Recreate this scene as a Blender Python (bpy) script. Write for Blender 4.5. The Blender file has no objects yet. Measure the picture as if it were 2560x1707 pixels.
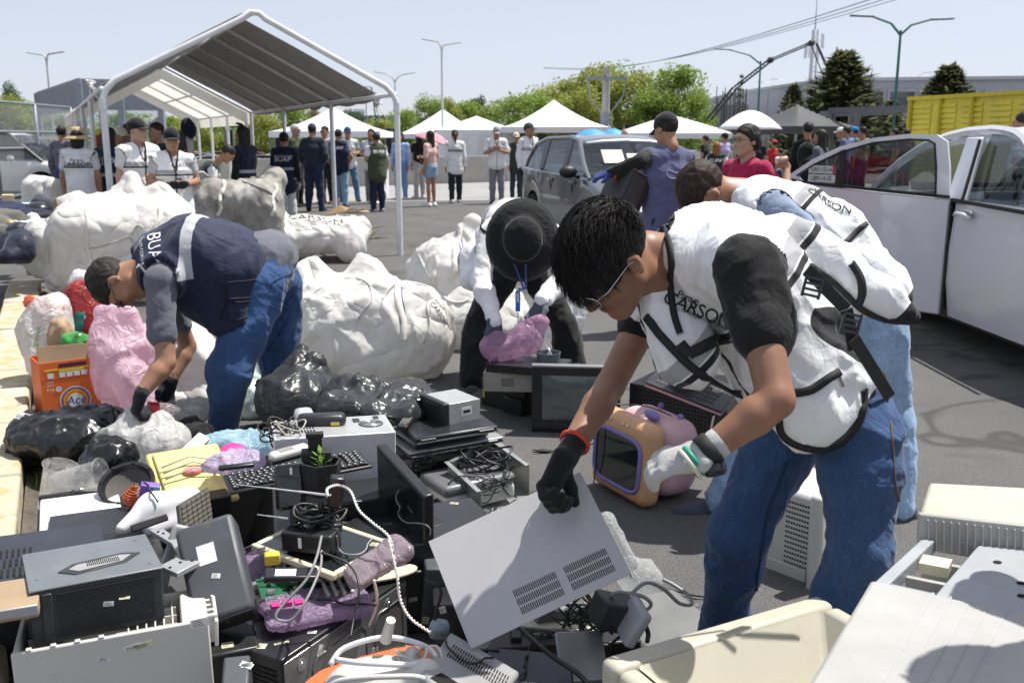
import bpy,bmesh,math,random
import numpy as np
from math import sin,cos,pi,radians as R
from mathutils import Vector as V,Matrix,noise
from mathutils.bvhtree import BVHTree
random.seed(7)
S=bpy.context.scene;COL=S.collection
# ---------------- camera, sky, sun, exposure ----------------
CAMH,FPX,TILT=1.45,2405.0,R(11.9)
cd=bpy.data.cameras.new('camera');cam=bpy.data.objects.new('camera',cd);COL.objects.link(cam)
cam.location=(0,0,CAMH);cam.rotation_euler=(pi/2 -TILT,0,0)
cd.sensor_width=36;cd.lens=36*FPX/2560;cd.clip_start=.05;cd.clip_end=2000
cd.dof.use_dof=True;cd.dof.focus_distance=2.7;cd.dof.aperture_fstop=7.5
S.camera=cam
SUN_EL,SUN_AZ=R(66),R(28)          # azimuth measured from +X towards +Y
W=bpy.data.worlds.new('World');S.world=W;W.use_nodes=True
wn,wl=W.node_tree.nodes,W.node_tree.links
bg=wn['Background'];sky=wn.new('ShaderNodeTexSky');sky.sky_type='NISHITA';sky.sun_disc=False
sky.sun_elevation=SUN_EL;sky.sun_rotation=pi/2 -SUN_AZ;sky.air_density=1.0;sky.dust_density=3.5;sky.ozone_density=2;sky.altitude=2100
tc=wn.new('ShaderNodeTexCoord');mp=wn.new('ShaderNodeMapping');mp.inputs['Scale'].default_value=(1,1,2.2)
nz=wn.new('ShaderNodeTexNoise');nz.inputs['Scale'].default_value=1.3;nz.inputs['Detail'].default_value=8;nz.inputs['Roughness'].default_value=.55
cr=wn.new('ShaderNodeValToRGB');cr.color_ramp.elements[0].position=.35;cr.color_ramp.elements[1].position=.85
cr.color_ramp.elements[0].color=(.42,.42,.42,1);cr.color_ramp.elements[1].color=(.8,.8,.8,1)
mx=wn.new('ShaderNodeMixRGB');mx.inputs[2].default_value=(5.2,5.5,6.4,1)
wl.new(tc.outputs['Generated'],mp.inputs[0]);wl.new(mp.outputs[0],nz.inputs['Vector']);wl.new(nz.outputs[0],cr.inputs[0])
wl.new(cr.outputs[0],mx.inputs[0]);hs=wn.new('ShaderNodeHueSaturation');hs.inputs['Saturation'].default_value=.55;hs.inputs['Value'].default_value=1.0;wl.new(sky.outputs[0],hs.inputs['Color']);wl.new(hs.outputs[0],mx.inputs[1])
wl.new(mx.outputs[0],bg.inputs[0]);bg.inputs[1].default_value=.1
sd=bpy.data.lights.new('sun','SUN');sd.energy=4.6;sd.angle=R(.55);sd.color=(1,.965,.91)
sun=bpy.data.objects.new('sun',sd);COL.objects.link(sun)
SUND=V((cos(SUN_EL)*cos(SUN_AZ),cos(SUN_EL)*sin(SUN_AZ),sin(SUN_EL)))
sun.rotation_euler=SUND.to_track_quat('Z','Y').to_euler();sun.location=SUND*30
S.view_settings.view_transform='Standard';S.view_settings.look='None';S.view_settings.exposure=.5;S.view_settings.gamma=1
S.cycles.max_bounces=6;S.cycles.transparent_max_bounces=12
# ---------------- picture -> place ----------------
CT,ST=cos(TILT),sin(TILT)
def ray(px,py):
    x=(px-1280)/FPX;y=(853.5-py)/FPX
    return V((x,CT +y*ST,-ST +y*CT))
def P(px,py,Y):                     # point on the line of sight at distance Y
    r=ray(px,py);return V((0,0,CAMH)) +r*(Y/r.y)
def G(px,py,z=0.):                  # point on the line of sight at height z
    r=ray(px,py);return V((0,0,CAMH)) +r*((z-CAMH)/r.z)
def proj(p):
    x,y,z=p[0],p[1],p[2]-CAMH
    d=y*CT -z*ST;u=y*ST +z*CT
    return (1280 +FPX*x/d,853.5 -FPX*u/d)
def crop(x0,y0,s): return lambda x,y: (x0 +x/s,y0 +y/s)
cA=crop(0,0,2.351);cB=crop(700,200,2.351);cC=crop(1560,0,2.351);cD=crop(0,500,2.351);cE=crop(0,1040,2.351)
cF=crop(700,800,2.9363);cH=crop(900,1100,2.5833);cI=crop(1660,1040,2.3511);cJ=crop(1300,440,2.2179)
cN=crop(0,200,4.704);cM=crop(300,280,3.92);c0=crop(0,0,.91875)
# ---------------- materials ----------------
MC={}
def rgb(c): return (c,c,c,1) if isinstance(c,(int,float)) else (*c[:3],1)
class NT:
    def __init__(s,name):
        s.m=bpy.data.materials.new(name);s.m.use_nodes=True;s.n=s.m.node_tree.nodes;s.l=s.m.node_tree.links
        s.b=s.n['Principled BSDF'];s.o=s.n['Material Output'];s.tc=None
    def co(s,scale=(1,1,1),kind='Object'):
        if not s.tc: s.tc=s.n.new('ShaderNodeTexCoord')
        m=s.n.new('ShaderNodeMapping');m.inputs['Scale'].default_value=scale if not isinstance(scale,(int,float)) else (scale,)*3
        s.l.new(s.tc.outputs[kind],m.inputs[0]);return m.outputs[0]
    def noise(s,scale,detail=4,rough=.55,vec=None,dist=0):
        t=s.n.new('ShaderNodeTexNoise');t.inputs['Scale'].default_value=scale;t.inputs['Detail'].default_value=detail
        t.inputs['Roughness'].default_value=rough;t.inputs['Distortion'].default_value=dist
        s.l.new(vec or s.co(),t.inputs['Vector']);return t.outputs[0]
    def vor(s,scale,vec=None,feature='F1',out=0):
        t=s.n.new('ShaderNodeTexVoronoi');t.feature=feature;t.inputs['Scale'].default_value=scale
        s.l.new(vec or s.co(),t.inputs['Vector']);return t.outputs[out]
    def ramp(s,v,a,b,ca=0.,cb=1.):
        t=s.n.new('ShaderNodeValToRGB');e=t.color_ramp.elements;e[0].position=a;e[1].position=b;e[0].color=rgb(ca);e[1].color=rgb(cb)
        s.l.new(v,t.inputs[0]);return t.outputs[0]
    def mix(s,f,a,b,mode='MIX'):
        t=s.n.new('ShaderNodeMixRGB');t.blend_type=mode
        for i,v in ((0,f),(1,a),(2,b)):
            if hasattr(v,'is_linked'): s.l.new(v,t.inputs[i])
            else: t.inputs[i].default_value=v if i==0 else rgb(v)
        return t.outputs[0]
    def math(s,op,a,b=0.,clamp=False):
        t=s.n.new('ShaderNodeMath');t.operation=op;t.use_clamp=clamp
        for i,v in ((0,a),(1,b)):
            if hasattr(v,'is_linked'): s.l.new(v,t.inputs[i])
            else: t.inputs[i].default_value=v
        return t.outputs[0]
    def attr(s,name):
        t=s.n.new('ShaderNodeAttribute');t.attribute_name=name;return t.outputs['Fac']
    def bump(s,h,strength=.3,dist=.01,prev=None):
        t=s.n.new('ShaderNodeBump');t.inputs['Strength'].default_value=strength;t.inputs['Distance'].default_value=dist
        s.l.new(h,t.inputs['Height'])
        if prev: s.l.new(prev,t.inputs['Normal'])
        s.l.new(t.outputs[0],s.b.inputs['Normal']);return t.outputs[0]
    def crease(s,scale,vec=None,dist=1.):
        n=s.noise(scale,2,.5,vec,dist);return s.math('POWER',s.math('ABSOLUTE',s.math('SUBTRACT',n,.5)),.6)
    def set(s,**k):
        for a,v in k.items():
            i=s.b.inputs[a.replace('_',' ')]
            if hasattr(v,'is_linked'): s.l.new(v,i)
            else: i.default_value=v
        return s.m
def mat(col,rough=.5,metal=0,var=.12,vs=6,bump=.15,bs=60,bd=.002,dirt=0,dirtc=(.12,.1,.08),coat=0,spec=.5):
    """ordinary painted / plastic / metal surface with slight mottling, grime and grain"""
    k=(rgb(col),rough,metal,var,vs,bump,bs,bd,dirt,dirtc,coat,spec)
    if k in MC: return MC[k]
    t=NT('surface');c=rgb(col)
    n=t.noise(vs,5,.6)
    a=tuple(max(0,x*(1-var)) for x in c[:3]);b=tuple(min(1,x*(1+var)) for x in c[:3])
    cc=t.mix(t.ramp(n,.3,.7),a,b)
    if dirt:
        d=t.ramp(t.noise(vs*1.7+1.3,8,.7,dist=.6),.72-dirt*.35,.8)
        cc=t.mix(t.math('MULTIPLY',d,min(1,dirt)),cc,dirtc)
    rr=t.math('ADD',t.math('MULTIPLY',t.noise(vs*3,3),.25),rough-.12,True)
    t.set(Base_Color=cc,Roughness=rr,Metallic=metal);t.b.inputs['Specular IOR Level'].default_value=spec;t.b.inputs['Coat Weight'].default_value=coat
    if coat: t.b.inputs['Coat Roughness'].default_value=.05
    if bump: t.bump(t.noise(bs,3),bump,bd)
    MC[k]=t.m;return t.m
def flat(col,rough=.6,emit=0):
    return mat(col,rough,0,.04,8,0)
def glass(tint=(.55,.62,.64),rough=.02,alpha=.35,name='glass',ior=1.5):
    k=('g',tint,rough,alpha)
    if k in MC: return MC[k]
    t=NT(name);g=t.n.new('ShaderNodeBsdfGlossy');g.inputs[0].default_value=(.9,.95,1,1);g.inputs[1].default_value=rough
    tr=t.n.new('ShaderNodeBsdfTransparent');tr.inputs[0].default_value=rgb(tint)
    fr=t.n.new('ShaderNodeFresnel');fr.inputs[0].default_value=ior
    ms=t.n.new('ShaderNodeMixShader');f=t.math('ADD',fr.outputs[0],alpha*.25,True)
    t.l.new(f,ms.inputs[0]);t.l.new(tr.outputs[0],ms.inputs[1]);t.l.new(g.outputs[0],ms.inputs[2]);t.l.new(ms.outputs[0],t.o.inputs[0])
    MC[k]=t.m;return t.m
def film(col,alpha=.55,rough=.25,trans=.35,name='plastic_film',bump=.5,bs=14):
    """thin plastic bag film, partly see-through"""
    k=('f',col,alpha,rough,trans)
    if k in MC: return MC[k]
    t=NT(name);t.set(Base_Color=rgb(col),Roughness=rough)
    n=t.noise(bs,6,.65,dist=1.2);bp=t.bump(t.crease(bs*.7,dist=1.6),bump*.9,.03);bp=t.bump(t.crease(bs*2.2,dist=1.),bump*.6,.01,bp)
    tl=t.n.new('ShaderNodeBsdfTranslucent');tl.inputs[0].default_value=rgb(col)
    a=t.n.new('ShaderNodeMixShader');a.inputs[0].default_value=trans
    t.l.new(t.b.outputs[0],a.inputs[1]);t.l.new(tl.outputs[0],a.inputs[2])
    tr=t.n.new('ShaderNodeBsdfTransparent');m2=t.n.new('ShaderNodeMixShader')
    t.l.new(t.ramp(n,.3,.7,max(0,alpha-.2),min(1,alpha+.2)),m2.inputs[0]);t.l.new(tr.outputs[0],m2.inputs[1]);t.l.new(a.outputs[0],m2.inputs[2]);t.l.new(m2.outputs[0],t.o.inputs[0])
    MC[k]=t.m;return t.m
def cloth(col,zones=(),var=.12,rough=.85,weave=900,wr=.35,ws=9,sheen=.15,wd=.012,denim=False):
    """woven cloth; zones: colours taking over where vertex attribute z0, z1.. is below zero"""
    k=('c',rgb(col),tuple(map(rgb,zones)),var,rough,wr,ws,denim)
    if k in MC: return MC[k]
    t=NT('cloth');c=rgb(col)
    cc=t.mix(t.ramp(t.noise(5,6,.6),.3,.7),tuple(x*(1-var) for x in c[:3]),tuple(min(1,x*(1+var)) for x in c[:3]))
    if denim:
        f=t.ramp(t.noise(2.6,7,.65,t.co((1.6,1.6,.5))),.45,.75);cc=t.mix(t.math('MULTIPLY',f,.5),cc,tuple(min(1,x*2.1+.02) for x in c[:3]))
        g=t.ramp(t.noise(420,2,.5,t.co((1,1,.12))),.3,.7,.72,1.25);cc=t.mix(1.,cc,g,'MULTIPLY')
    for i,z in enumerate(zones):
        f=t.math('MULTIPLY',t.attr('z%d' % i),-600.,True);cc=t.mix(f,cc,z)
    t.set(Base_Color=cc,Roughness=rough);t.b.inputs['Sheen Weight'].default_value=sheen;t.b.inputs['Specular IOR Level'].default_value=.25
    b1=t.bump(t.crease(ws*.7,dist=1.2),wr*.8,wd*1.6);b1=t.bump(t.noise(ws,5,.6,dist=.8),wr*.8,wd*2,b1)
    t.bump(t.noise(weave,1),.12,.0006,b1)
    MC[k]=t.m;return t.m
def skin(col=(.33,.17,.1)):
    k=('s',col)
    if k in MC: return MC[k]
    t=NT('skin');n=t.noise(14,5,.6)
    cc=t.mix(t.ramp(n,.3,.75),tuple(x*.86 for x in col),tuple(min(1,x*1.16) for x in col))
    r=t.ramp(t.noise(7,3),.5,.75);cc=t.mix(t.math('MULTIPLY',r,.25),cc,(col[0]*1.15,col[1]*.8,col[2]*.75))
    t.set(Base_Color=cc,Roughness=.48);t.b.inputs['Subsurface Weight'].default_value=.08;t.b.inputs['Subsurface Radius'].default_value=(.01,.004,.002)
    t.b.inputs['Subsurface Scale'].default_value=1
    t.bump(t.noise(260,3),.12,.0012);MC[k]=t.m;return t.m
# ---------------- objects ----------------
def tag(o,label,cat,group=None,kind=None):
    if label: o['label']=label
    if cat: o['category']=cat
    if group: o['group']=group
    if kind: o['kind']=kind
    return o
def thing(name,label,cat,group=None,loc=(0,0,0),mtx=None,rz=0):
    o=bpy.data.objects.new(name,None);COL.objects.link(o);o.empty_display_size=.1
    m=mtx if mtx is not None else Matrix.Translation(loc) @ Matrix.Rotation(rz,4,'Z')
    o.matrix_world=m;o['_m']=[x for r in m for x in r]
    return tag(o,label,cat,group)
def wm(o): 
    f=o['_m'] if '_m' in o.keys() else None
    return Matrix([f[i*4:i*4+4] for i in range(4)]) if f is not None else Matrix()
def dup(root,mtx,label=None,group=None,mats=None):
    r=root.copy();COL.objects.link(r);r.matrix_world=mtx;r['_m']=[x for q in mtx for x in q]
    if label: r['label']=label
    if group: r['group']=group
    def rec(a,b):
        for ch in list(a.children):
            c=ch.copy();COL.objects.link(c);c.parent=b
            if mats and ch.name.split('.')[0] in mats:
                c.material_slots[0].link='OBJECT';c.material_slots[0].material=mats[ch.name.split('.')[0]]
            rec(ch,c)
    rec(root,r);return r
class M:
    """mesh collector: adds shapes, then one object"""
    def __init__(s): s.v=[];s.f=[];s.mi=[];s.cur=0;s.T=None
    def add(s,vs,fs,T=None):
        n=len(s.v);T=T or s.T
        s.v+=[tuple(T @ V(p)) for p in vs] if T else [tuple(p) for p in vs]
        s.f+=[tuple(i+n for i in f) for f in fs];s.mi+=[s.cur]*len(fs);return s
    def m(s,i): s.cur=i;return s
    def box(s,x0,y0,z0,x1,y1,z1,T=None):
        v=[(x,y,z) for x in (x0,x1) for y in (y0,y1) for z in (z0,z1)]
        return s.add(v,[(0,1,3,2),(4,6,7,5),(0,4,5,1),(2,3,7,6),(0,2,6,4),(1,5,7,3)],T)
    def cbox(s,c,d,T=None): return s.box(c[0]-d[0]/2,c[1]-d[1]/2,c[2]-d[2]/2,c[0]+d[0]/2,c[1]+d[1]/2,c[2]+d[2]/2,T)
    def bar(s,a,b,w,h=None,up=(0,0,1)):
        a=V(a);b=V(b);h=h or w;d=(b-a).normalized();u=V(up)
        if abs(d.dot(u)) >.98: u=V((1,0,0))
        x=d.cross(u).normalized();z=x.cross(d)
        v=[p +x*i*w/2 +z*j*h/2 for p in (a,b) for i,j in ((-1,-1),(1,-1),(1,1),(-1,1))]
        return s.add(v,[(0,3,2,1),(4,5,6,7)] +[(i,(i+1) % 4,4+(i+1) % 4,4+i) for i in range(4)])
    def tube(s,pts,r,n=8,cap=True):
        pts=[V(p) for p in pts];k=len(pts);r=[r]*k if isinstance(r,(int,float)) else r
        vs=[];fs=[];pu=None
        for i,p in enumerate(pts):
            d=(pts[min(i+1,k-1)] -pts[max(i-1,0)]);d=d.normalized() if d.length >1e-9 else V((0,0,1))
            if pu is None: pu=d.orthogonal().normalized()
            u=(pu -d*pu.dot(d));u=u.normalized() if u.length >1e-6 else d.orthogonal().normalized();pu=u;w=d.cross(u)
            vs+=[p +(u*cos(2*pi*j/n) +w*sin(2*pi*j/n))*r[i] for j in range(n)]
        for i in range(k-1):
            for j in range(n): a=i*n+j;b=i*n+(j+1) % n;fs.append((a,b,b+n,a+n))
        if cap: fs+=[tuple(range(n))[::-1],tuple((k-1)*n+j for j in range(n))]
        return s.add(vs,fs)
    def lathe(s,prof,n=20,T=None,cap=True):
        vs=[];fs=[]
        for r_,z in prof: vs+=[(r_*cos(2*pi*j/n),r_*sin(2*pi*j/n),z) for j in range(n)]
        for i in range(len(prof)-1):
            for j in range(n): a=i*n+j;b=i*n+(j+1) % n;fs.append((a,b,b+n,a+n))
        if cap: fs+=[tuple(range(n))[::-1],tuple((len(prof)-1)*n+j for j in range(n))]
        return s.add(vs,fs,T)
    def prism(s,poly,h,T=None,z=0):
        n=len(poly);vs=[(x,y,z) for x,y in poly] +[(x,y,z+h) for x,y in poly]
        return s.add(vs,[tuple(range(n))[::-1],tuple(range(n,2*n))] +[(i,(i+1) % n,n+(i+1) % n,n+i) for i in range(n)],T)
    def slab(s,pts,n,h):           # polygon in space given thickness h along n
        pts=[V(p) for p in pts];k=len(pts);n=V(n).normalized()*h
        return s.add(pts +[p+n for p in pts],[tuple(range(k))[::-1],tuple(range(k,2*k))] +[(i,(i+1) % k,k+(i+1) % k,k+i) for i in range(k)])
    def grid(s,fn,nu,nv,cu=False):
        vs=[fn(i/nu,j/nv) for i in range(nu +(0 if cu else 1)) for j in range(nv+1)];w=nv+1;q=nu if cu else nu+1
        return s.add(vs,[(i*w+j,((i+1) % q)*w+j,((i+1) % q)*w+j+1,i*w+j+1) for i in range(nu) for j in range(nv)])
    def sph(s,c,r,n=12,T=None):
        c=V(c);r=V((r,r,r)) if isinstance(r,(int,float)) else V(r)
        pr=[(sin(pi*i/n),-cos(pi*i/n)) for i in range(n+1)]
        vs=[(c.x+a*cos(2*pi*j/(2*n))*r.x,c.y+a*sin(2*pi*j/(2*n))*r.y,c.z+b*r.z) for a,b in pr for j in range(2*n)]
        m=2*n;return s.add(vs,[(i*m+j,i*m+(j+1) % m,(i+1)*m+(j+1) % m,(i+1)*m+j) for i in range(n) for j in range(m)],T)
    def obj(s,name,mats,parent=None,smooth=False,bev=0,seg=2,world=False,label=None,sol=0,attrs=None):
        me=bpy.data.meshes.new(name)
        vs=s.v
        if world and parent is not None:
            I=wm(parent).inverted();vs=[tuple(I @ V(p)) for p in vs]
        me.from_pydata(vs,[],s.f)
        if not isinstance(mats,(list,tuple)): mats=[mats]
        for m_ in mats: me.materials.append(m_)
        me.polygons.foreach_set('material_index',s.mi)
        if smooth: me.polygons.foreach_set('use_smooth',[True]*len(me.polygons))
        if attrs:
            for k,a in attrs.items(): me.attributes.new(k,'FLOAT','POINT').data.foreach_set('value',a)
        me.validate();me.update()
        o=bpy.data.objects.new(name,me);COL.objects.link(o)
        if parent is not None: o.parent=parent
        if label: o['label']=label
        if sol: q=o.modifiers.new('s','SOLIDIFY');q.thickness=sol
        if bev:
            q=o.modifiers.new('b','BEVEL');q.width=bev;q.segments=seg;q.limit_method='ANGLE';q.angle_limit=R(38)
            q.harden_normals=False
            if not smooth: me.polygons.foreach_set('use_smooth',[True]*len(me.polygons));me.set_sharp_from_angle(angle=R(30))
        elif smooth==2: me.set_sharp_from_angle(angle=R(40))
        return o
# ---------------- implicit surfaces (bodies, clothes, bags) ----------------
def rc(a,b,ra,rb,s=None,k=1.):
    a=np.array(a,float);b=np.array(b,float);ab=b-a;L=max(1e-9,ab @ ab)
    def f(p):
        t=np.clip(((p-a) @ ab)/L,0,1)[:,None];q=p -a -t*ab
        if s is not None: sv=np.array(s,float);sv=sv/np.linalg.norm(sv);q=q +sv*((q @ sv)[:,None])*(1/k-1)
        return np.sqrt((q*q).sum(1)) -(ra +(rb-ra)*t[:,0])
    f.b=(np.minimum(a,b)-max(ra,rb)*max(1,k),np.maximum(a,b)+max(ra,rb)*max(1,k));return f
def el(c,r,Rm=None):
    c=np.array(c,float);r=np.array(r if hasattr(r,'__len__') else (r,)*3,float);A=np.array(Rm.to_3x3() if Rm is not None else Matrix.Identity(3))
    def f(p):
        q=(p-c) @ A;n=np.sqrt(((q/r)**2).sum(1));return (n-1)*np.minimum(r.min()*1.3,r.max())*.8
    m=r.max();f.b=(c-m,c+m);return f
def bx(c,r,Rm=None,rd=.01):
    c=np.array(c,float);r=np.array(r,float);A=np.array(Rm.to_3x3() if Rm is not None else Matrix.Identity(3))
    def f(p):
        q=np.abs((p-c) @ A) -(r-rd);return np.sqrt((np.maximum(q,0)**2).sum(1)) +np.minimum(q.max(1),0) -rd
    m=np.linalg.norm(r);f.b=(c-m,c+m);return f
def pl(pt,n):                         # half space, inside is against n
    pt=np.array(pt,float);n=np.array(n,float);n=n/np.linalg.norm(n)
    return lambda p: (p-pt) @ n
def uni(fs,k=.03):
    def f(p):
        d=fs[0](p)
        for g in fs[1:]:
            e=g(p)
            if k: h=np.clip(.5+.5*(e-d)/k,0,1);d=e*(1-h) +d*h -k*h*(1-h)
            else: d=np.minimum(d,e)
        return d
    f.b=(np.min([g.b[0] for g in fs],0),np.max([g.b[1] for g in fs],0));return f
def cut(a,*bs,k=0):
    def f(p):
        d=a(p)
        for b in bs: d=np.maximum(d,-b(p))
        return d
    f.b=a.b;return f
def isect(a,*bs):
    def f(p):
        d=a(p)
        for b in bs: d=np.maximum(d,b(p))
        return d
    f.b=a.b;return f
def off(a,o):
    f=lambda p: a(p)-o
    f.b=(a.b[0]-o,a.b[1]+o);return f
def surf(f,h,pad=2):
    lo=f.b[0]-pad*h;hi=f.b[1]+pad*h;n=np.maximum(3,np.ceil((hi-lo)/h).astype(int)+1)
    ax=[lo[i]+h*np.arange(n[i]) for i in range(3)];g=np.stack(np.meshgrid(*ax,indexing='ij'),-1).reshape(-1,3)
    D=np.concatenate([f(g[i:i+200000]) for i in range(0,len(g),200000)]).reshape(n)
    for a_ in range(3):                # close the surface at the grid border
        sl=[slice(None)]*3
        for e in (0,-1): sl[a_]=e;D[tuple(sl)]=np.maximum(D[tuple(sl)],h*.5);sl[a_]=slice(None)
    ins=D <0;c=n-1;acc=np.zeros((*c,3));cnt=np.zeros(c)
    for a_ in range(3):
        o1,o2=[i for i in range(3) if i != a_]
        for e1 in (0,1):
            for e2 in (0,1):
                s0=[None]*3;s0[o1]=slice(e1,e1+c[o1]);s0[o2]=slice(e2,e2+c[o2]);s1=list(s0);s0[a_]=slice(0,c[a_]);s1[a_]=slice(1,c[a_]+1)
                A=D[tuple(s0)];B=D[tuple(s1)];x=(A <0) != (B <0);t=np.where(x,A/np.where(x,A-B,1),0)
                cnt+=x;acc[...,a_]+=t*x;acc[...,o1]+=e1*x;acc[...,o2]+=e2*x
    act=cnt >0;idx=-np.ones(c,int);idx[act]=np.arange(act.sum())
    ii=np.argwhere(act);vs=lo +(ii +acc[act]/cnt[act][:,None])*h;fs=[]
    for a_ in range(3):
        o1,o2=(a_+1) % 3,(a_+2) % 3
        s0=[slice(1,c[i]) for i in range(3)];s0[a_]=slice(0,c[a_]);s1=list(s0);s1[a_]=slice(1,c[a_]+1)
        x=ins[tuple(s0)] != ins[tuple(s1)];e=np.argwhere(x);e[:,o1]+=1;e[:,o2]+=1
        if not len(e): continue
        inn=ins[tuple(e.T)]
        q=[]
        for d1,d2 in ((1,1),(0,1),(0,0),(1,0)):
            w=e.copy();w[:,o1] -= d1;w[:,o2] -= d2;q.append(idx[tuple(w.T)])
        q=np.stack(q,1);q[~inn]=q[~inn][:,::-1];fs.append(q)
    fs=np.concatenate(fs);fs=fs[(fs >= 0).all(1)]
    return vs,fs
def vnorm(vs,fs):
    n=np.cross(vs[fs[:,2]]-vs[fs[:,0]],vs[fs[:,3]]-vs[fs[:,1]]);N=np.zeros_like(vs)
    for i in range(4): np.add.at(N,fs[:,i],n)
    return N/np.maximum(1e-9,np.linalg.norm(N,axis=1))[:,None]
def relax(vs,fs,it=2,w=.5):
    for _ in range(it):
        a=np.zeros_like(vs);c=np.zeros(len(vs))
        for i in range(4):
            for j in ((i+1) % 4,(i-1) % 4): np.add.at(a,fs[:,i],vs[fs[:,j]]);np.add.at(c,fs[:,i],1)
        vs=vs*(1-w) +w*a/np.maximum(1,c)[:,None]
    return vs
def nz3(p,s,seed=0.,st=(1,1,1)):
    return np.array([noise.noise((x[0]*s*st[0]+seed,x[1]*s*st[1]+seed*1.7,x[2]*s*st[2]-seed)) for x in p])
def folds(p,s,seed=0.,st=(1,1,1),warp=.35):
    q=p*np.array(st);w=np.stack([nz3(q,s*.6,seed+k*9) for k in range(3)],1)*warp/s*2
    return 1-2*np.abs(nz3(q+w,s,seed+31))**.7
def crumple(p,s,seed=0.):
    out=np.empty(len(p))
    for i,x in enumerate(p):
        d=noise.voronoi((x[0]*s+seed,x[1]*s,x[2]*s-seed))[0];out[i]=d[1]-d[0]
    return out
def skinobj(name,f,h,m,parent=None,disp=None,zones=(),it=1,world=True,label=None,sub=0):
    vs,fs=surf(f,h);vs=relax(vs,fs,it)
    if disp:
        for fn in disp: vs=vs +vnorm(vs,fs)*fn(vs)[:,None]
    mm=M();mm.v=[tuple(x) for x in vs.tolist()];mm.f=[tuple(x) for x in fs.tolist()];mm.mi=[0]*len(mm.f)
    at={'z%d' % i: z(vs).tolist() for i,z in enumerate(zones)}
    return mm.obj(name,m,parent,smooth=True,world=world and parent is not None,label=label,attrs=at)
# ---------------- lettering ----------------
def letters(name,text,size,T,m,parent=None,onto=None,depth=.001,font_w=1.,shear=0,align='CENTER',world=True,space=1.):
    """T: frame whose x runs along the text and z points off the surface; onto: object the letters are pressed on"""
    c=bpy.data.curves.new('t','FONT');c.body=text;c.size=size;c.align_x=align;c.align_y='CENTER';c.extrude=0;c.shear=shear;c.space_character=space;c.resolution_u=3
    c.offset=.0;o=bpy.data.objects.new('t',c);COL.objects.link(o)
    bpy.context.view_layer.update();me=o.to_mesh();vs=[v.co.copy() for v in me.vertices];fs=[tuple(p.vertices) for p in me.polygons];o.to_mesh_clear()
    bpy.data.objects.remove(o);bpy.data.curves.remove(c)
    bm=bmesh.new()
    bv=[bm.verts.new((v.x*font_w,v.y,0)) for v in vs]
    for f in fs:
        try: bm.faces.new([bv[i] for i in f])
        except ValueError: pass
    if onto is not None:
        bmesh.ops.triangulate(bm,faces=bm.faces[:])
        for _ in range(2): bmesh.ops.subdivide_edges(bm,edges=[e for e in bm.edges if e.calc_length() >size*.22],cuts=1)
    vs=[T @ v.co for v in bm.verts];bm.verts.index_update();fs=[tuple(v.index for v in f.verts) for f in bm.faces];bm.free()
    n=(T.to_3x3() @ V((0,0,1))).normalized()
    if onto is not None:
        me=onto.data;pm=wm(onto.parent) if onto.parent else Matrix()
        t=BVHTree.FromPolygons([pm @ v.co for v in me.vertices],[tuple(p.vertices) for p in me.polygons])
        out=[];last=None
        for v in vs:
            h=t.ray_cast(v+n*.15,-n,.4)
            out.append(h[0]+n*depth*2.5 if h[0] else v)
        vs=out
    else: vs=[v+n*depth for v in vs]
    mm=M();mm.v=[tuple(v) for v in vs];mm.f=fs;mm.mi=[0]*len(fs)
    return mm.obj(name,m,parent,world=world and parent is not None)
def frame(o,x,z):                    # frame at o with x axis along the text and z off the surface
    z=V(z).normalized();x=V(x);x=(x -z*x.dot(z)).normalized();y=z.cross(x)
    return Matrix(((x.x,y.x,z.x,o[0]),(x.y,y.y,z.y,o[1]),(x.z,y.z,z.z,o[2]),(0,0,0,1)))
# ---------------- solve the pose of a box from its corners in the picture ----------------
def fit(dims,pts,z0=None,yaw=0.,Y=None,wd=.08,rot=(0,0),wz=.02,tag_='',wt=0):
    """dims (w,d,h); pts {(i,j,k): (px,py)}; z0: height of its base when it stands level; Y: rough distance. Returns frame, dims."""
    dims=np.array(dims,float);ks=list(pts);loc=np.array(ks,float);tgt=np.array([pts[k] for k in ks])
    c=tgt.mean(0);Y=Y or (G(c[0],c[1],z0 or 0).y);c3=P(c[0],c[1],Y)
    lvl=z0 is not None
    x0=np.array([c3.x,c3.y,(z0 if lvl else c3.z-dims[2]/2),yaw,rot[0],rot[1],0,0,0],float)
    def Rm(x): return np.array((Matrix.Rotation(x[3],3,'Z') @ Matrix.Rotation(x[4],3,'X') @ Matrix.Rotation(x[5],3,'Y')))
    def res(x):
        d=dims*np.exp(x[6:9]);l=(loc-np.array((.5,.5,0)))*d;w=l @ Rm(x).T +x[:3]
        r=[]
        for a,t in zip(w,tgt):
            q=proj(a);r+=[(q[0]-t[0])/3,(q[1]-t[1])/3]
        r+=list(x[6:9]/wd);r+=[(x[1]-Y)/.25]
        if lvl: r+=[(x[2]-z0)/wz,(x[4]-rot[0])/.01,(x[5]-rot[1])/.01]
        if wt: r+=[(x[4]-rot[0])/wt]
        return np.array(r)
    x=x0;lam=1.;r=res(x)
    for _ in range(60):
        J=np.stack([(res(x+np.eye(9)[i]*1e-4)-r)/1e-4 for i in range(9)],1)
        st=np.linalg.solve(J.T @ J +lam*np.eye(9),-J.T @ r);r2=res(x+st)
        if r2 @ r2 <r @ r: x=x+st;r=r2;lam *= .4
        else: lam *= 4
    d=dims*np.exp(x[6:9]);m=Matrix(Rm(x).tolist()).to_4x4();m.translation=V(x[:3])
    e=np.sqrt((r[:2*len(ks)]**2).mean())*3*1.4
    if tag_=='held': print('FIT',e,x,d)
    return m,d
cO=crop(600,180,3.92);cQ=crop(1100,180,3.92);cR=crop(1650,150,4.704);cS=crop(0,440,6.533);cU=crop(1900,280,3.5636)
rnd=random.random;uf=random.uniform
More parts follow.
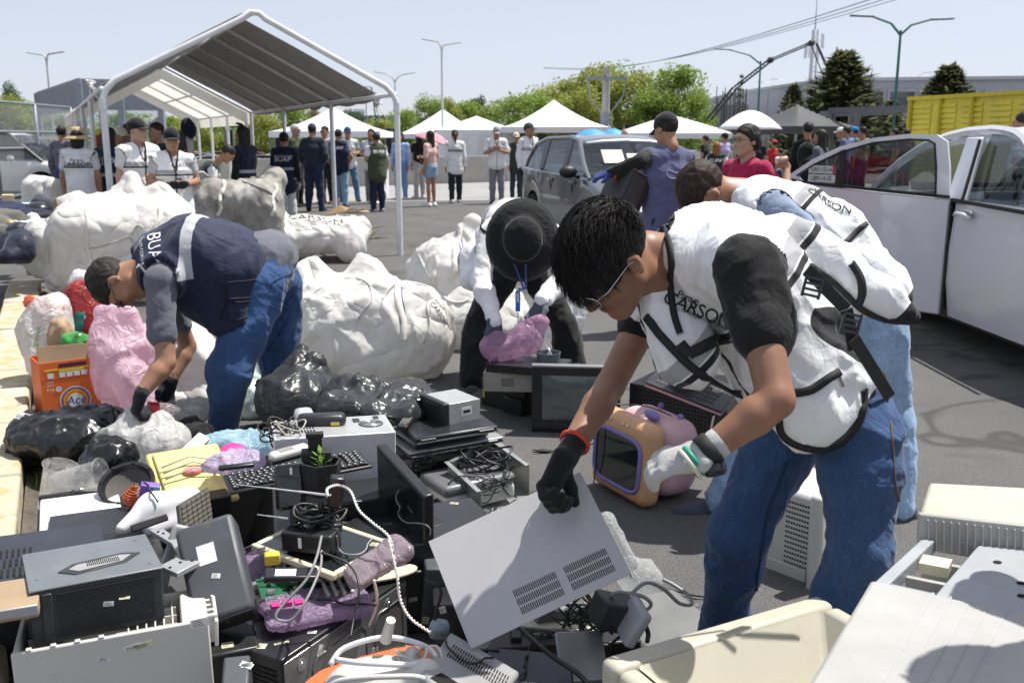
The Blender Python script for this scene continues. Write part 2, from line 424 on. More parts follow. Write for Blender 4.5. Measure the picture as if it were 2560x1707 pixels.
# ---------------- ground ----------------
def asphalt():
    t=NT('asphalt');n=t.noise(1.1,8,.6);f=t.noise(170,2,.7);g=t.noise(38,3,.6)
    c=t.mix(t.ramp(n,.3,.72),(.11,.105,.10),(.18,.173,.163));c=t.mix(t.ramp(f,.42,.6),c,(.04,.04,.042));c=t.mix(t.ramp(f,.63,.72),c,(.3,.29,.28))
    st=t.ramp(t.noise(3.1,9,.7,dist=1),.62,.7);c=t.mix(t.math('MULTIPLY',st,.4),c,(.17,.16,.145))
    ck=t.ramp(t.crease(.42,dist=2.5),.06,.13,1,0);ck=t.math('MULTIPLY',ck,t.ramp(t.noise(.5,2),.5,.56));c=t.mix(t.math('MULTIPLY',ck,.7),c,(.03,.03,.03));oil=t.ramp(t.noise(.9,4,.6,dist=.8),.64,.72);c=t.mix(t.math('MULTIPLY',oil,.45),c,(.045,.042,.04))
    t.set(Base_Color=c,Roughness=.88);b=t.bump(g,.5,.01);t.bump(f,.8,.004,b);return t.m
def concrete(c0,c1,nm='concrete',s=1.5):
    t=NT(nm);c=t.mix(t.ramp(t.noise(s,8,.65),.3,.7),c0,c1);d=t.ramp(t.noise(s*2.5,6,.7,t.co((1,1,.3))),.55,.75)
    c=t.mix(t.math('MULTIPLY',d,.45),c,tuple(x*.55 for x in c0));t.set(Base_Color=c,Roughness=.9);t.bump(t.noise(45,5),.4,.01);return t.m
ASPH=asphalt()
W0,W1,W2=G(395,483),G(1266,454),V((13.5,47,0));W00=W0 +(W0-W1)*1.3;W3=W2+(W2-W1)*1.5
m=M();m.grid(lambda u,v: (lambda a: V((a.x*(1-v) +(-9+26*u)*v if v else a.x,a.y*(1-v) +-3*v,0)))(W00.lerp(W1,u*2) if u <.5 else W1.lerp(W3,u*2-1)),40,20)
tag(m.obj('ground',ASPH),'dark asphalt of the parking area, sunlit and gritty','ground',kind='structure')
m=M();m.v=[(-400,-60,-.62),(400,-60,-.62),(400,900,-.62),(-400,900,-.62)];m.f=[(0,1,2,3)];m.mi=[0]
tag(m.obj('parking_lot',concrete((.09,.09,.088),(.14,.138,.13),'lot',.3)),'lower parking lot beyond the concrete wall','parking lot',kind='structure')
e0=G(380,512,0);e1=G(1300,500,0);e2=V((11,27,0))
m=M();a=[W0,W1,W2];b_=[e0,e1,e2]
m.add([(p.x,p.y-.16,.004) for p in a] +[(p.x,p.y,.004) for p in b_],[(0,3,4,1),(1,4,5,2)])
tag(m.obj('road',concrete((.25,.245,.235),(.33,.325,.31),'pale_road',.8)),'pale worn concrete lane in front of the low wall','road',kind='structure')
m=M()
def wallrun(m,a,b,w,z0,z1):
    d=(b-a).normalized();n=V((-d.y,d.x,0))*w;m.slab([a+V((0,0,z0)),b+V((0,0,z0)),b+V((0,0,z1)),a+V((0,0,z1))],n,w)
wallrun(m,W00,W1-(W1-W0)*.001,.18,-.62,.88);wallrun(m,W1,W2,.18,-.62,.9)
tag(m.obj('low_wall',concrete((.26,.25,.235),(.36,.345,.32),'wall_concrete'),bev=.012),'long low grey concrete wall behind the people','wall')
kd=V((-.42,.905,0)).normalized();kn=V((-kd.y,kd.x,0));k0=G(52,1197,.12);k0.z=0
def kp(s,w,z): return k0 +kd*s +kn*w +V((0,0,z))
t=NT('kerb_paint');n=t.vor(7.5);n2=t.noise(3,7,.7);f=t.math('ADD',t.ramp(n,.32,.42),0)
c=t.mix(f,(.44,.35,.17),(.46,.41,.30));c=t.mix(t.ramp(n2,.52,.66),c,(.5,.47,.42));c=t.mix(t.ramp(t.noise(21,6,.75),.62,.72),c,(.2,.19,.17))
t.set(Base_Color=c,Roughness=.85);b1=t.bump(t.noise(30,5),.5,.01);t.bump(n,.6,.01,b1);KM=t.m
m=M();s=-2.0;random.seed(3)
while s <5.9:
    L=uf(.36,.5);z=.125+uf(-.006,.006);q=uf(-.006,.006)
    m.slab([kp(s,q,0),kp(s+L-.012,q,0),kp(s+L-.012,.27+q,0),kp(s,.27+q,0)],(0,0,1),z);s+=L
tag(m.obj('kerb',KM,bev=.015),'worn kerb of cream and yellow painted stone blocks','kerb',kind='structure')
t=NT('soil');c=t.mix(t.ramp(t.noise(14,8,.7),.35,.7),(.07,.06,.05),(.16,.13,.1));t.set(Base_Color=c,Roughness=.95);t.bump(t.noise(40,6),.8,.02)
m=M();m.grid(lambda u,v: kp(-2+8*u,-.004-(.05+.07*abs(noise.noise((u*22,1,1))))*v,.028*(1-v)+.004),120,3)
tag(m.obj('soil',t.m,smooth=True),'dirt and grit gathered along the foot of the kerb','soil',kind='structure')
m=M();random.seed(5)
for i in range(420):
    s_=uf(-2,5.8);w=-uf(.0,.13);h=uf(.02,.07)
    if noise.noise((s_*1.7,0,3)) <.05: continue
    p=kp(s_,w,.01);d=V((uf(-1,1),uf(-1,1),0)).normalized();m.add([p-d*.004,p+d*.004,p+V((uf(-.03,.03),uf(-.03,.03),h))],[(0,1,2)])
tag(m.obj('grass',mat((.09,.16,.03),.7)),'sparse weeds growing at the foot of the kerb','grass',kind='stuff')
t=NT('mat');br=t.n.new('ShaderNodeTexBrick');br.offset=0;br.inputs['Scale'].default_value=1;br.inputs['Brick Width'].default_value=.22;br.inputs['Row Height'].default_value=.22;br.inputs['Mortar Size'].default_value=.006
br.inputs['Color1'].default_value=(.02,.021,.023,1);br.inputs['Color2'].default_value=(.028,.028,.03,1);br.inputs['Mortar'].default_value=(.3,.29,.27,1)
t.l.new(t.co((1,1,1)),br.inputs['Vector']);t.set(Base_Color=t.mix(t.ramp(t.noise(6,6,.7),.55,.8),br.outputs[0],(.12,.11,.1)),Roughness=.7);t.bump(t.noise(160,2),.6,.01)
mt=Matrix.Rotation(math.atan2(kd.y,kd.x),4,'Z');mt.translation=k0
r_=thing('rubber_mat','black gridded rubber matting left of the yellow kerb','mat',mtx=mt)
m=M();m.box(-2,.29,.02,5.9,3.2,.05);o=m.obj('matting',t.m,r_,bev=.004)
m=M();m.box(-2,.272,.004,5.9,.29,.056);m.obj('edging',mat((.5,.38,.12),.8,dirt=.6),r_)
# ---------------- trees ----------------
def leafmat(a,b,nm='leaves'):
    t=NT(nm);oi=t.n.new('ShaderNodeObjectInfo');c=t.mix(t.ramp(t.noise(.8,3,.5),.35,.65),a,b);c2=t.mix(t.ramp(t.noise(7,2),.3,.7),c,tuple(min(1,x*1.5) for x in b))
    t.set(Base_Color=c2,Roughness=.6);tl=t.n.new('ShaderNodeBsdfTranslucent');t.l.new(c2,tl.inputs[0]);ms=t.n.new('ShaderNodeMixShader');ms.inputs[0].default_value=.35
    t.l.new(t.b.outputs[0],ms.inputs[1]);t.l.new(tl.outputs[0],ms.inputs[2]);t.l.new(ms.outputs[0],t.o.inputs[0]);return t.m
BARK=mat((.11,.085,.06),.9,bump=.5,bs=20,bd=.02)
LM={'g': leafmat((.13,.20,.03),(.21,.29,.055)),'y': leafmat((.17,.21,.03),(.27,.29,.06)),'d': leafmat((.03,.06,.02),(.06,.10,.035)),'c': leafmat((.08,.10,.05),(.17,.18,.085)),'b': leafmat((.2,.15,.1),(.3,.22,.16))}
def leaves(m,c,n,size,rr):
    for _ in range(n):
        d=V((random.gauss(0,1),random.gauss(0,1),random.gauss(0,1)));d.normalize();p=V(c) +V((d.x*rr[0],d.y*rr[1],d.z*rr[2]))*(rnd()**.35)
        a=V((random.gauss(0,1),random.gauss(0,1),random.gauss(0,.6))).normalized();b=a.cross(V((rnd()-.5,rnd()-.5,rnd()))).normalized();s=size*uf(.5,1.3)
        m.add([p-a*s,p-b*s*.5,p+a*s,p+b*s*.5],[(0,1,2,3)])
def broad(name,seed,h,w,mt,dens=1.,leaf=.2):
    random.seed(seed);r=thing(name,'','');m=M();th=h*.3
    m.tube([(0,0,0),(uf(-.1,.1),0,th*.6),(0,uf(-.1,.1),th),(uf(-.3,.3),0,h*.75)],[w*.045,w*.035,w*.03,.02],8);tips=[]
    for i in range(9):
        a=i*2.4+uf(-.3,.3);k=uf(.55,1);e=V((cos(a)*w*.33*k,sin(a)*w*.33*k,th+(h-th)*uf(.25,.75)));m.tube([(0,0,th*uf(.6,1)),e*.5+V((0,0,th*.35)),e],[w*.02,w*.012,.015],5);tips.append(e)
    m.obj('trunk',BARK,r,smooth=True);m=M()
    for i in range(34):
        a=uf(0,6.28);z=rnd();q=w*.42*math.sqrt(max(.1,1-(1.7*z-.85)**2))*uf(.3,.95)
        rr=w*uf(.12,.22);leaves(m,(cos(a)*q,sin(a)*q,th*.55+(h-th*.6)*(.04+.88*z)),int(270*dens),leaf,(rr*1.2,rr*1.2,rr*.85))
    m.obj('crown',LM[mt],r);return r
def conifer(name,seed,h,w,mt='c',airy=False):
    random.seed(seed);r=thing(name,'','');m=M();m.tube([(0,0,0),(0,0,h*.6),(0,0,h*.99)],[w*.04,w*.025,.012],7);m2=M();n=13 if airy else 24
    for i in range(n):
        f=(i+.5)/n;z=h*(.1+.9*f);L=w*.56*(1-f)**(.6 if airy else .8)+.08
        for j in range(7 if airy else 12):
            a=j*2*pi/(7 if airy else 12)+i*1.1+uf(-.2,.2);l=L*uf(.7,1.15);up=l*(-.05 if airy else .22);e=V((cos(a)*l,sin(a)*l,z+up));m.tube([(0,0,z),e],[.02,.006],4,False)
            for k in range(16 if airy else 34):
                t_=uf(.25,1.02);p=V((cos(a)*l*t_,sin(a)*l*t_,z+up*t_*t_));s=.085*w**.4
                d=V((cos(a)+uf(-.9,.9),sin(a)+uf(-.9,.9),uf(-.2,.5))).normalized();b=d.cross(V((0,0,1))).normalized()*s*.7;d=d*s*uf(1.2,2.2);p=p+V((uf(-.05,.05),uf(-.05,.05),uf(-.06,.06)))*w*.3
                m2.add([p-b,p+d-b*.2,p+d+b*.2,p+b],[(0,1,2,3)])
    m.obj('trunk',BARK,r);m2.obj('crown',LM[mt],r);return r
protoT={}
def place(kind,px,pyt,wpx,Y,lab,grp='trees beyond the parking lot',name='tree'):
    top=P(px,pyt-8,Y);z0=-.62;h=top.z-z0;w=wpx/FPX*Y*(1.25 if kind[-1] in '12' else 1.5 if kind=='cone' else 1.1)
    if kind not in protoT:
        sd_=len(protoT)*7+1
        protoT[kind]=broad(name,sd_,8,7,kind[0],1,.17) if kind[-1] in '12' else conifer(name,sd_,6,4,'c' if kind=='cone' else 'd',kind=='airy');r=protoT[kind];fresh=True
    else: r=None
    H0,W0_=(8,7) if kind[-1] in '12' else (6,4)
    mx_=Matrix.Translation((top.x,Y,z0)) @ Matrix.Rotation(px*1.3,4,'Z') @ Matrix.Diagonal((w/W0_,w/W0_,h/H0,1))
    if r is not None: r.matrix_world=mx_;r['_m']=[x for q in mx_ for x in q];tag(r,lab,'tree',grp)
    else: dup(protoT[kind],mx_,lab,grp)
for a in [
 ('g1',1290,248,120,74,'green tree left of the wooded mass behind the peaked white canopy'),('y1',1400,205,150,82,'yellow-green tree behind the peak of the white canopy'),
 ('y2',1490,172,130,80,'tall yellow-green tree left of the utility pole'),('g2',1530,163,140,84,'tall green tree right behind the utility pole'),('y1',1590,178,140,78,'round yellow-green tree right of the utility pole'),
 ('g1',1690,176,150,76,'bright green tree at the right end of the wood, over the capped worker'),('g2',1740,215,90,80,'lower green tree beside the lifting boom'),('g2',1640,225,120,74,'green tree low between two tall ones'),
 ('y2',1450,230,130,72,'low green tree behind the white canopy roof'),('g1',1345,245,120,78,'green tree above the left slope of the peaked canopy'),
 ('g2',1235,262,110,90,'pale green tree right of the small power pole'),('g1',1160,262,110,92,'green tree above the marquee roof'),('y1',1110,250,90,88,'green tree just right of the twin lamp post'),
 ('g2',1070,243,80,86,'taller green tree on which the twin lamp post stands out'),('g1',1010,283,80,80,'small green tree by the right tent pole'),('d1',1192,246,50,120,'dark distant tree above the marquee'),('d1',870,280,70,100,'dark green tree right of the small white canopy peak'),
 ('g1',725,268,110,62,'green tree seen under the grey tarpaulin, between tent poles'),('y2',650,285,90,60,'yellow-green tree seen under the far tent corner'),('g2',560,290,110,66,'green tree seen below the white tent eave'),('b1',790,280,60,90,'bare brownish tree left of the small white canopy'),
 ('y1',470,300,110,60,'yellow-green tree seen beyond the tent, above the hanging cap'),('g1',410,300,80,62,'green tree behind the mesh cage corner'),('g1',60,262,90,64,'green tree behind the chain-link fence'),('y2',10,250,100,62,'yellow-green tree at the left picture edge'),
 ('d2',24,214,52,90,'tall thin-topped dark tree at the far left'),('g2',130,285,100,66,'green tree behind the warning banner'),('d1',1130,270,60,110,'dark tree over the marquee ridge'),('g1',300,290,120,70,'green tree seen through the mesh cage'),
 ('y1',950,305,90,96,'low green tree in front of the runners mural'),('g2',2010,300,120,60,'green bush-like tree behind the black canopy')]:
    place(*a)
for a in [('airy',1854,192,40,70,'dark tiered araucaria beside the grey building'),('cone',2112,140,200,44,'big conifer in front of the grey building'),('cone',1985,222,90,48,'small conifer behind the black canopy'),
 ('cone2x',2375,176,175,46,'conifer showing over the yellow container'),('cone',2230,262,100,52,'low conifer behind the grey pergola'),('cone',2040,255,90,50,'mid-size conifer left of the big one'),('airy',1275,236,26,110,'tiny pointed conifer on the skyline')]:
    place(a[0].replace('2x',''),*a[1:],grp='conifers',name='conifer')
m=M();random.seed(11)
for i in range(150):
    px=uf(-100,1850);q=P(px,uf(300,330),uf(95,115));leaves(m,(q.x,q.y,uf(0,2.6)),90,.3,(2.4,2,1.6))
tag(m.obj('far_wood',LM['g']),'low band of distant trees closing the view','wood',kind='stuff')
# ---------------- far buildings ----------------
WALLG=concrete((.40,.41,.44),(.46,.47,.50),'wall_grey',.25)
DARK=mat((.02,.021,.024),.4);GLD=mat((.03,.04,.05),.1,spec=.8);STL=mat((.22,.25,.29),.5,.3,bump=.1)
zt=P(2300,199,85).z;bl=thing('building','large plain pale grey building behind the conifers, antenna tower above','building')
pA=P(1874,224,108);pB=P(2066,202,88);pC=P(2720,200,84)
m=M();m.slab([(pA.x,pA.y,-.62),(pB.x,pB.y,-.62),(pC.x,pC.y,-.62),(pC.x,pC.y+30,-.62),(pA.x,pA.y+30,-.62)],(0,0,1),zt+.62);m.obj('wall',WALLG,bl)
m=M();m.slab([(pA.x-.1,pA.y-.25,zt),(pB.x-.05,pB.y-.3,zt),(pC.x,pC.y-.3,zt),(pC.x,pC.y+30,zt),(pA.x,pA.y+30,zt)],(0,0,1),.28);m.obj('roof',mat((.5,.51,.53),.8),bl)
for x0,x1 in ((2170,2206),(2222,2285),(2300,2370),(2385,2450),(2465,2540)):
    a=P(x0,245,86.2-.4*(x0-2170)/200);b=P(x1,268,86-.4*(x0-2170)/200)
    m=M();m.box(a.x,a.y-.1,b.z,b.x,a.y+.5,a.z);w_=m.obj('window',GLD,bl)
    m=M();m.box(a.x-.25,a.y-.25,b.z-.3,a.x,a.y+.4,a.z+.5);m.box(b.x,a.y-.25,b.z-.3,b.x+.25,a.y+.4,a.z+.5);m.box(a.x-.25,a.y-.252,a.z+.5,b.x+.25,a.y+.4,a.z+.7);m.obj('frame',WALLG,w_)
m=M();a=P(1923,218,102.5);m.tube([(a.x,a.y-.3,-.6),(a.x,a.y-.3,a.z)],.16,8);m.obj('drainpipe',STL,bl)
bl=thing('building','unfinished low pale building with bare rods, left of the grey building','building',loc=(0,0,0));a=P(1775,262,100);b=P(1872,262,100)
m=M();m.box(a.x,100,-.62,b.x,112,a.z);m.obj('wall',WALLG,bl);m=M()
for i in range(16): x=a.x+(b.x-a.x)*rnd();m.tube([(x,99.5,a.z-3),(x+uf(-.1,.1),99.5,a.z+uf(.5,1.8))],.05,4)
m.obj('rod',DARK,bl)['kind']='stuff'
bl=thing('building','long pale building with a frieze of running figures','building');a=P(880,289,150);b=P(990,312,150)
m=M();m.box(a.x,150,-.6,b.x,165,a.z);m.obj('wall',mat((.42,.41,.39),.9),bl);m=M()
for i,px in enumerate((906,923,938,945,955,971)):
    q=P(px,304,149.8);s=.75
    m.tube([(q.x,149.8,q.z),(q.x+s*.2,149.8,q.z+s*.7)],.13,5);m.sph((q.x+s*.3,149.8,q.z+s*1.05),.16,5)
    for u in (-1,1): m.tube([(q.x,149.8,q.z),(q.x+u*s*.5,149.8,q.z-s*.5)],.09,4);m.tube([(q.x+s*.2,149.8,q.z+s*.6),(q.x+s*.2+u*s*.45,149.8,q.z+s*(.5+.2*u))],.07,4)
m.obj('frieze',DARK,bl)
a=P(882,273,260);b=P(912,300,260);m=M();m.box(a.x,260,-.6,b.x,275,a.z)
for i in range(3): m.box(a.x-.3,259.6,a.z-.9-i*1.1,b.x+.3,260,a.z-.6-i*1.1)
tag(m.obj('tower_block',mat((.6,.63,.68),.9)),'hazy white office block far off above the frieze building','building')
r=thing('antenna_tower','pale lattice antenna tower with panel antennas behind the grey building','tower',loc=(P(2030,200,130).x,130,-.6))
ht=P(2032,75,130).z+.6;m=M()
for i in range(3): a=i*2.09;m.tube([(cos(a)*.55,sin(a)*.55,0),(cos(a)*.35,sin(a)*.35,ht)],.13,6)
for i in range(26): z=ht*i/26;a=(i % 3)*2.09;b=((i+1) % 3)*2.09;m.tube([(cos(a)*.5,sin(a)*.5,z),(cos(b)*.5,sin(b)*.5,z+ht/26)],.06,4)
m.obj('mast',mat((.5,.52,.56),.5),r,world=False);m=M();m.tube([(0,0,ht),(0,0,ht+5.2)],[.08,.02],5);m.obj('aerial',STL,r)
for i in range(8):
    a=i*.79;z=ht-1.3-uf(0,2);m=M();m.cbox((cos(a)*1.1,sin(a)*1.1,z),(.28,.28,uf(1.2,1.9)));m.bar((0,0,z),(cos(a)*1.1,sin(a)*1.1,z),.07);m.obj('antenna',mat((.62,.64,.68),.5),r,bev=.04)
r=thing('boom_lift','long dark articulated boom reaching up over the tents to the antenna tower','crane',loc=(0,78,0))
pts=[cC(490,715),cC(650,520),cC(860,355),cC(1100,255)]
for i in range(3):
    a=P(*pts[i],78);b=P(*pts[i+1],78);m=M();d=(b-a).normalized();w=.3-.07*i
    n=V((0,1,0)).cross(d)*w
    for u,v in ((.5,-.3),(-.5,-.3),(.5,.3),(-.5,.3)): m.bar(a+n*u+V((0,v,0)),b+n*u+V((0,v,0)),.075)
    for j in range(14): m.bar(a.lerp(b,j/14)+n*.5*(-1)**j,a.lerp(b,(j+1)/14)-n*.5*(-1)**j,.04)
    m.obj('boom_section',mat((.05,.055,.06),.5),r,world=True)
for q in (pts[2],pts[3]):
    a=P(*q,78);m=M();m.lathe([(.1,-.3),(.24,-.2),(.24,.2),(.1,.3)],10,Matrix.Translation(a) @ Matrix.Rotation(pi/2,4,'X'));m.obj('joint',DARK,r,world=True)
a=P(*cC(1130,255),78);b=P(*cC(1215,445),78);m=M();m.bar(a,b,.16);m.bar(a+V((-.35,.3,0)),b+V((-.3,.3,-.4)),.07);m.obj('boom_section',mat((.05,.055,.06),.5),r,world=True)
b=P(*cC(1260,600),78);m=M();m.cbox((b.x,78,b.z),(2.6,1.4,1.6));m.obj('turntable',DARK,r,world=True,bev=.1)
# ---------------- lamp posts, poles, cables ----------------
GREENP=mat((.03,.14,.12),.5);PALEP=mat((.55,.56,.56),.5)
def lamp(px,pyt,Y,lab,arms,pm,al=1.2,solar=False,lean=0):
    top=P(px,pyt,Y);r=thing('street_lamp',lab,'street lamp','street lamps',loc=(top.x,Y,-.62));h=top.z+.62
    m=M();m.tube([(lean,0,0),(0,0,h)],[.075,.042],8);m.lathe([(.2,0),(.2,.12),(.12,.2)],8);m.obj('pole',pm,r,smooth=2)
    for sx,rise in arms:
        m=M();m.tube([(0,0,h-.15),(sx*al*.35,0,h+rise*.5),(sx*al,0,h+rise)],[.045,.04,.035],6);m.obj('arm',pm,r)
        m=M();m.bar((sx*al*.95,0,h+rise),(sx*(al+.75),0,h+rise+(.12 if solar else .03)),.2,.06);m.obj('lamp_head',STL if not solar else PALEP,r,bev=.02)
    return r
lamp(*cC(1627,180),34,'tall dark green post with two lamp arms above the conifers',((-1,.45),(1,.35)),GREENP,1.0)
lamp(*cC(803,360),50,'dark green single-arm lamp crossing the lifting boom',((-1,.55),),GREENP,1.6)
lamp(1104,122,46,'tall white post with two winged lamps behind the marquee',((-1,.3),(1,.15)),PALEP,.15,True)
lamp(116,150,46,'white post with two winged lamps above the chain-link fence',((-1,.2),(1,.25)),PALEP,.12,True)
lamp(987,200,60,'pale twin lamp post behind the right tent pole',((-1,.35),(1,.3)),PALEP,.5,True)
lamp(*cO(1290,155),75,'leaning green lamp post in front of the frieze building',((-1,.05),),GREENP,.2,lean=.6)
lamp(*cO(1235,290),95,'thin curved grey lamp post left of the leaning green one',((-1,.5),),STL,.9)
lamp(*cC(1720,460),95,'small pale lamp showing over the roof of the grey building',((1,.5),),PALEP,.6)
lamp(*cC(985,490),110,'pale lamp arm just above the building roof, nearer the tower',((-1,.4),),PALEP,1.6)
lamp(*cC(880,500),112,'pale lamp arm just above the building roof, further left',((-1,.3),),PALEP,1.2)
def pole(px,pyt,Y,lab,w,rr):
    top=P(px,pyt,Y);r=thing('utility_pole',lab,'utility pole',loc=(top.x,Y,-.62));h=top.z+.62
    m=M();m.tube([(0,0,0),(0,0,h)],[rr*1.2,rr],8);m.obj('post',concrete((.3,.29,.28),(.4,.39,.37),'pole'),r,smooth=2)
    m=M();m.cbox((0,-rr-.05,h-.5),(w,.12,.12));o=m.obj('crossarm',STL,r)
    for i in range(5): m=M();m.lathe([(.03,0),(.06,.06),(.03,.12),(.05,.18)],6,Matrix.Translation((w*(i/4-.5)*.9,-rr-.05,h-.44)));m.obj('insulator',mat((.4,.3,.25),.3),o)
    return r
r=pole(*cQ(1632,-40),46,'concrete utility pole with crossarm and hanging cables in front of the trees',1.9,.17)
m=M();h=P(*cQ(1632,-40),46).z+.62
for u in (-1,1): m.tube([(u*.9,-.2,h-.5),(u*.75,-.2,h-1.3),(u*.25,-.2,h-2),(u*.22,-.2,h-5.5)],.03,5)
m.cbox((0,-.25,h-2.3),(.3,.12,.5));m.obj('drop_cable',STL,r)
pole(*cQ(662,250),105,'small distant wooden power pole on the skyline',3.6,.13)
for i,(a,b) in enumerate((((1560,163),(2145,0)),((1560,162),(2190,0)),((1560,161),(2232,0)))):
    A=P(a[0]-200,a[1]+8,120);B=P(b[0]+260,b[1]-75,36+2*i);m=M();m.tube([A.lerp(B,t_/14)-V((0,0,1.4*sin(pi*t_/14))) for t_ in range(15)],.028-.004*i,4)
    tag(m.obj('power_cable',mat((.35,.37,.4),.6)),'thin overhead cable crossing the sky at upper right','cable','overhead cables')
# ---------------- canopies and umbrellas ----------------
WHT=cloth((.8,.8,.8),(),.04,.6,wr=.25,ws=1.2,wd=.03);WHT.name='white_canopy';BLKC=cloth((.05,.05,.055),(),.1,.6,ws=1.2)
def canopy(c,size,he,hp,lab,m1=WHT,rz=0.,val=.25,walls=(),sag=1.35,pm=None,grp=None):
    r=thing('canopy_tent',lab,'canopy',grp,loc=(c[0],c[1],-.62),rz=rz);s=size/2
    def f(u,v):
        x=(u*2-1);y=(v*2-1);d=max(abs(x),abs(y));return (x*s,y*s,he +(hp-he)*(1-d)**sag -.05*(1-min(1,abs(abs(x)-abs(y))*1.4))*0)
    m=M();m.grid(f,24,24);m.obj('roof',m1,r,smooth=True,sol=.01)
    m=M();c4=[(-s,-s),(s,-s),(s,s),(-s,s)]
    for i in range(4):
        a,b=c4[i],c4[(i+1) % 4];k=16
        for j in range(k):
            p=[a[0]+(b[0]-a[0])*j/k,a[1]+(b[1]-a[1])*j/k];q=[a[0]+(b[0]-a[0])*(j+1)/k,a[1]+(b[1]-a[1])*(j+1)/k]
            m.add([(p[0],p[1],he),(q[0],q[1],he),(q[0],q[1],he-val+.02*(j % 2)),(p[0],p[1],he-val+.02*((j+1) % 2))],[(0,1,2,3)])
    m.obj('valance',m1,r)
    for x,y in c4: m=M();m.cbox((x*.98,y*.98,he/2),(.05,.05,he));m.obj('leg',pm or STL,r)
    for i in walls:
        a,b=c4[i],c4[(i+1) % 4];m=M();m.grid(lambda u,v: (a[0]+(b[0]-a[0])*u+.03*sin(u*40),a[1]+(b[1]-a[1])*u+.03*sin(u*33),he*v),60,4);m.obj('side_wall',m1,r,smooth=True)
    return r
def cen(px,Y): q=P(px,340,Y);return (q.x,Y)
canopy(cen(836,41),4.4,2.35,3.35,'white peaked canopy seen between the two right tent poles',sag=1.5)
canopy(cen(1192,46),3.7,2.45,3.1,'white marquee with closed white side walls',walls=(0,1,3),sag=1.1)
canopy(cen(1108,56),4.6,2.3,3.7,'white tent with bluish peak behind the closed marquee',sag=1.2)
canopy(cen(1384,44),4.7,2.55,3.75,'white peaked canopy left of the utility pole',sag=1.45)
canopy(cen(1676,48),5.0,2.3,3.2,'wide low white canopy behind the capped worker',sag=.9)
canopy(cen(1990,33),2.9,2.45,3.2,'black pop-up canopy in front of the conifers',BLKC,rz=.5,sag=1.4)
def umbrella(c,rad,z,lab,cm,drop=.45,tilt=(0,0),n=8,post=True):
    mt_=Matrix.Translation(c) @ Matrix.Rotation(tilt[0],4,'X') @ Matrix.Rotation(tilt[1],4,'Y');r=thing('umbrella',lab,'umbrella',mtx=mt_)
    def f(u,v): a=u*2*pi;k=1-.06*(1-abs(cos(a*n/2)))*v;return (cos(a)*rad*v*k,sin(a)*rad*v*k,z-drop*v**1.7)
    m=M();m.grid(f,48,8,True);m.obj('cover',cm,r,smooth=True,sol=.006)
    m=M();m.tube([(0,0,0),(0,0,z+.05)],.018 if rad <1 else .03,6);m.obj('pole',STL,r)
    m=M()
    for i in range(n): a=i*2*pi/n;m.tube([(cos(a)*rad*v,sin(a)*rad*v,z-.02-drop*v**1.7) for v in (0,.35,.7,1)],.008,4)
    m.obj('rib',STL,r)['kind']='stuff';return r
q=cen(1874,27);umbrella((q[0],q[1],-.62),.87,2.82,'large white market umbrella behind the smiling woman',WHT,.5)
q=P(1480,345,26);umbrella((q.x,q.y,-.62),.62,2.32,'bright blue umbrella behind the grey car, on the left',mat((.05,.28,.5),.6,var=.06),.3)
q=P(1533,345,27.5);umbrella((q.x,q.y,-.62),.5,2.34,'bright blue umbrella behind the grey car, on the right',mat((.05,.3,.52),.6,var=.06),.3)
q=P(1069,374,24);umbrella((q.x,q.y,1.0),.52,.62,'pink patterned umbrella held open near the long-haired girl',mat((.45,.22,.27),.7,var=.4,vs=14),.22,(0,.3))
YEL=mat((.72,.6,.06),.55,var=.2,vs=1.2,dirt=.25,dirtc=(.6,.58,.4));a=P(2279,250,28);b=P(2620,228,23.5);r=thing('shipping_container','yellow louvred metal container behind the white car','container')
d=(b-a).normalized();d.z=0;n=V((-d.y,d.x,0));z1=a.z;L=(b-a).length;m=M();m.slab([V((a.x,a.y,-.1)),V((b.x,b.y,-.1)),V((b.x,b.y,-.1))+n*3,V((a.x,a.y,-.1))+n*3],(0,0,1),z1+.1);m.obj('body',YEL,r)
m=M()
for i in range(16):
    z=.15+i*(z1-.25)/16
    for j in range(5): p=a+d*(.12+j*L/5);q=a+d*(j+1)*L/5-d*.1;m.slab([V((p.x,p.y,z))-n*.03,V((q.x,q.y,z))-n*.03,V((q.x,q.y,z+.11))-n*.003,V((p.x,p.y,z+.11))-n*.003],-n,.01)
m.obj('louvre',YEL,r,bev=.004)['kind']='stuff'
m=M();m.bar(V((a.x,a.y,z1+.03))-n*.06-d*.05,V((b.x,b.y,z1+.03))-n*.06,.12,.1)
for j in (0,2.02,4): p=a+d*(j*L/4*.5+.04);m.bar(V((p.x,p.y,0))-n*.06,V((p.x,p.y,z1-.03))-n*.06,.09)
m.obj('frame',mat((.6,.48,.02),.5),r)
r=thing('pergola','dark grey steel frame shelter left of the yellow container','shelter');PG=mat((.12,.125,.14),.5);a=P(2074,279,33);b=P(2285,270,30)
m=M();m.bar(a,V((b.x,b.y,a.z)),.14,.22);m.bar(a+V((.8,3.5,0)),V((b.x+.8,b.y+3.5,a.z)),.12,.2);m.obj('beam',PG,r)
for p in (a,V((b.x-1.6,b.y+.6,a.z)),a+V((.8,3.5,0)),V((b.x-.6,b.y+4.1,a.z))): m=M();m.bar((p.x+.12,p.y,-.6),(p.x+.12,p.y,a.z-.1),.15);m.obj('post',PG,r)
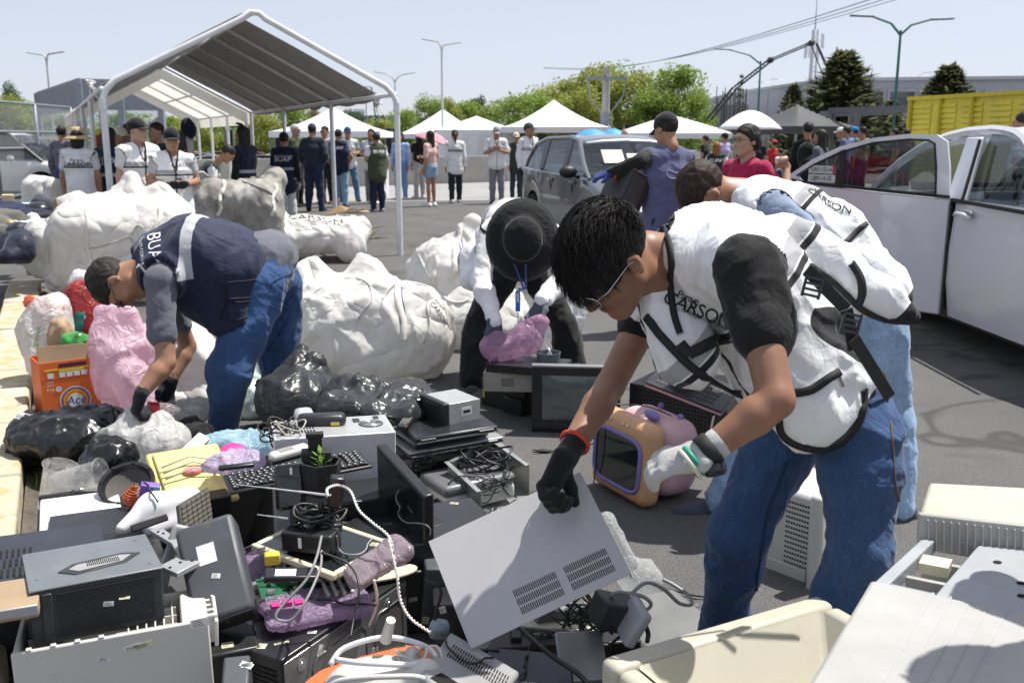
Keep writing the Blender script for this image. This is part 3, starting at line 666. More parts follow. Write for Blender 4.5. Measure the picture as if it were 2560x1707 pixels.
for x0,x1,y0,y1,Y,lab in ((400,482,328,374,52,'black mesh screen seen under the tent near the hanging cap'),(563,585,325,372,52,'narrow black mesh screen behind the raised arm'),(686,735,325,378,50,'black mesh screen left of the small white canopy'),(963,998,322,372,50,'black mesh screen behind the right tent pole'),(1560,1640,312,345,56,'dark blue screen under the trees')):
    a=P(x0,y0,Y);b=P(x1,y1,Y);r=thing('screen_fence',lab,'screen','dark screens beyond the parking lot',loc=(a.x,Y,-.62));m=M();m.box(0,0,.1,b.x-a.x,.03,a.z+.62);m.obj('panel',mat((.012,.013,.018),.7,var=.4,vs=2),r);m=M()
    for i in range(3): x=(b.x-a.x)*i/2;m.cbox((x,-.02,(a.z+.62)/2),(.07,.07,a.z+.72))
    m.obj('post',STL,r)
# ---------------- cage, chain-link fence, banner ----------------
def linkmat(nm,s,w,col=(.42,.45,.48)):
    t=NT(nm);v=t.co((s,s,s));sx=t.n.new('ShaderNodeSeparateXYZ');t.l.new(v,sx.inputs[0]);u=t.math('ADD',sx.outputs[0],sx.outputs[1])
    a=t.math('ABSOLUTE',t.math('SUBTRACT',t.math('FRACT',t.math('ADD',u,sx.outputs[2])),.5));b=t.math('ABSOLUTE',t.math('SUBTRACT',t.math('FRACT',t.math('SUBTRACT',u,sx.outputs[2])),.5))
    f=t.math('LESS_THAN',t.math('MINIMUM',a,b),w);t.set(Base_Color=rgb(col),Roughness=.5,Metallic=.4)
    tr=t.n.new('ShaderNodeBsdfTransparent');ms=t.n.new('ShaderNodeMixShader');t.l.new(f,ms.inputs[0]);t.l.new(tr.outputs[0],ms.inputs[1]);t.l.new(t.b.outputs[0],ms.inputs[2]);t.l.new(ms.outputs[0],t.o.inputs[0]);return t.m
LINK=linkmat('chain_link',11,.085);LINK2=linkmat('fine_link',14,.11,(.35,.4,.45))
CG=mat((.3,.33,.37),.5,.3)
r=thing('wire_cage','tall blue-grey steel cage with slatted top and mesh sides behind the tent','cage');Y=30
A=P(197,200,Y);Bq=P(95,262,39);C=P(398,200,Y+1);z1=A.z;z2=P(197,272,Y).z
fa,fb,fc=V((A.x,A.y,0)),V((Bq.x,Bq.y,0)),V((C.x,C.y,0))
for p in (fa,fb,fc,fb+fc-fa,fa.lerp(fc,.5)): m=M();m.bar(p+V((0,0,-.6)),p+V((0,0,z1)),.18);m.obj('post',CG,r)
m=M()
for i in range(15):
    z=z2+(z1-z2)*i/14
    for p,q in ((fa,fc),(fa,fb)): m.bar(p+V((0,0,z)),q+V((0,0,z)),.07,.1 if p is fa and q is fb else .07)
m.obj('slat',CG,r)['kind']='stuff'
m=M()
for p,q in ((fa,fc),(fa,fb)): m.add([p,q,q+V((0,0,z2)),p+V((0,0,z2))],[(0,1,2,3)])
m.obj('mesh_panel',LINK2,r)
m=M();m.bar(fa+V((0,-.05,.6)),fc+V((0,-.05,z2-.2)),.06);m.bar(fa+V((0,0,z1*.5)),fc+V((0,0,z1*.5)),.06);m.obj('brace',CG,r)
r=thing('chain_link_fence','chain-link fence with grey posts at the left edge','fence');f0=V((P(-150,300,20).x,20,0));f1=V((P(178,300,27).x,27,0));zt=P(0,253,22.5).z
m=M();m.add([f0,f1,f1+V((0,0,zt)),f0+V((0,0,zt))],[(0,1,2,3)]);m.obj('mesh_panel',LINK,r)
for i in range(4): p=f0.lerp(f1,i/3);m=M();m.tube([p,p+V((0,0,zt))],.045,8);m.obj('post',STL,r,smooth=True)
m=M()
for z in (.12,P(0,327,22.5).z-.02,P(0,372,22.5).z,zt): m.tube([f0+V((0,0,z)),f1+V((0,0,z))],.03,6)
m.obj('rail',STL,r,smooth=True)
a=P(90,342,28.5);b=P(178,389,28.5);m=M();m.box(a.x,28.5,b.z,b.x,28.53,a.z);r=thing('warning_banner','white warning banner with black lettering behind the chain-link fence','banner',loc=((a.x+b.x)/2,28.5,0));m.obj('sheet',mat((.75,.75,.75),.7),r,world=True)
for tx,z in (('PELIGRO AREA',a.z-.16),('DE TRABAJO',b.z+.16)): letters('lettering',tx,.2,frame(((a.x+b.x)/2,28.49,z),(1,0,0),(0,-1,0)),DARK,r,depth=.012)
for x in (a.x+.05,b.x-.05): m=M();m.bar((x,28.58,-.1),(x,28.58,a.z),.05);m.obj('post',STL,r,world=True)
# ---------------- cars ----------------
RUB=mat((.015,.015,.016),.8,bump=.3,bs=90);CHR=mat((.55,.56,.58),.25,.9,bump=0);CGL=glass((.34,.38,.39),.02,.15,'car_glass',1.28);BLK=mat((.012,.012,.013),.5)
def interp(pts,x):
    for (a,b),(c,d) in zip(pts,pts[1:]):
        if a <= x <= c: t=(x-a)/(c-a) if c >a else 0;return b+(d-b)*t
    return pts[0][1] if x <pts[0][0] else pts[-1][1]
def wheel(r,x,y,rad=.31,w=.2):
    T=Matrix.Translation((x,y,rad)) @ Matrix.Rotation(pi/2 if y <0 else -pi/2,4,'X')
    m=M();k=rad;m.lathe([(k*.62,-w/2),(k*.93,-w/2),(k,-w*.35),(k,w*.35),(k*.93,w/2),(k*.62,w/2)],28,T,False);o=m.obj('wheel',RUB,r,smooth=2)
    m=M();m.lathe([(.03,w*.3),(k*.2,w*.34),(k*.22,w*.2),(k*.55,w*.2),(k*.64,w*.48)],28,T,False)
    for i in range(7): a=i*2*pi/7;m.bar(T @ V((cos(a)*k*.15,sin(a)*k*.15,w*.34)),T @ V((cos(a)*k*.6,sin(a)*k*.6,w*.4)),.035,.02)
    m.obj('rim',CHR,o,smooth=2)
def car(name,lab,cat,paint,L=4.2,Wd=1.74,H=1.46,style='hatch',mtx=None,detail=1,group=None,belt0=.92,gap=None):
    """x forward, origin under the middle"""
    r=thing(name,lab,cat,group,mtx=mtx);h=L/2;B=belt0
    if style=='hatch': hood=[(-h,.55),(-h+.05,B),(-h+.3,B+.07),(h*.42,B),(h*.55,B-.02),(h*.9,.72),(h,.55)];roof=[(-h+.12,B+.05),(-h+.42,H-.12),(-h+.9,H-.02),(-.1,H),(h*.14,H-.05),(h*.55,B-.01)]
    elif style=='van': hood=[(-h,.5),(-h+.05,B),(h*.6,B),(h*.92,.8),(h,.55)];roof=[(-h+.04,B+.05),(-h+.1,H-.05),(0,H),(h*.3,H-.06),(h*.66,B)]
    else: hood=[(-h,.55),(-h+.06,B-.04),(-h+.5,B),(h*.42,B),(h*.55,B-.03),(h*.92,.7),(h,.55)];roof=[(-h+.52,B),(-h+.85,H-.26),(-h+1.15,H-.12),(-.75,H-.045),(-.45,H-.01),(-.1,H),(h*.08,H-.02),(h*.16,H-.07),(h*.56,B-.02)]
    xs=sorted(set([round(-h+L*i/44,3) for i in range(45)]));wr=.33;wx=(-h+.78,h-.82)
    def half(x): e=min(1,(h-abs(x))/.55);return Wd/2*(.80+.20*math.sqrt(max(0,1-(1-e)**2)))
    m=M();rows=[]
    for x in xs:
        w=half(x);zt=interp(hood,x);zs=.2
        for q in wx:
            if abs(x-q) <wr+.03: zs=max(zs,.3+math.sqrt(max(0,(wr+.04)**2-(x-q)**2)))
        pr=[(w*.96,zs),(w,zs+(zt-zs)*.3),(w*1.0,zs+(zt-zs)*.62),(w*.975,zt-.03),(w*.93,zt),(w*.45,zt+.025),(0,zt+.035)]
        rows.append([(x,-a,b) for a,b in pr] +[(x,a,b) for a,b in pr[-2::-1]])
    k=len(rows[0]);vs=[p for rw in rows for p in rw];fs=[(i*k+j,i*k+j+1,(i+1)*k+j+1,(i+1)*k+j) for i in range(len(rows)-1) for j in range(k-1) if not (gap and gap[0] <xs[i]+.05 <gap[1] and j <4)]
    fs+=[tuple(range(k)),tuple((len(rows)-1)*k+j for j in range(k))[::-1]]
    m.add(vs,fs);m.obj('body',paint,r,smooth=2)
    m=M();m.box(-h+.1,-Wd/2*.9,.16,h-.1,Wd/2*.9,.3 if not gap else .22);m.obj('underbody',BLK,r,world=False)
    gx=[x for x,_ in roof];x0,x1=gx[0],gx[-1]
    def wall(x,z,s):
        zr=interp(roof,x);w=half(x)*.93;t=0 if H-B <.01 else max(0,min(1,(z-B)/(H-B)));return (x,s*(w-(.2*t**1.2)),z)
    m=M();g=[]
    n=26
    for s in (-1,1):
        X=[x0+(x1-x0)*i/n for i in range(n+1)]
        up=[wall(x,interp(roof,x)-.03,s) for x in X];lo=[wall(x,interp(hood,x)-.01,s) for x in X]
        vs=[]
        for a,b in zip(lo,up): vs+=[a,b]
        g.append((lo,up))
        m.add(vs,[(2*i,2*i+2,2*i+3,2*i+1) if s <0 else (2*i,2*i+1,2*i+3,2*i+2) for i in range(n) if not (gap and s <0 and gap[0]-.25 <X[i]+.05 <gap[1])])
    pane=m.obj('side_window',CGL,r,smooth=False)
    m=M()                                 # roof skin
    X=[x0+(x1-x0)*i/n for i in range(n+1)];rr=[p[0] for p in roof];xa=roof[2][0]-(.12 if style != 'sedan' else 0);xb=roof[-2][0]+.1
    vs=[]
    XR=[xa+(xb-xa)*i/16 for i in range(17)]
    for x in XR:
        z=interp(roof,x)
        for q in (-1,-.85,-.5,0,.5,.85,1): yy=wall(x,z-.03,1)[1]*abs(q);vs.append((x,math.copysign(yy,q) if q else 0,z-.03+.055*(1-q*q)))
    m.add(vs,[(i*7+j,(i+1)*7+j,(i+1)*7+j+1,i*7+j+1) for i in range(16) for j in range(6)]);m.obj('roof',paint,r,smooth=True,sol=.02)
    for nm,(p,q) in (('windscreen',(roof[-1],(xb,interp(roof,xb)))),('rear_window',(roof[0],(xa,interp(roof,xa))))):
        m=M()
        def f(u,v): x=p[0]+(q[0]-p[0])*v;z=p[1]+(q[1]-p[1])*v+.02*sin(pi*v);yy=wall(x,z,1)[1];b=.12*(1-(2*u-1)**2)*(1 if p[0] >0 else -1);return (x+b*.6,-yy+2*yy*u,z+abs(b)*.12)
        m.grid(f,10,6);m.obj(nm,CGL,r,smooth=True)
    m=M()
    for s in (-1,1):
        pts=[wall(x,interp(roof,x)-.02,s) for x in X];m.tube(pts,.035 if detail >1 else .045,6)
        if gap and s <0: continue
        for x in ((-h*.02,-h+1.0) if style != 'van' else (h*.25,-h*.3)):
            a=wall(x+.12,interp(hood,x),s);b=wall(x,interp(roof,x)-.03,s);m.bar(a,b,.07,.05)
    m.obj('pillar',paint if detail >1 else BLK,r,smooth=False)
    for s in (-1,1):
        for q in wx: wheel(r,q,s*(Wd/2-.11),.31)
        if gap: continue
        m=M();m.sph((h*.36,s*(Wd/2+.1),B+.06),(.08,.13,.085),8);m.bar((h*.36,s*(Wd/2-.1),B-.02),(h*.36,s*(Wd/2+.08),B+.02),.04);m.obj('mirror',paint if detail <2 else BLK,r,smooth=True)
        m=M();m.sph((h-.22,s*(Wd/2-.3),.68),(.2,.17,.085),8);m.obj('headlight',glass((.8,.85,.9),.05,2,'lamp_glass') if detail >1 else CHR,r,smooth=True)
        m=M();m.sph((-h+.12,s*(Wd/2-.2),.8),(.12,.13,.1),8);m.obj('tail_light',mat((.45,.02,.02),.2),r,smooth=True)
    return r
def paint(c,metal=.1,rough=.3):
    t=NT('car_paint');t.set(Base_Color=rgb(c),Roughness=rough,Metallic=metal);t.b.inputs['Coat Weight'].default_value=1;t.b.inputs['Coat Roughness'].default_value=.04;return t.m
PC=[paint((.75,.76,.77)),paint((.03,.12,.38)),paint((.5,.03,.03)),paint((.35,.36,.38)),paint((.1,.11,.12)),paint((.42,.02,.03))]
random.seed(21)
p1=car('parked_car','','car',PC[0],style='sedan');p2=car('parked_car','','car',PC[0],L=3.9,style='hatch');used=set();i=0
names={0: 'white',1: 'blue',2: 'red',3: 'silver',4: 'dark grey',5: 'crimson'}
spots=[]
for px,Y,k,rz in [(455,38,0,.2),(520,40,3,.1),(560,47,4,.3),(610,34.5,0,0),(665,37,0,.2),(640,46,2,.1),(710,41,0,.3),(770,48,1,.2),(850,40,3,.1),(900,48,5,.3),(945,41,0,.1),(1010,38,1,.1),(1040,47,2,.2),(1062,40,0,.1),(1090,55,3,0),(1375,44,0,1.3),(1400,40,5,1.4),(1340,52,3,.2),(1420,54,2,.2),(1500,50,0,.3),(985,55,0,0),(880,58,4,.2),(545,36,1,.4),(475,50,2,.1),(1825,50,0,.2),(1780,54,3,.2)]:
    q=P(px,360,Y);mt_=Matrix.Translation((q.x,Y,-.62)) @ Matrix.Rotation(rz+.1*rnd(),4,'Z');side='nearer' if Y <42 else 'farther'
    nb=[(455,'by the hanging cap'),(545,'just behind the wall under the tent'),(620,'behind the raised-arm worker'),(680,'left of the third tent pole'),(760,'behind the dark jacket man'),(860,'between the standing group'),(925,'behind the green vest woman'),(985,'beside the right tent pole'),(1020,'under the pink umbrella'),(1050,'near the long-haired girl'),(1095,'by the marquee wall'),(1350,'left of the grey hatchback'),(1385,'behind the capped volunteer'),(1410,'at the rear of the grey hatchback'),(1440,'under the peaked canopy'),(1510,'behind the blue umbrellas'),(1790,'behind the smiling woman'),(2000,'beside the seated vendor')]
    wh=next(w for x,w in nb if px <= x);lab='%s car in the %s parked row, %s' % (names[k],side,wh)
    src=p1 if i % 2==0 else p2;i+=1
    if id(src) not in used:
        used.add(id(src));src.matrix_world=mt_;src['_m']=[x for qq in mt_ for x in qq];tag(src,lab,'car','cars parked beyond the wall')
        for c in src.children:
            if c.name.split('.')[0] in ('body','roof','mirror'): c.material_slots[0].link='OBJECT';c.material_slots[0].material=PC[k]
    else: dup(src,mt_,lab,'cars parked beyond the wall',{'body': PC[k],'roof': PC[k],'mirror': PC[k]})
q=P(20,430,24);car('parked_suv','white car behind the chain-link fence at the left edge','car',PC[0],4.5,1.8,1.65,'van',Matrix.Translation((q.x-.6,24.5,0)) @ Matrix.Rotation(.1,4,'Z'))
GP=paint((.13,.15,.17),.4)
q=P(1452,430,13.3);mt_=Matrix.Translation((1.5,14.1,0)) @ Matrix.Rotation(R(-74),4,'Z')
r=car('hatchback_car','dark grey hatchback with papers behind the windscreen','car',GP,4.15,1.78,1.49,'hatch',mt_,2,belt0=.95)
m=M();m.slab([(.95,-.55,1.13),(.8,-.55,1.3),(.8,-.25,1.3),(.95,-.25,1.13)],(1,0,.8),.004);m.slab([(1.02,-.2,1.08),(.85,-.2,1.25),(.85,.0,1.25),(1.02,.02,1.08)],(1,0,.8),.004);m.obj('paper',mat((.75,.75,.6),.8),r)
for s in (-1,1):
    for x in (-.35,.62): m=M();m.bar((x-.1,s*.895,.86),(x+.1,s*.895,.87),.03,.035);m.obj('door_handle',GP,r,bev=.008)
m=M();m.box(-.2,-.7,.3,.15,-.15,1.0);m.box(-.2,.15,.3,.15,.7,1.0);m.box(-1.2,-.65,.3,-.9,.65,.95);m.obj('seat',BLK,r,bev=.06)
m=M();m.bar((.62,-.84,.3),(.6,-.9,.9),.012,.012);m.bar((-.3,-.85,.3),(-.32,-.9,.9),.012);m.obj('door_seam',BLK,r)
WPT=paint((.72,.73,.76),0,.25);cT=Matrix.Translation((3.99,6.75,0)) @ Matrix.Rotation(-pi/2+.02,4,'Z')
r=car('sedan_car','white saloon car with its rear door open towards the workers','car',WPT,4.5,1.76,1.53,'sedan',cT,2,belt0=1.03,gap=(-1.1,-.12))
def loc_(X,Y,z): return cT.inverted() @ V((X,Y,z))
hg,dd=V((3.09,6.86,0)),V((-.722,.692,0));nD=V((.692,.722,0));L=1.29
def dp(u,z,o=0): return hg+dd*u*L+nD*o+V((0,0,z))
low=[(0,.2),(.62,.22),(.72,.42),(.86,.62),(1.0,.72),(1.0,1.13),(.8,1.10),(.4,1.06),(0,1.03)];m=M();m.slab([dp(u,z) for u,z in low],nD,.05);door=m.obj('rear_door',WPT,r,world=True,bev=.012)
arch=[(0,1.03),(.015,1.25),(.04,1.43),(.10,1.478),(.25,1.482),(.45,1.455),(.65,1.39),(.82,1.29),(.95,1.18),(1.0,1.13)];inn=[(.075,1.05),(.085,1.25),(.105,1.415),(.14,1.438),(.25,1.443),(.45,1.418),(.64,1.35),(.80,1.255),(.91,1.165),(.865,1.10)]
m=M()
for i in range(9): m.slab([dp(*arch[i]),dp(*arch[i+1]),dp(*inn[i+1]),dp(*inn[i])],nD,.035)
m.obj('door_frame',WPT,door,world=False);[c_ for c_ in door.children][-1].data.transform(wm(r).inverted())
def dchild(m,nm,mm_): o=m.obj(nm,mm_,door);o.data.transform(wm(r).inverted());return o
m=M();m.tube([dp(u,z,-.004) for u,z in inn[:9]],.008,5);dchild(m,'window_seal',BLK);m=M();m.slab([dp(0,1.035,-.008),dp(.4,1.065,-.008),dp(.87,1.105,-.008),dp(1,1.135,-.008),dp(1,1.155,-.008),dp(.87,1.125,-.008),dp(.4,1.087,-.008),dp(0,1.057,-.008)],nD,.02);dchild(m,'belt_moulding',BLK)
m=M();m.slab([dp(.615,1.08,-.004),dp(.645,1.085,-.004),dp(.645,1.36,-.004),(dp(.615,1.37,-.004))],nD,.03);dchild(m,'window_divider',BLK);m=M();m.add([dp(u,z,.012) for u,z in inn],[tuple(range(10))]);dchild(m,'window',CGL)
PL=mat((.55,.62,.58),.5,bump=0);xd=-dd
for z0_,tx,cc in ((1.185,'UAV-153-A',1),(1.118,'UBM-14-53',0)):
    m=M();m.slab([dp(.665,z0_,-.004),dp(.835,z0_+.004,-.004),dp(.835,z0_+.062,-.004),dp(.665,z0_+.058,-.004)],nD,.003);pl_=m.obj('number_plate',PL,r,world=True);letters('plate_number',tx,.05,frame(dp(.752,z0_+.03,-.006),xd,-nD),mat((.03,.06,.04),.6),r,depth=.001,font_w=.72)
    if cc: m=M();m.slab([dp(.665,z0_,-.006),dp(.682,z0_,-.006),dp(.682,z0_+.06,-.006),dp(.665,z0_+.058,-.006)],nD,.002);m.obj('plate_band',mat((.45,.02,.1),.5),r,world=True)
def sp(Y,z,o=0): return V((3.105-o+.0*(Y-6),Y,z))
m=M();m.tube([sp(6.72,.93,.035),sp(6.66,.945,.05),sp(6.55,.945,.05),sp(6.48,.925,.035)],[.012,.016,.016,.012],8);m.obj('door_handle',WPT,r,smooth=True,world=True);m=M();m.sph(sp(6.6,.945,-.0),(.012,.07,.03),8);m.obj('handle_cup',mat((.35,.36,.38),.3),r,world=True,smooth=True)
m=M();m.slab([sp(6.83,1.04,.012),sp(5.6,1.02,.012),sp(5.6,.995,.012),sp(6.83,1.015,.012)],(1,0,0),.02);m.obj('belt_moulding',BLK,r,world=True)
m=M();m.tube([sp(6.83,.22,.004),sp(6.84,.7,.006),sp(6.83,1.0,.004)],.005,4);m.obj('door_seam',BLK,r,world=True)
m=M();m.slab([sp(6.99,1.03,-.02),sp(6.70,1.03,.0),sp(6.88,1.46,-.17),sp(7.08,1.46,-.17)],(1,0,0),.05);m.obj('centre_pillar',WPT,r,world=True,bev=.01)
m=M();m.tube([sp(6.69,1.04,.0),sp(6.86,1.44,-.16)],.012,5);m.obj('window_seal',BLK,r,world=True)
m=M()
for yy in (.42,-.42): m.sph((.05,yy,1.22),(.08,.14,.12),10);m.box(-.15,yy-.22,.4,.1,yy+.22,1.08);m.box(-.1,yy-.24,.3,.45,yy+.24,.5)
m.box(-1.25,-.65,.35,-.75,.65,.55);m.box(-1.35,-.65,.5,-1.15,.65,1.1);m.obj('seat',BLK,r,smooth=2)
m=M();m.grid(lambda u,v: (.55+.02*sin(v*6.28)*0+cos(u*6.28)*.02,.38+.17*cos(v*6.28)+0*u,.98+.17*sin(v*6.28)+sin(u*6.28)*.015),6,24,True);m.obj('steering_wheel',BLK,r)
# ---------------- people ----------------
def A3(v): return np.array(v,float)
SK=[skin((.36,.19,.115)),skin((.27,.135,.08)),skin((.45,.27,.18))]
HAIR={}
def hairmat(c=(.012,.01,.009),c2=None):
    k=(c,c2)
    if k in HAIR: return HAIR[k]
    t=NT('hair');c2=c2 or tuple(x*3+.004 for x in c);n=t.noise(60,3,.6,t.co((3,3,.5)));t.set(Base_Color=t.mix(t.ramp(n,.35,.7),c,c2),Roughness=.5);t.b.inputs['Specular IOR Level'].default_value=.22
    t.bump(n,.6,.006);HAIR[k]=t.m;return t.m
def headsdf(q,det=1):
    """q in head space (x right, y to the face, z up), metres"""
    E=lambda c,r: el(c,r)(q)
    def sm(a,b,k): h=np.clip(.5+.5*(b-a)/k,0,1);return b*(1-h)+a*h-k*h*(1-h)
    d=E((0,-.014,.035),(.077,.098,.092));d=sm(d,E((0,.03,-.03),(.062,.062,.085)),.04)
    d=sm(d,rc((0,.07,-.098),(0,.06,-.09),.022,.024)(q),.03)
    for s in (-1,1):
        d=sm(d,rc((s*.05,.0,-.06),(s*.012,.066,-.1),.018,.017)(q),.03);d=sm(d,E((s*.04,.07,-.022),(.022,.018,.022)),.025)
    d=sm(d,rc((-.034,.086,.032),(.034,.086,.032),.012,.012)(q),.018)
    for s in (-1,1): d=-sm(-d,rc((s*.031,.105,.012),(s*.036,.1,.012),.014,.012)(q),.014)
    d=sm(d,rc((0,.092,.02),(0,.113,-.026),.007,.012)(q),.012)
    for s in (-1,1): d=sm(d,E((s*.013,.1,-.03),(.009,.011,.008)),.008)
    d=sm(d,rc((-.017,.089,-.056),(.017,.089,-.056),.0065,.0065,(0,0,1),.8)(q),.006);d=sm(d,rc((-.014,.087,-.068),(.014,.087,-.068),.008,.008)(q),.006)
    if det:
        for s in (-1,1):
            d=sm(d,rc((s*.031,.0925,.011),(s*.032,.0925,.011),.0125,.0125)(q),.004)
    for s in (-1,1):
        R1=Matrix.Rotation(s*-.35,3,'Z');e=el((s*.084,-.012,-.004),(.010,.024,.034),R1)(q);e=np.maximum(e,-el((s*.094,-.004,.0),(.009,.014,.021),R1)(q));d=sm(d,e,.006)
    d=sm(d,rc((0,-.03,-.06),(0,-.045,-.15),.05,.052)(q),.03);return d
def hairsdf(style,face=.080):
    def f(q):
        d=el((0,-.018,.042),(.085,.108,.098))(q);n=A3((0,-.62,.78));pl_=-(q-A3((0,.085,.072))) @ n
        side=np.where(np.abs(q[:,0]) >.05,.0,0);d1=np.maximum(d,pl_)
        ear=el((.085,.012,-.012),(.03,.03,.045))(q);ear2=el((-.085,.012,-.012),(.03,.03,.045))(q);d1=np.maximum(d1,-np.minimum(ear,ear2))
        if style in ('long','bob','crop'):
            L={'long': -.30,'bob': -.09,'crop': -.01}[style]
            h=rc((0,-.03,.03),(0,-.055,L),.085,.075,(1,0,0),1.12)(q);h=np.maximum(h,(q[:,1]-(.02+.0*q[:,2])));h=np.maximum(h,-rc((0,0,0),(0,.06,-.2),.058,.06)(q));d1=np.minimum(d1,h)
        if style=='pony': d1=np.minimum(d1,uni([rc((0,-.11,.05),(0,-.15,.0),.03,.035),rc((0,-.15,0),(0,-.125,-.2),.035,.014)],.02)(q))
        if style=='bun': d1=np.minimum(d1,el((0,-.1,.12),.04)(q))
        return d1
    return f
def hframe(c,fd,up,s=1.):
    fd=V(fd).normalized();up=V(up);x=fd.cross(up).normalized();z=x.cross(fd)
    Rm_=np.array(((x.x,fd.x,z.x),(x.y,fd.y,z.y),(x.z,fd.z,z.z)));c=A3(c)
    return Rm_,c,s
def inhead(fr,f,rad=.2):
    Rm_,c,s=fr
    g=lambda p: f(((p-c) @ Rm_)/s)*s
    g.b=(c-rad*s,c+rad*s);return g
def hm(fr):
    Rm_,c,s=fr;m=Matrix(Rm_.tolist()).to_4x4() @ Matrix.Scale(s,4);m.translation=V(c);return m
def hand(wr,d,n,thumb,curl=.5,s=1.,spread=.0,curls=None):
    """wr wrist, d direction of the palm, n palm normal (fingers bend to it), thumb +1/-1 side"""
    wr=V(wr);d=V(d).normalized();n=V(n);n=(n-d*n.dot(d)).normalized();w=d.cross(n)*thumb;out=[]
    k=.0105*s;out.append(rc(wr-d*.01*s,wr+d*.075*s,.021*s,.017*s,w,1.75));L=[.072,.082,.076,.058]
    for i in range(4):
        b=wr+d*(.085-abs(i-1)*.004)*s+w*(.031-.0205*i)*s;a=0;p=b;c=curls[i] if curls else curl
        for j,(f,r0,r1) in enumerate(((.45,1,.92),(.3,.92,.85),(.25,.85,.72))):
            a+=c*(.75,1.0,.8)[j];dd=(d*cos(a)+n*sin(a)+w*spread*(1.5-i)*.3).normalized();q=p+dd*L[i]*f*s;out.append(rc(p,q,k*r0,k*r1));p=q
    b=wr+d*.022*s+w*.026*s;t1=(d*.62+w*.62+n*.45).normalized();m_=b+t1*.045*s;t2=(d*.9+w*.15+n*(.2+curl*.6)).normalized();e=m_+t2*.034*s;out+=[rc(b,m_,.0155*s,.0125*s),rc(m_,e,.012*s,.0095*s)]
    return out
def stand(loc,rz,h=1.72,arms=('down','down'),lean=0.,stride=0.,wide=.0,headturn=0.,nod=0.,sz=1.):
    """standing figure; rz = direction it faces (0 = towards +X)"""
    k=h/1.75;f=V((cos(rz),sin(rz),0));r=V((sin(rz),-cos(rz),0));u=V((0,0,1));B=V(loc)
    J={'k': k,'pel': B+u*.93*k,'side': r,'front': f};J['chest']=J['pel']+u*.32*k+f*lean*.3;J['neck']=J['pel']+u*.53*k+f*lean*.55
    hf=(Matrix.Rotation(headturn,3,'Z') @ f)*cos(nod)-u*sin(nod);J['hd']=hf;J['hu']=u*cos(nod)+f*sin(nod)
    J['head']=J['neck']+u*.145*k+f*(.02+lean*.2+.04*sin(max(0,nod)))
    for n_,s in (('R',1),('L',-1)):
        sd=1 if s >0 else -1;J['sh'+n_]=J['neck']+r*s*.175*k-u*.065*k;st=stride*sd
        J['hip'+n_]=J['pel']+r*s*.085*k-u*.03*k;J['kn'+n_]=B+r*s*(.10+wide*.5)*k+u*.49*k+f*(st*.5+.01);J['an'+n_]=B+r*s*(.105+wide)*k+u*(.085+(max(0,-st)*.12))*k+f*st;J['fd'+n_]=(f+r*s*.18).normalized()
        a=arms[0 if s >0 else 1];S_=J['sh'+n_]
        if a=='down': e=S_-u*.28*k+r*s*.05-f*.02;w=e-u*.245*k+f*.05;hd_,hn=-u+f*.1,-r*s+f*.3
        elif a=='front': e=S_-u*.25*k+r*s*.07;w=J['chest']-u*.13*k+f*.27+r*s*.05;hd_,hn=-r*s*.8+f*.4,-f+u*.2
        elif a=='phone': e=S_-u*.25*k+r*s*.09+f*.03;w=J['chest']-u*.03*k+f*.26+r*s*.055;hd_,hn=-r*s*.7+u*.4+f*.3,-f+u*.3
        elif a=='pocket': e=S_-u*.26*k+r*s*.11-f*.05;w=J['pel']+r*s*.17*k-u*.02+f*.04;hd_,hn=-u+f*.2,-r*s
        elif a=='hip': e=S_-u*.2*k+r*s*.17-f*.05;w=J['pel']+r*s*.15*k+u*.08+f*.07;hd_,hn=-r*s+f*.3-u*.4,-f
        elif a=='raise': e=S_+u*.10*k+f*.22+r*s*.06;w=e+u*.22*k-f*.09-r*s*.04;hd_,hn=u*.5+f*.6,-u
        elif a=='cross': e=S_-u*.24*k+r*s*.06+f*.02;w=J['chest']-u*.08*k+f*.17-r*s*.07;hd_,hn=-r*s,-f
        elif a=='chest': e=S_-u*.2*k+r*s*.06+f*.04;w=J['chest']+u*.04*k+f*.24;hd_,hn=-r*s*.5+u*.6,-f
        elif a=='back': e=S_-u*.25*k+r*s*.09-f*.1;w=J['pel']+r*s*.03-f*.17+u*.08;hd_,hn=-r*s,f
        else: e,w,hd_,hn=a
        J['el'+n_],J['wr'+n_],J['hdir'+n_],J['hn'+n_]=e,w,hd_,hn
    return J
def rotto(v,a): return v
def arm_parts(J,n_,fat,upto=2.,r0=.048,r1=.036,r2=.026):
    k=J['k'];s_,e,w=J['sh'+n_],J['el'+n_],J['wr'+n_];o=[]
    if upto <= 1: m_=s_.lerp(e,upto);return [rc(s_,m_,r0*k*fat,(r0+(r1-r0)*upto)*k*fat)]
    m_=e.lerp(w,upto-1);b=e.lerp(w,.28)
    return [rc(s_,e,r0*k*fat,r1*1.05*k*fat),rc(e,b,r1*1.03*k*fat,r1*1.1*k*fat),rc(b,m_,r1*1.1*k*fat,(r1+(r2-r1)*(upto-1))*k*fat)]
def torso(J,o=0.,fat=1.,top=1.,low=.0,belly=0.):
    k=J['k'];p,c,n,sd,fr=J['pel'],J['chest'],J['neck'],J['side'],J['front'];w=p.lerp(c,.5);up=(n-p).normalized();R0=lambda r: r*k*fat+o
    L=[rc(p+up*low,w,R0(.112),R0(.100),sd,1.32),rc(w+fr*belly*.5,c,R0(.100+belly*.5),R0(.112),sd,1.38),rc(c,c.lerp(n,.62),R0(.112),R0(.078),sd,1.45)]
    if belly: L.append(el(p.lerp(c,.35)+fr*.05,(.12*k+belly,)*3))
    for s in 'RL': L.append(rc(c.lerp(n,.72)+sd*(.03 if s=='R' else -.03),J['sh'+s]-up*.012,R0(.062),R0(.052)))
    return L
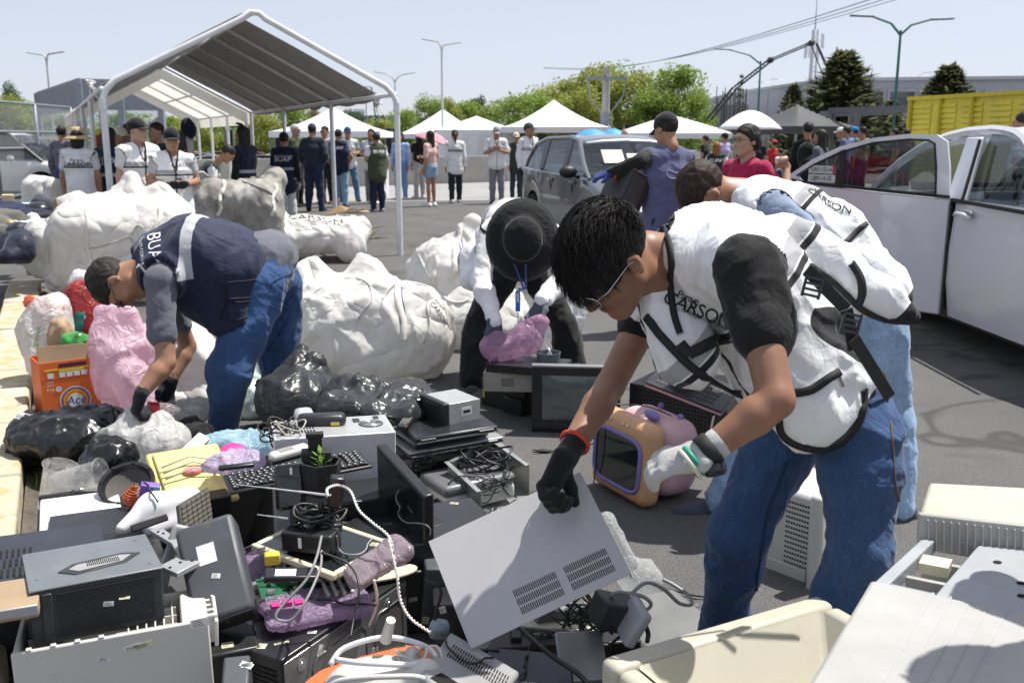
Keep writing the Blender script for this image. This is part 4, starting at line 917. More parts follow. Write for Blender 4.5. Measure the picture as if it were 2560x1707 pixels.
def tfr(J):
    o=A3(J['pel']);u=(J['neck']-J['pel']);L=u.length;u=A3(u.normalized());s=A3(J['side']);f=np.cross(u,s);f=f*np.sign(f @ A3(J['front']));k=J['k']
    return lambda p: ((p-o) @ u/k,(p-o) @ s/k,(p-o) @ f/k)
def neckcut(J,deep=.09,w=.075,o=0):
    up=(J['neck']-J['pel']).normalized();fr=J['front'];n=J['neck'];k=J['k']
    return uni([rc(n+up*.1,n-up*.005+fr*.02,w*1.05,w),rc(n+fr*.06+up*.02,n+fr*.13-up*deep,w*.8,.012)],0)
CL={}
def person(lab,J,top=(.7,.7,.7),legs=(.03,.04,.08),vest=None,skn=0,hair='short',hairc=(.012,.01,.009),sleeve=.5,h=.018,cap=None,capdir=1,fat=1.,shoe=(.03,.03,.03),vz='white',hem=-.06,group=None,gloves=None,glass_=None,shorts=0,belly=0,wr=.012,cat='person',curl=(.35,.35),topmat=None,legmat=None,vestmat=None,extra=None,bootleg=1.,open_neck=.0,det=0,topzones=(),vadd=(),vcut=(),dec=None,tadd=(),sadd=()):
    k=J['k'];base=(J['anR']+J['anL'])/2;r=thing('person',lab,cat,group,loc=(base.x,base.y,0));sk=SK[skn];fr=hframe(J['head'],J['hd'],J['hu'],k*.98)
    fn=[inhead(fr,lambda q: headsdf(q,det),.16),rc(J['neck']-(J['neck']-J['pel']).normalized()*.05,J['neck'].lerp(J['head'],.4),.055*k*fat**.5,.05*k)] +torso(J,-.02,fat)
    for s,th in (('R',1),('L',-1)):
        fn+=arm_parts(J,s,fat);fn+=hand(J['wr'+s],J['hdir'+s],J['hn'+s],J.get('th'+s,th),J.get('curl'+s,curl[0 if s=='R' else 1]),k)
        if legs is None or shorts: fn+=[rc(J['hip'+s],J['kn'+s],.075*k*fat,.05*k*fat),rc(J['kn'+s],J['kn'+s].lerp(J['an'+s],.3),.048*k*fat,.054*k*fat),rc(J['kn'+s].lerp(J['an'+s],.3),J['an'+s],.054*k*fat,.034*k)]
    body=skinobj('body',uni(fn,.012),h*(.8 if h >.012 else 1),sk,r,it=1)
    if hair != 'bald': skinobj('hair',inhead(fr,hairsdf(hair),.36),h*.7,hairmat(hairc),r,disp=[lambda v: .005*folds(v,30,2,warp=.2)])
    H=hm(fr)
    if cap is not None:
        c_=lambda q: np.maximum(el((0,-.015,.05),(.091,.113,.103))(q),-(q[:,2]-.032-(-.1)*(q[:,1]+.02)*.4))
        o=skinobj('cap',inhead(fr,c_),h*.6,cloth(cap,wr=.1),r);m=M()
        def fb(u,v): a=(u-.5)*2.1;y=(.082+.085*v)*cos(a*.8)*capdir-(.0 if capdir >0 else .02);return (sin(a)*(.082+.0*v),y+(.0),.048-.02*v-.03*abs(u-.5)**2*4*.5)
        m.T=H;m.grid(fb,12,5);m.obj('brim',cloth(cap,wr=.1),o if False else r,smooth=True,world=True,sol=.004)
    if glass_:
        m=M();m.T=H;gm=mat((.02,.02,.02),.2) if glass_=='sun' else mat((.03,.025,.02),.3)
        for s in (-1,1):
            if glass_=='sun': m.sph((s*.032,.104,.012),(.026,.008,.018),8)
            else: m.tube([(s*.033+.026*cos(a),.108-.004*abs(cos(a)),.012+.02*sin(a)) for a in np.linspace(0,2*pi,17)],.0022,5,False)
        m.T=None
        m.tube([H @ V(p) for p in ((-.06,.1,.014),(-.082,.07,.015),(-.084,-.0,.018))],.002,4);m.tube([H @ V(p) for p in ((.06,.1,.014),(.082,.07,.015),(.084,-.0,.018))],.002,4);m.tube([H @ V(p) for p in ((-.01,.11,.016),(.01,.11,.016))],.002,4)
        m.obj('glasses',gm,r,smooth=True,world=True)
    if det==0:
        m=M()
        for s in (-1,1): m.sph((s*.032,.0925,.012),(.010,.008,.005),5,H);m.bar(H @ V((s*.018,.098,.032)),H @ V((s*.048,.092,.034)),.004*k,.005*k)
        m.bar(H @ V((-.018,.0965,-.062)),H @ V((.018,.0965,-.062)),.004,.003)
        m.obj('facial_feature',mat((.03,.015,.012),.5),r,world=True)
    T_=tfr(J);up=(J['neck']-J['pel']).normalized()
    wrk=[lambda v: wr*folds(v,5.5,k*7+len(lab),(1,1,.45))*1.0,lambda v: wr*.35*folds(v,15,3)]
    sh=torso(J,.006,fat*1.02,belly=belly)+list(sadd)
    for s in 'RL':
        if sleeve >0: sh+=arm_parts(J,s,fat,J.get('sl'+s,sleeve),.06*J.get('sw'+s,1) if sleeve <1.01 else .056,.05 if sleeve <1.01 else .044,.036)
    f=uni(sh,.03*k);f=cut(f,neckcut(J,.02+open_neck,.056*k))
    skinobj('shirt',f,h,topmat or cloth(top),r,wrk,zones=topzones)
    if legs is not None:
        lg=list(tadd)+[rc(J['pel']-up*.01,J['pel']+up*.045,.122*k*fat,.115*k*fat,J['side'],1.3)]
        for s in 'RL':
            hp,kn,an=J['hip'+s],J['kn'+s],J['an'+s]
            if shorts: lg.append(rc(hp,hp.lerp(kn,shorts),.1*k*fat,.088*k*fat))
            else: lg+=[rc(hp,kn,.098*k*fat*J.get('lw',1),.07*k*fat*J.get('lw',1)**1.3),rc(kn,kn.lerp(an,.35),.068*k*fat*J.get('lw',1)**1.3,.066*k*fat*bootleg**.5),rc(kn.lerp(an,.35),an-V((0,0,.015)),.066*k*fat*bootleg**.5,.056*k*bootleg)]
        skinobj('trousers',uni(lg,.035*k),h,legmat or cloth(legs,denim=legs[2] >legs[0]*1.5,wr=.5),r,[lambda v: wr*.9*folds(v,6,5,(1,1,.8)),lambda v: wr*.3*folds(v,17,1)])
    if vest is not None:
        L_=(J['neck']-J['pel']).length/k
        vs_=torso(J,.024,fat*1.02,low=hem,belly=belly)+[rc(J['pel']+up*hem,J['pel']+up*.1,.128*k*fat+.01,.112*k*fat+.01,J['side'],1.35)]+list(vadd);arms_=[rc(J['sh'+s]-up*.02+J['side']*(.02 if s=='R' else -.02),J['sh'+s].lerp(J['el'+s],.4)+J['side']*(.02 if s=='R' else -.02),.066*k*fat,.075*k*fat) for s in 'RL']
        nc=neckcut(J,.16 if vz=='white' else .1,.062*k);f=cut(uni(vs_,.03*k),*arms_,nc,*vcut)
        def za(p): u,s_,f_=T_(p);return np.abs(u-(L_-.20))-.022
        def zb(p):
            u,s_,f_=T_(p);a=np.abs(u-(L_-.235))-.010;b=np.where(f_ >0,np.abs(s_)-.009,1);c=np.minimum.reduce([g_(p) for g_ in list(arms_)+list(vcut)])-.011;d=u-(hem-.115*fat+.012);e=nc(p)-.01;return np.minimum.reduce([a,b,c,d,e])
        def zc(p): u,s_,f_=T_(p);return np.abs(u-(L_*.32))-.024
        if vz=='white': zs,zm=(za,zb),((.36,.36,.37),(.02,.02,.022))
        elif vz=='navy': zs,zm=(zc,),((.4,.41,.43),)
        else: zs,zm=(),()
        vo=skinobj('vest',f,h*.9,vestmat or cloth(vest,zm),r,wrk,zones=zs)
        back=-J['front'];
        if J.get('txt'):
            tx,side_,size=J['txt'];nrm=V(np.cross(A3(up),A3(J['side'])));nrm=nrm if nrm.dot(J['front']) >0 else -nrm
            if side_=='back': nrm=-nrm
            xd=up.cross(nrm);c=J['pel']+up*(L_*.74)*k if side_=='back' else J['pel']+up*(L_*.78)*k-J['side']*.0
            if side_=='chest': c=J['pel']+up*(L_*.76)*k-J['side']*.085*k
            tm=mat((.75,.75,.76),.7) if vz != 'white' else mat((.02,.02,.02),.7)
            for i,(ln,sz_) in enumerate(tx): letters('lettering',ln,size*sz_,frame(c-up*size*(.62*i),xd,nrm),tm,r,onto=vo,depth=.0025,space=1.05)
    for s in 'RL':
        an,fd=J['an'+s],V(J['fd'+s]);q=V((an.x,an.y,an.z-.05*k));dn=J.get('foot'+s,V((0,0,-.02)))
        f=uni([rc(an+V((0,0,-.005)),q-fd*.035*k,.042*k,.04*k),rc(q-fd*.04*k,q+fd*.13*k+dn*.5,.038*k,.034*k,fd.cross(V((0,0,1))),1.15),rc(q+fd*.12*k+dn*.5,q+fd*.175*k+dn*.6,.034*k,.028*k,fd.cross(V((0,0,1))),1.2)],.02)
        def zs_(p,z=q.z-.018*k): return p[:,2]-z
        f2=isect(f,pl((0,0,q.z-.035*k),(0,0,-1))) if fd.z >-.2 else f
        skinobj('shoe',f2,min(h,.012),cloth(shoe,((.6,.6,.6) if shoe[0] >.2 or shoe[2] >.08 else (.03,.03,.03),),wr=.1),r,zones=(zs_,))
        if gloves: 
            gl=hand(J['wr'+s],J['hdir'+s],J['hn'+s],J.get('th'+s,1 if s=='R' else -1),J.get('curl'+s,curl[0 if s=='R' else 1]),k);e=J['wr'+s].lerp(J['el'+s],.22);skinobj('glove',off(uni(gl+[rc(J['wr'+s],e,.024*k,.029*k)],.008),.0035),h*.5,cloth(J.get('gc'+s,gloves)),r)
    if extra: extra(r,J,fr)
    if dec: dec(r,J,fr)
    return r
def mk(jp,k=1.,**kw):
    J={n: (v if isinstance(v,(int,float)) else V(v)) for n,v in jp.items()};J['k']=k;J['side']=(J['shR']-J['shL']).normalized();up=(J['neck']-J['pel']).normalized();J['side']=(J['side']-up*J['side'].dot(up)).normalized()
    J['front']=up.cross(J['side']);J.update(kw);return J
def pxhit(o,px,py):
    pm=wm(o.parent) if o.parent else Matrix();t=BVHTree.FromPolygons([pm @ v.co for v in o.data.vertices],[tuple(p.vertices) for p in o.data.polygons])
    h=t.ray_cast(V((0,0,CAMH)),ray(px,py).normalized());return (h[0],h[1]) if h[0] else (None,None)
def child(r,n): return next(c for c in r.children if c.name.split('.')[0]==n)
def pxletters(r,o,px,py,text,size,xd,m,name='lettering',nrm=None,**k):
    p,n=pxhit(o,px,py)
    if p is None: print('MISS',text);return
    if n.dot(p-V((0,0,CAMH))) >0: n=-n
    n=V(nrm) if nrm else (n*.4+(V((0,0,CAMH))-p).normalized()*.6)
    return letters(name,text,size,frame(p,xd,n),m,r,onto=o,depth=.0012,**k)
def pxline(r,o,pts,rad,m,name,lift=.003,n=5):
    q=[];pm=wm(o.parent) if o.parent else Matrix();T=BVHTree.FromPolygons([pm @ v.co for v in o.data.vertices],[tuple(p.vertices) for p in o.data.polygons]);C0=V((0,0,CAMH));e=[V((*a,0)) for a in pts];e=[e[0]*2-e[1]]+e+[e[-1]*2-e[-2]]
    for i in range(1,len(e)-2):
        a,b,c,d=e[i-1:i+3]
        for j in range(8 if i <len(e)-3 else 9):
            t=j/8;s=.5*((2*b)+(c-a)*t+(2*a-5*b+4*c-d)*t*t+(3*b-a-3*c+d)*t**3);h=T.ray_cast(C0,ray(s.x,s.y).normalized())
            if h[0]: nn=h[1] if h[1].dot(h[0]-C0) <0 else -h[1];q.append((h[0]+nn*abs(lift)*.5,nn))
    if len(q) <2: print('MISS line',name);return
    k=len(q);q=[((q[max(0,i-1)][0]+q[i][0]*2+q[min(k-1,i+1)][0])/4,q[i][1]) for i in range(k)]
    mm=M()
    if rad >= .006:
        vs=[]
        for i,(p,nn) in enumerate(q):
            nv=sum((q[j][1] for j in range(max(0,i-3),min(k,i+4))),V()).normalized();d=(q[min(k-1,i+1)][0]-q[max(0,i-1)][0]);w=d.cross(nv);w=w.normalized()*rad if w.length >1e-9 else V((rad,0,0));vs+=[p-w-nv*.003,p-w*.9+nv*.006,p+w*.9+nv*.006,p+w-nv*.003]
        mm.add(vs,[(i*4+j,i*4+j+1,i*4+j+5,i*4+j+4) for i in range(k-1) for j in range(3)])
    else: mm.tube([p for p,_ in q],rad,n)
    return mm.obj(name,m,r,smooth=True,world=r is not None)
# ---------------- people in the background ----------------
def gx(px,Y): return P(px,400,Y).x
def at(px,pyf):  q=G(px,pyf);return (q.x,q.y,0)
NAVY=(.012,.018,.045);WH=(.75,.75,.76);JEAN=(.09,.17,.30);OLV=(.055,.07,.035);BK=(.012,.012,.014);CAR=[('CARSON',1)]
BU=[('TRABAJO COMUNITARIO',.42),('BUAP',1.25)]
def withtxt(J,tx,side,size): J['txt']=(tx,side,size);return J
def bgp(lab,px,Y,rz,hgt,arms=('down','down'),tx=None,st=0,nod=0.,ht=0.,lean=0.,wide=0.,z=0,**k):
    q=P(px,400,Y);J=stand((q.x,Y,z),rz,hgt,arms,lean,st,wide,ht,nod)
    if tx: withtxt(J,*tx)
    return person(lab,J,**k)
up_,dn_=pi/2,-pi/2
def Yf(py): return G(1280,py).y
bgp('woman in white reflective vest and dark trousers walking away, ponytail',1138,Yf(cO(0,1285)[1]),1.75,1.66,st=.13,top=WH,legs=(.014,.016,.035),vest=WH,hair='pony',hairc=(.03,.018,.012),sleeve=1.95,shoe=(.6,.6,.58),tx=([('TRABAJO',.55),('CARSON',.8)],'back',.1),hem=-.14)
bgp('girl with long dark hair, pink top and denim shorts by the pink umbrella',1077,Yf(cO(0,1320)[1]),2.6,1.63,('front','down'),top=(.62,.4,.36),legs=(.25,.36,.5),shorts=.42,hair='long',shoe=(.75,.75,.73),sleeve=.9,skn=0)
bgp('person in pale grey trousers and dark top beyond the long-haired girl',1048,Yf(cO(0,1235)[1]),2.2,1.6,top=BK,legs=(.45,.42,.4),hair='long',shoe=(.7,.7,.7))
bgp('woman in light blue shirt and blue jeans behind the right tent pole',1002,Yf(cO(0,1250)[1]),-1.8,1.62,top=(.3,.42,.62),legs=(.12,.22,.42),hair='long',sleeve=1.9,shoe=(.5,.5,.5),open_neck=.03)
def sheet_prop(r,J,fr):
    q=J['wrR'];m=M();m.slab([q+V((-.02,-.12,.05)),q+V((.02,.28,.05)),q+V((.02,.22,-.55)),q+V((-.02,-.18,-.35))],(1,0,0),.004);tag(m.obj('poster_sheet',mat((.8,.8,.82),.7)),'white sheet of card held by the olive vest woman','sheet')
bgp('short-haired woman in olive green vest with white lettering, holding a sheet',942,Yf(cO(0,1372)[1]),2.15,1.58,('down','front'),top=WH,legs=(.012,.02,.05),vest=OLV,vz='',tx=([('BUAP',1)],'back',.1),sleeve=.55,shoe=(.35,.35,.37),fat=1.16,hem=-.12,extra=sheet_prop)
bgp('person in white vest half hidden behind the olive vest woman',930,Yf(cO(0,1290)[1]),-1.7,1.68,('front','front'),top=(.4,.45,.7),legs=(.2,.2,.22),vest=WH,shoe=(.75,.75,.75),tx=(CAR,'chest',.05))
bgp('man in blue cap and white vest standing with one leg out, tan forearms',871,Yf(cO(0,1270)[1]),-1.3,1.72,('front','front'),top=(.45,.46,.5),legs=JEAN,vest=WH,cap=(.03,.05,.14),wide=.09,glass_='sun',tx=(CAR,'chest',.05))
bgp('person in dark navy vest and pale jeans behind the second tent pole',848,Yf(cO(0,1325)[1]),1.5,1.66,('pocket','pocket'),top=(.2,.22,.27),legs=(.24,.36,.5),vest=NAVY,vz='',tx=([('BUAP',1)],'back',.1),fat=1.1,shoe=(.06,.05,.05))
bgp('man in grey hooded top and black trousers facing the dark jacket man',815,Yf(cO(0,1290)[1]),-1.9,1.74,('front','down'),top=(.42,.43,.46),legs=BK,sleeve=1.95,glass_='sun',shoe=(.12,.05,.02))
bgp('stout man in dark jacket, navy jeans and dark cap seen from behind',783,Yf(cO(0,1365)[1]),1.45,1.75,('pocket','pocket'),top=(.018,.028,.038),legs=(.016,.024,.06),sleeve=1.9,cap=(.025,.035,.05),fat=1.2,wide=.03,shoe=BK)
bgp('grey-haired man in sunglasses and olive jacket by the third tent pole',740,Yf(cO(0,1320)[1]),-.35,1.76,top=(.06,.08,.035),legs=BK,sleeve=1.95,hairc=(.25,.25,.25),glass_='sun',skn=2,fat=1.1)
bgp('young worker in navy lettered vest and pale trousers, back turned, by the big dirty bag',712,15.6,1.5,1.56,top=BK,legs=(.62,.62,.64),vest=NAVY,vz='navy',tx=(BU,'back',.085),sleeve=1.95,gloves=(.3,.3,.3),hem=-.14,h=.016)
bgp('worker in dark sweater and navy vest raising an arm under the tent',612,13.2,2.7,1.62,('raise','down'),top=BK,legs=BK,vest=NAVY,vz='navy',sleeve=1.95,hair='long',gloves=BK,hem=-.1,h=.016)
bgp('man in white vest and grey trousers looking down at his phone',1242,Yf(cQ(0,1290)[1]),-1.55,1.73,('phone','phone'),top=WH,legs=(.2,.21,.24),vest=WH,nod=.35,cap=(.35,.37,.38),capdir=1,glass_='sun',sleeve=.75,tx=(CAR,'chest',.05))
bgp('woman in pale cap and dark green vest behind the capped volunteer',1290,Yf(cQ(0,1240)[1]),-1.2,1.6,top=WH,legs=(.02,.025,.05),vest=(.03,.04,.025),vz='',cap=(.6,.55,.4),glass_='sun',sleeve=1.9)
bgp('volunteer in grey cap, white vest and lettered white sleeve beside the grey car',1322,19.5,-1.05,1.76,top=WH,legs=BK,vest=WH,cap=(.06,.065,.07),sleeve=1.9,ht=.5,gloves=BK,tx=(CAR,'chest',.05),curl=(.5,.5))
bgp('bald man whose head shows above the roof of the grey hatchback',1560,24,-1.4,1.70,top=(.2,.2,.25),hair='bald',skn=2)
bgp('tall young man in black cap and white vest smiling to the right, under the tent',347,10.2,-.75,1.66,('down','front'),top=(.7,.7,.7),legs=BK,vest=(.8,.8,.8),cap=BK,ht=.45,skn=2,h=.012,tx=([('CARSON',1)],'chest',.055),z=0)
bgp('boy in lettered black cap and white vest with black gloves clasped',432,9.9,-1.1,1.56,('front','front'),top=(.42,.42,.44),legs=(.03,.03,.035),vest=(.8,.8,.8),cap=BK,gloves=BK,h=.012,nod=.1,hem=-.14,tx=([('CARSON',1)],'chest',.055))
def strawhat(r,J,fr):
    m=M();m.T=hm(fr);m.lathe([(.0,.16),(.06,.158),(.088,.13),(.098,.05),(.17,.01),(.185,-.01),(.18,-.012),(.1,.04)],24,None,False);m.T=None;m.obj('straw_hat',mat((.5,.37,.2),.8,bump=.6,bs=160),r,smooth=True,world=True)
bgp('woman in straw hat and white lettered vest, back turned, under the tent',198,12,1.75,1.58,top=(.6,.6,.62),legs=BK,vest=WH,hair='bob',tx=([('Parque',.6),('CARSON',1)],'back',.085),hem=-.14,extra=strawhat,sleeve=.6,h=.016)
bgp('worker in navy lettered vest, long dark hair, behind the front tent pole',276,12.3,1.3,1.6,top=(.02,.02,.025),legs=(.015,.015,.02),vest=NAVY,vz='navy',hair='long',tx=(BU,'back',.085),h=.016)
bgp('woman with reddish hair and yellow cap behind the navy vest worker',252,14,1.0,1.58,top=(.02,.02,.03),hair='bob',hairc=(.12,.035,.015),cap=(.6,.5,.1))
bgp('man in dark patterned shirt looking left between the two capped youths',398,12.5,-2.2,1.66,top=(.02,.02,.022),sleeve=.6)
bgp('person in beige sun cap behind the smiling young man',306,13.2,-.6,1.6,top=(.3,.2,.1),cap=(.6,.55,.45),skn=1)
bgp('dark-haired person at the back between cap wearers',326,16,1.5,1.7,top=(.1,.1,.1))
bgp('person in grey hooded jacket and blue trousers at the fence side of the tent',160,17,1.6,1.68,top=(.14,.14,.17),legs=(.03,.06,.2),sleeve=1.95)
J=stand((P(462,400,11.6).x,11.6,0),.2,1.38,('front','front'),lean=.6,nod=.8);person('person with dark hair bending over the dirty big bag',J,top=(.7,.7,.7),legs=(.25,.23,.2),vest=(.02,.03,.03),vz='',fat=1.05,h=.016)
bgp('woman with long auburn hair in dark green lettered vest behind the smiling woman',1790,19,1.4,1.5,top=WH,legs=BK,vest=(.02,.03,.022),vz='',hair='long',hairc=(.16,.06,.02),tx=([('BUAP',1)],'back',.1),z=-.1)
for px,Y,h_,lab,kw in [(2016,15.5,1.72,'man in black with a black backpack queueing by the pergola',dict(top=BK,sleeve=1.9)),(2049,15,1.6,'woman in grey t-shirt with long black hair in the queue',dict(top=(.1,.1,.12),hair='long')),
  (2098,24,1.72,'person in white cap and dark clothes under the pergola',dict(top=(.02,.02,.03),cap=(.7,.7,.7))),(2112,23,1.74,'person with patterned backpack under the pergola',dict(top=(.1,.14,.25))),(2132,26,1.76,'person in blue cap and light blue shirt under the pergola',dict(top=(.2,.35,.6),cap=(.02,.2,.5))),(2152,24,1.75,'person with dark hair in a khaki jacket under the pergola',dict(top=(.2,.18,.12))),
  (2232,26,1.72,'person in dark shirt by the yellow container, half hidden by the car',dict(top=BK)),(2262,25,1.7,'second dark-haired person beside the yellow container',dict(top=(.08,.04,.03))),(1762,27,1.55,'person in black vest beside the white umbrella',dict(top=BK)),(1810,25,1.6,'person in lilac shirt and cap under the white umbrella',dict(top=(.4,.35,.55),cap=BK)),(1934,26,1.42,'vendor in red with a red cap by the grey booth',dict(top=(.5,.03,.03),cap=(.5,.04,.03))),(1950,24,1.22,'person in white seated low behind the wall',dict(top=WH)),(1890,22,1.56,'dark-haired person hidden behind the smiling woman',dict(top=BK)),(1845,27,1.5,'person in grey top standing under the white umbrella',dict(top=(.3,.3,.32)))]:
    bgp(lab,px,Y,1.5+px % 7*.2,h_,h=.024,**kw)
q=P(2003,372,15.2);r=thing('backpack','black backpack worn by the man queueing by the pergola','backpack',loc=(q.x,15.15,0));skinobj('pack',uni([el((q.x+.1,15.2,1.18),(.16,.11,.23)),el((q.x+.1,15.1,1.05),(.12,.07,.12))],.04),.02,cloth(BK),r)
m=M();m.tube([(q.x+.1,15.2,1.38),(q.x+.1,15.17,1.45),(q.x+.14,15.2,1.38)],.012,5);m.obj('strap',cloth(BK),r,world=True)
# ---------------- the workers up close ----------------
WHV=(.82,.82,.83);BLKD=mat((.012,.012,.013),.7)
def loc3(px,py,Y): return P(px,py,Y)
# --- man in navy vest bending at the left
jp=dict(lw=1.16,pel=P(650,668,4.55),chest=P(478,636,4.4),neck=P(368,662,4.32),head=P(298,706,4.22),shR=P(400,690,4.62),shL=P(400,702,4.15),elL=P(415,905,4.05),wrL=P(352,985,3.95),elR=P(470,865,4.72),wrR=P(424,955,4.6),
 hipL=P(652,712,4.44),hipR=P(690,715,4.7),knL=P(574,925,4.3),knR=P(700,900,4.78),anL=P(556,1085,4.38),anR=P(690,1045,4.75),hd=(.28,-.1,-1),hu=(-1,-.15,-.28),fdL=(-.8,-.5,0),fdR=(-.9,-.3,0),hdirL=(-.3,-.1,-1),hnL=(.6,.5,0),hdirR=(-.25,-.1,-1),hnR=(.5,-.6,0))
J=mk(jp,1.0)
def navy_dec(r,J,fr):
    o=child(r,'vest');WL=mat((.75,.75,.76),.7)
    for px,py,tx,sz in ((*cD(905,290),'BUAP',.085),(*cD(835,320),'TRABAJO COMUNITARIO',.022)): pxletters(r,o,px,py,tx,sz,(.05,-1,-.1),WL,nrm=(-.45,-.45,1))
    TR=mat((.006,.008,.02),.8);pk=[cD(*p) for p in ((1330,485),(1335,590),(1340,705),(1440,690),(1545,640),(1530,560),(1528,475),(1420,478),(1330,485))]
    pxline(r,o,pk,.0035,TR,'pocket_seam');pxline(r,o,[cD(*p) for p in ((1335,600),(1420,600),(1510,585),(1505,575),(1400,578),(1337,585))],.005,TR,'pocket_seam');pxline(r,o,[cD(*p) for p in ((1255,490),(1300,490),(1330,560),(1310,650),(1290,710))],.004,TR,'pocket_seam')
u_,s_=(J['neck']-J['pel']).normalized(),J['side']
navyz=((lambda p,o=A3(J['pel']),u=A3((J['neck']-J['pel']).normalized()): np.abs((p-o) @ u-.378)-.03),)
def jeans_dec(r,J,fr,pts): pass
r=person('stocky man in navy vest bending low to the left over a white bag',J,top=(.13,.135,.16),legs=(.032,.075,.18),vest=None,skn=0,h=.0105,fat=1.1,sleeve=.66,sadd=[el(P(668,640,4.57),(.14,.16,.12)),el(P(640,690,4.55),(.16,.17,.13))],hairc=(.014,.011,.009),glass_='clear',gloves=(.012,.013,.02),shoe=(.012,.012,.014),wr=.013,curl=(.8,1.0),belly=.01)
T_=tfr(J);bv=torso(J,.035,1.14,low=.10,belly=.02)+[rc(P(560,700,4.35),P(590,800,4.3),.14,.06),rc(P(500,720,4.35),P(545,810,4.3),.15,.05),el(P(520,650,4.45),(.2,.2,.17))]
arms_=[rc(J['shL']+V((0,-.03,.02)),J['shL'].lerp(J['elL'],.7)+V((0,-.04,0)),.085,.11),rc(J['shR'],J['shR'].lerp(J['elR'],.6),.085,.1)]
f=cut(uni(bv,.05),*arms_,neckcut(J,.05,.068),rc(P(720,560,4.6),P(735,850,4.5),.165,.2))
fld=[lambda v: .012*folds(v,5,2,(1,1,.35)),lambda v: .006*folds(v,13,4,(1,1,.5))]
vz_=lambda p,a=A3(P(497,610,4.4)),n=A3((P(475,600,4.4)-P(505,600,4.4)).normalized()): np.where(p[:,2] >P(470,690,4.3).z,np.abs((p-a) @ n+.012)-.026,1)
o=skinobj('vest',f,.0105,cloth((.014,.02,.05),((.42,.43,.45),),.15,.7,wr=.4),r,fld,zones=(vz_,));navy_dec(r,J,None)
tr_=child(r,'trousers');sm_=mat((.25,.22,.12),.8);dk_=mat((.015,.05,.15),.9)
pxline(r,tr_,[cD(*p) for p in ((1590,520),(1605,480),(1690,440),(1760,410),(1755,470),(1720,560),(1640,635),(1578,620))],.0028,dk_,'pocket_seam');pxline(r,tr_,[cD(*p) for p in ((1700,700),(1600,850),(1540,900),(1560,1000),(1590,1150))],.0028,dk_,'seam')
m=M();m.tube([J['wrL'].lerp(J['elL'],.23)+V((.03*cos(a),.03*sin(a)*.8,.012*sin(a))) for a in np.linspace(0,2*pi,16)],.004,5);m.obj('cuff',mat((.1,.2,.5),.7),r,world=True)
# --- worker in black bucket hat
jp=dict(pel=P(1300,628,5.95),chest=P(1292,562,5.55),neck=P(1300,568,5.28),head=P(1306,600,5.12),shR=P(1222,585,5.35),shL=P(1374,590,5.35),elR=P(1206,700,5.22),wrR=P(1236,806,5.0),elL=P(1402,700,5.3),wrL=P(1356,750,5.05),
 hipR=P(1255,690,5.9),hipL=P(1345,690,5.9),knR=P(1190,820,5.75),knL=P(1410,810,5.75),anR=P(1185,945,5.6),anL=P(1432,930,5.75),hd=(0,-.35,-1),hu=(0,-1,.35),fdR=(-.1,-1,0),fdL=(.35,-1,0),hdirR=(.15,-.1,-1),hnR=(.3,-1,0),hdirL=(-.5,-.3,-1),hnL=(-.5,-.8,0))
J=mk(jp,1.0)
def hatx(r,J,fr):
    m=M();m.T=hm(fr) @ Matrix.Rotation(-.2,4,'X') @ Matrix.Diagonal((1.06,1.2,1,1));HB=cloth((.012,.012,.013),(),wr=.5,ws=12)
    m.lathe([(0,.172),(.05,.17),(.09,.158),(.102,.12),(.1,.05),(.1,.045),(.13,.035),(.165,.012),(.19,-.012),(.186,-.016),(.13,.027),(.098,.035)],40,None,False)
    o=m.obj('bucket_hat',HB,r,smooth=True,world=True);m=M();m.T=hm(fr) @ Matrix.Rotation(-.2,4,'X') @ Matrix.Diagonal((1.06,1.2,1,1))
    for i in range(7): a_=.108+.0125*i;m.lathe([(a_,.0445-.0085*i+.0015),(a_+.0016,.0465-.0085*i),(a_+.003,.0430-.0085*i)],40,None,False)
    m.lathe([(.1005,.06),(.1025,.062),(.1025,.05),(.1005,.05)],40,None,False);m.obj('brim_stitching',mat((.004,.004,.004),.8),o,smooth=True,world=False) if 0 else m.obj('brim_stitching',mat((.03,.03,.032),.8),r,smooth=True,world=True)
def hatdec(r,J,fr):
    a=P(1300,660,5.05);m=M();m.tube([a+V((-.03,0,0)),a+V((.02,-.02,-.13)),P(*cB(1405,1230),4.98)],.006,5);m.tube([a+V((.03,0,0)),a+V((.03,-.02,-.13)),P(*cB(1405,1230),4.98)],.006,5);m.obj('lanyard',mat((.03,.06,.3),.6),r,world=True)
    c=P(*cB(1398,1300),4.97);m=M();m.cbox(c,(.026,.01,.11));o=m.obj('cutter',mat((.02,.15,.5),.4),r,world=True,bev=.004);m=M();m.cbox(c+V((0,-.006,.02)),(.012,.004,.05));m.obj('cutter_slot',mat((.5,.55,.6),.3),r,world=True)
    m=M();m.tube([c+V((.005*sin(i*1.6),.005*cos(i*1.6),-.06-.0022*i)) for i in range(26)],.0016,4);m.obj('coil_cord',mat((.05,.15,.5),.5),r,world=True)
    w=J['wrL'].lerp(J['elL'],.12);d=(J['elL']-J['wrL']).normalized();T=frame(w,d.cross(V((0,-1,0))),d);m=M();m.T=T;m.lathe([(.034,-.012),(.038,-.01),(.038,.01),(.034,.012)],20,None,False);m.obj('watch_strap',BLKD,r,smooth=True,world=True)
    m=M();m.T=frame(w+V((0,-.04,0)),(1,0,0),(-.1,-1,.2));m.lathe([(0,.012),(.017,.012),(.022,.006),(.022,-.004)],20);m.obj('watch',mat((.03,.035,.035),.3),r,world=True)
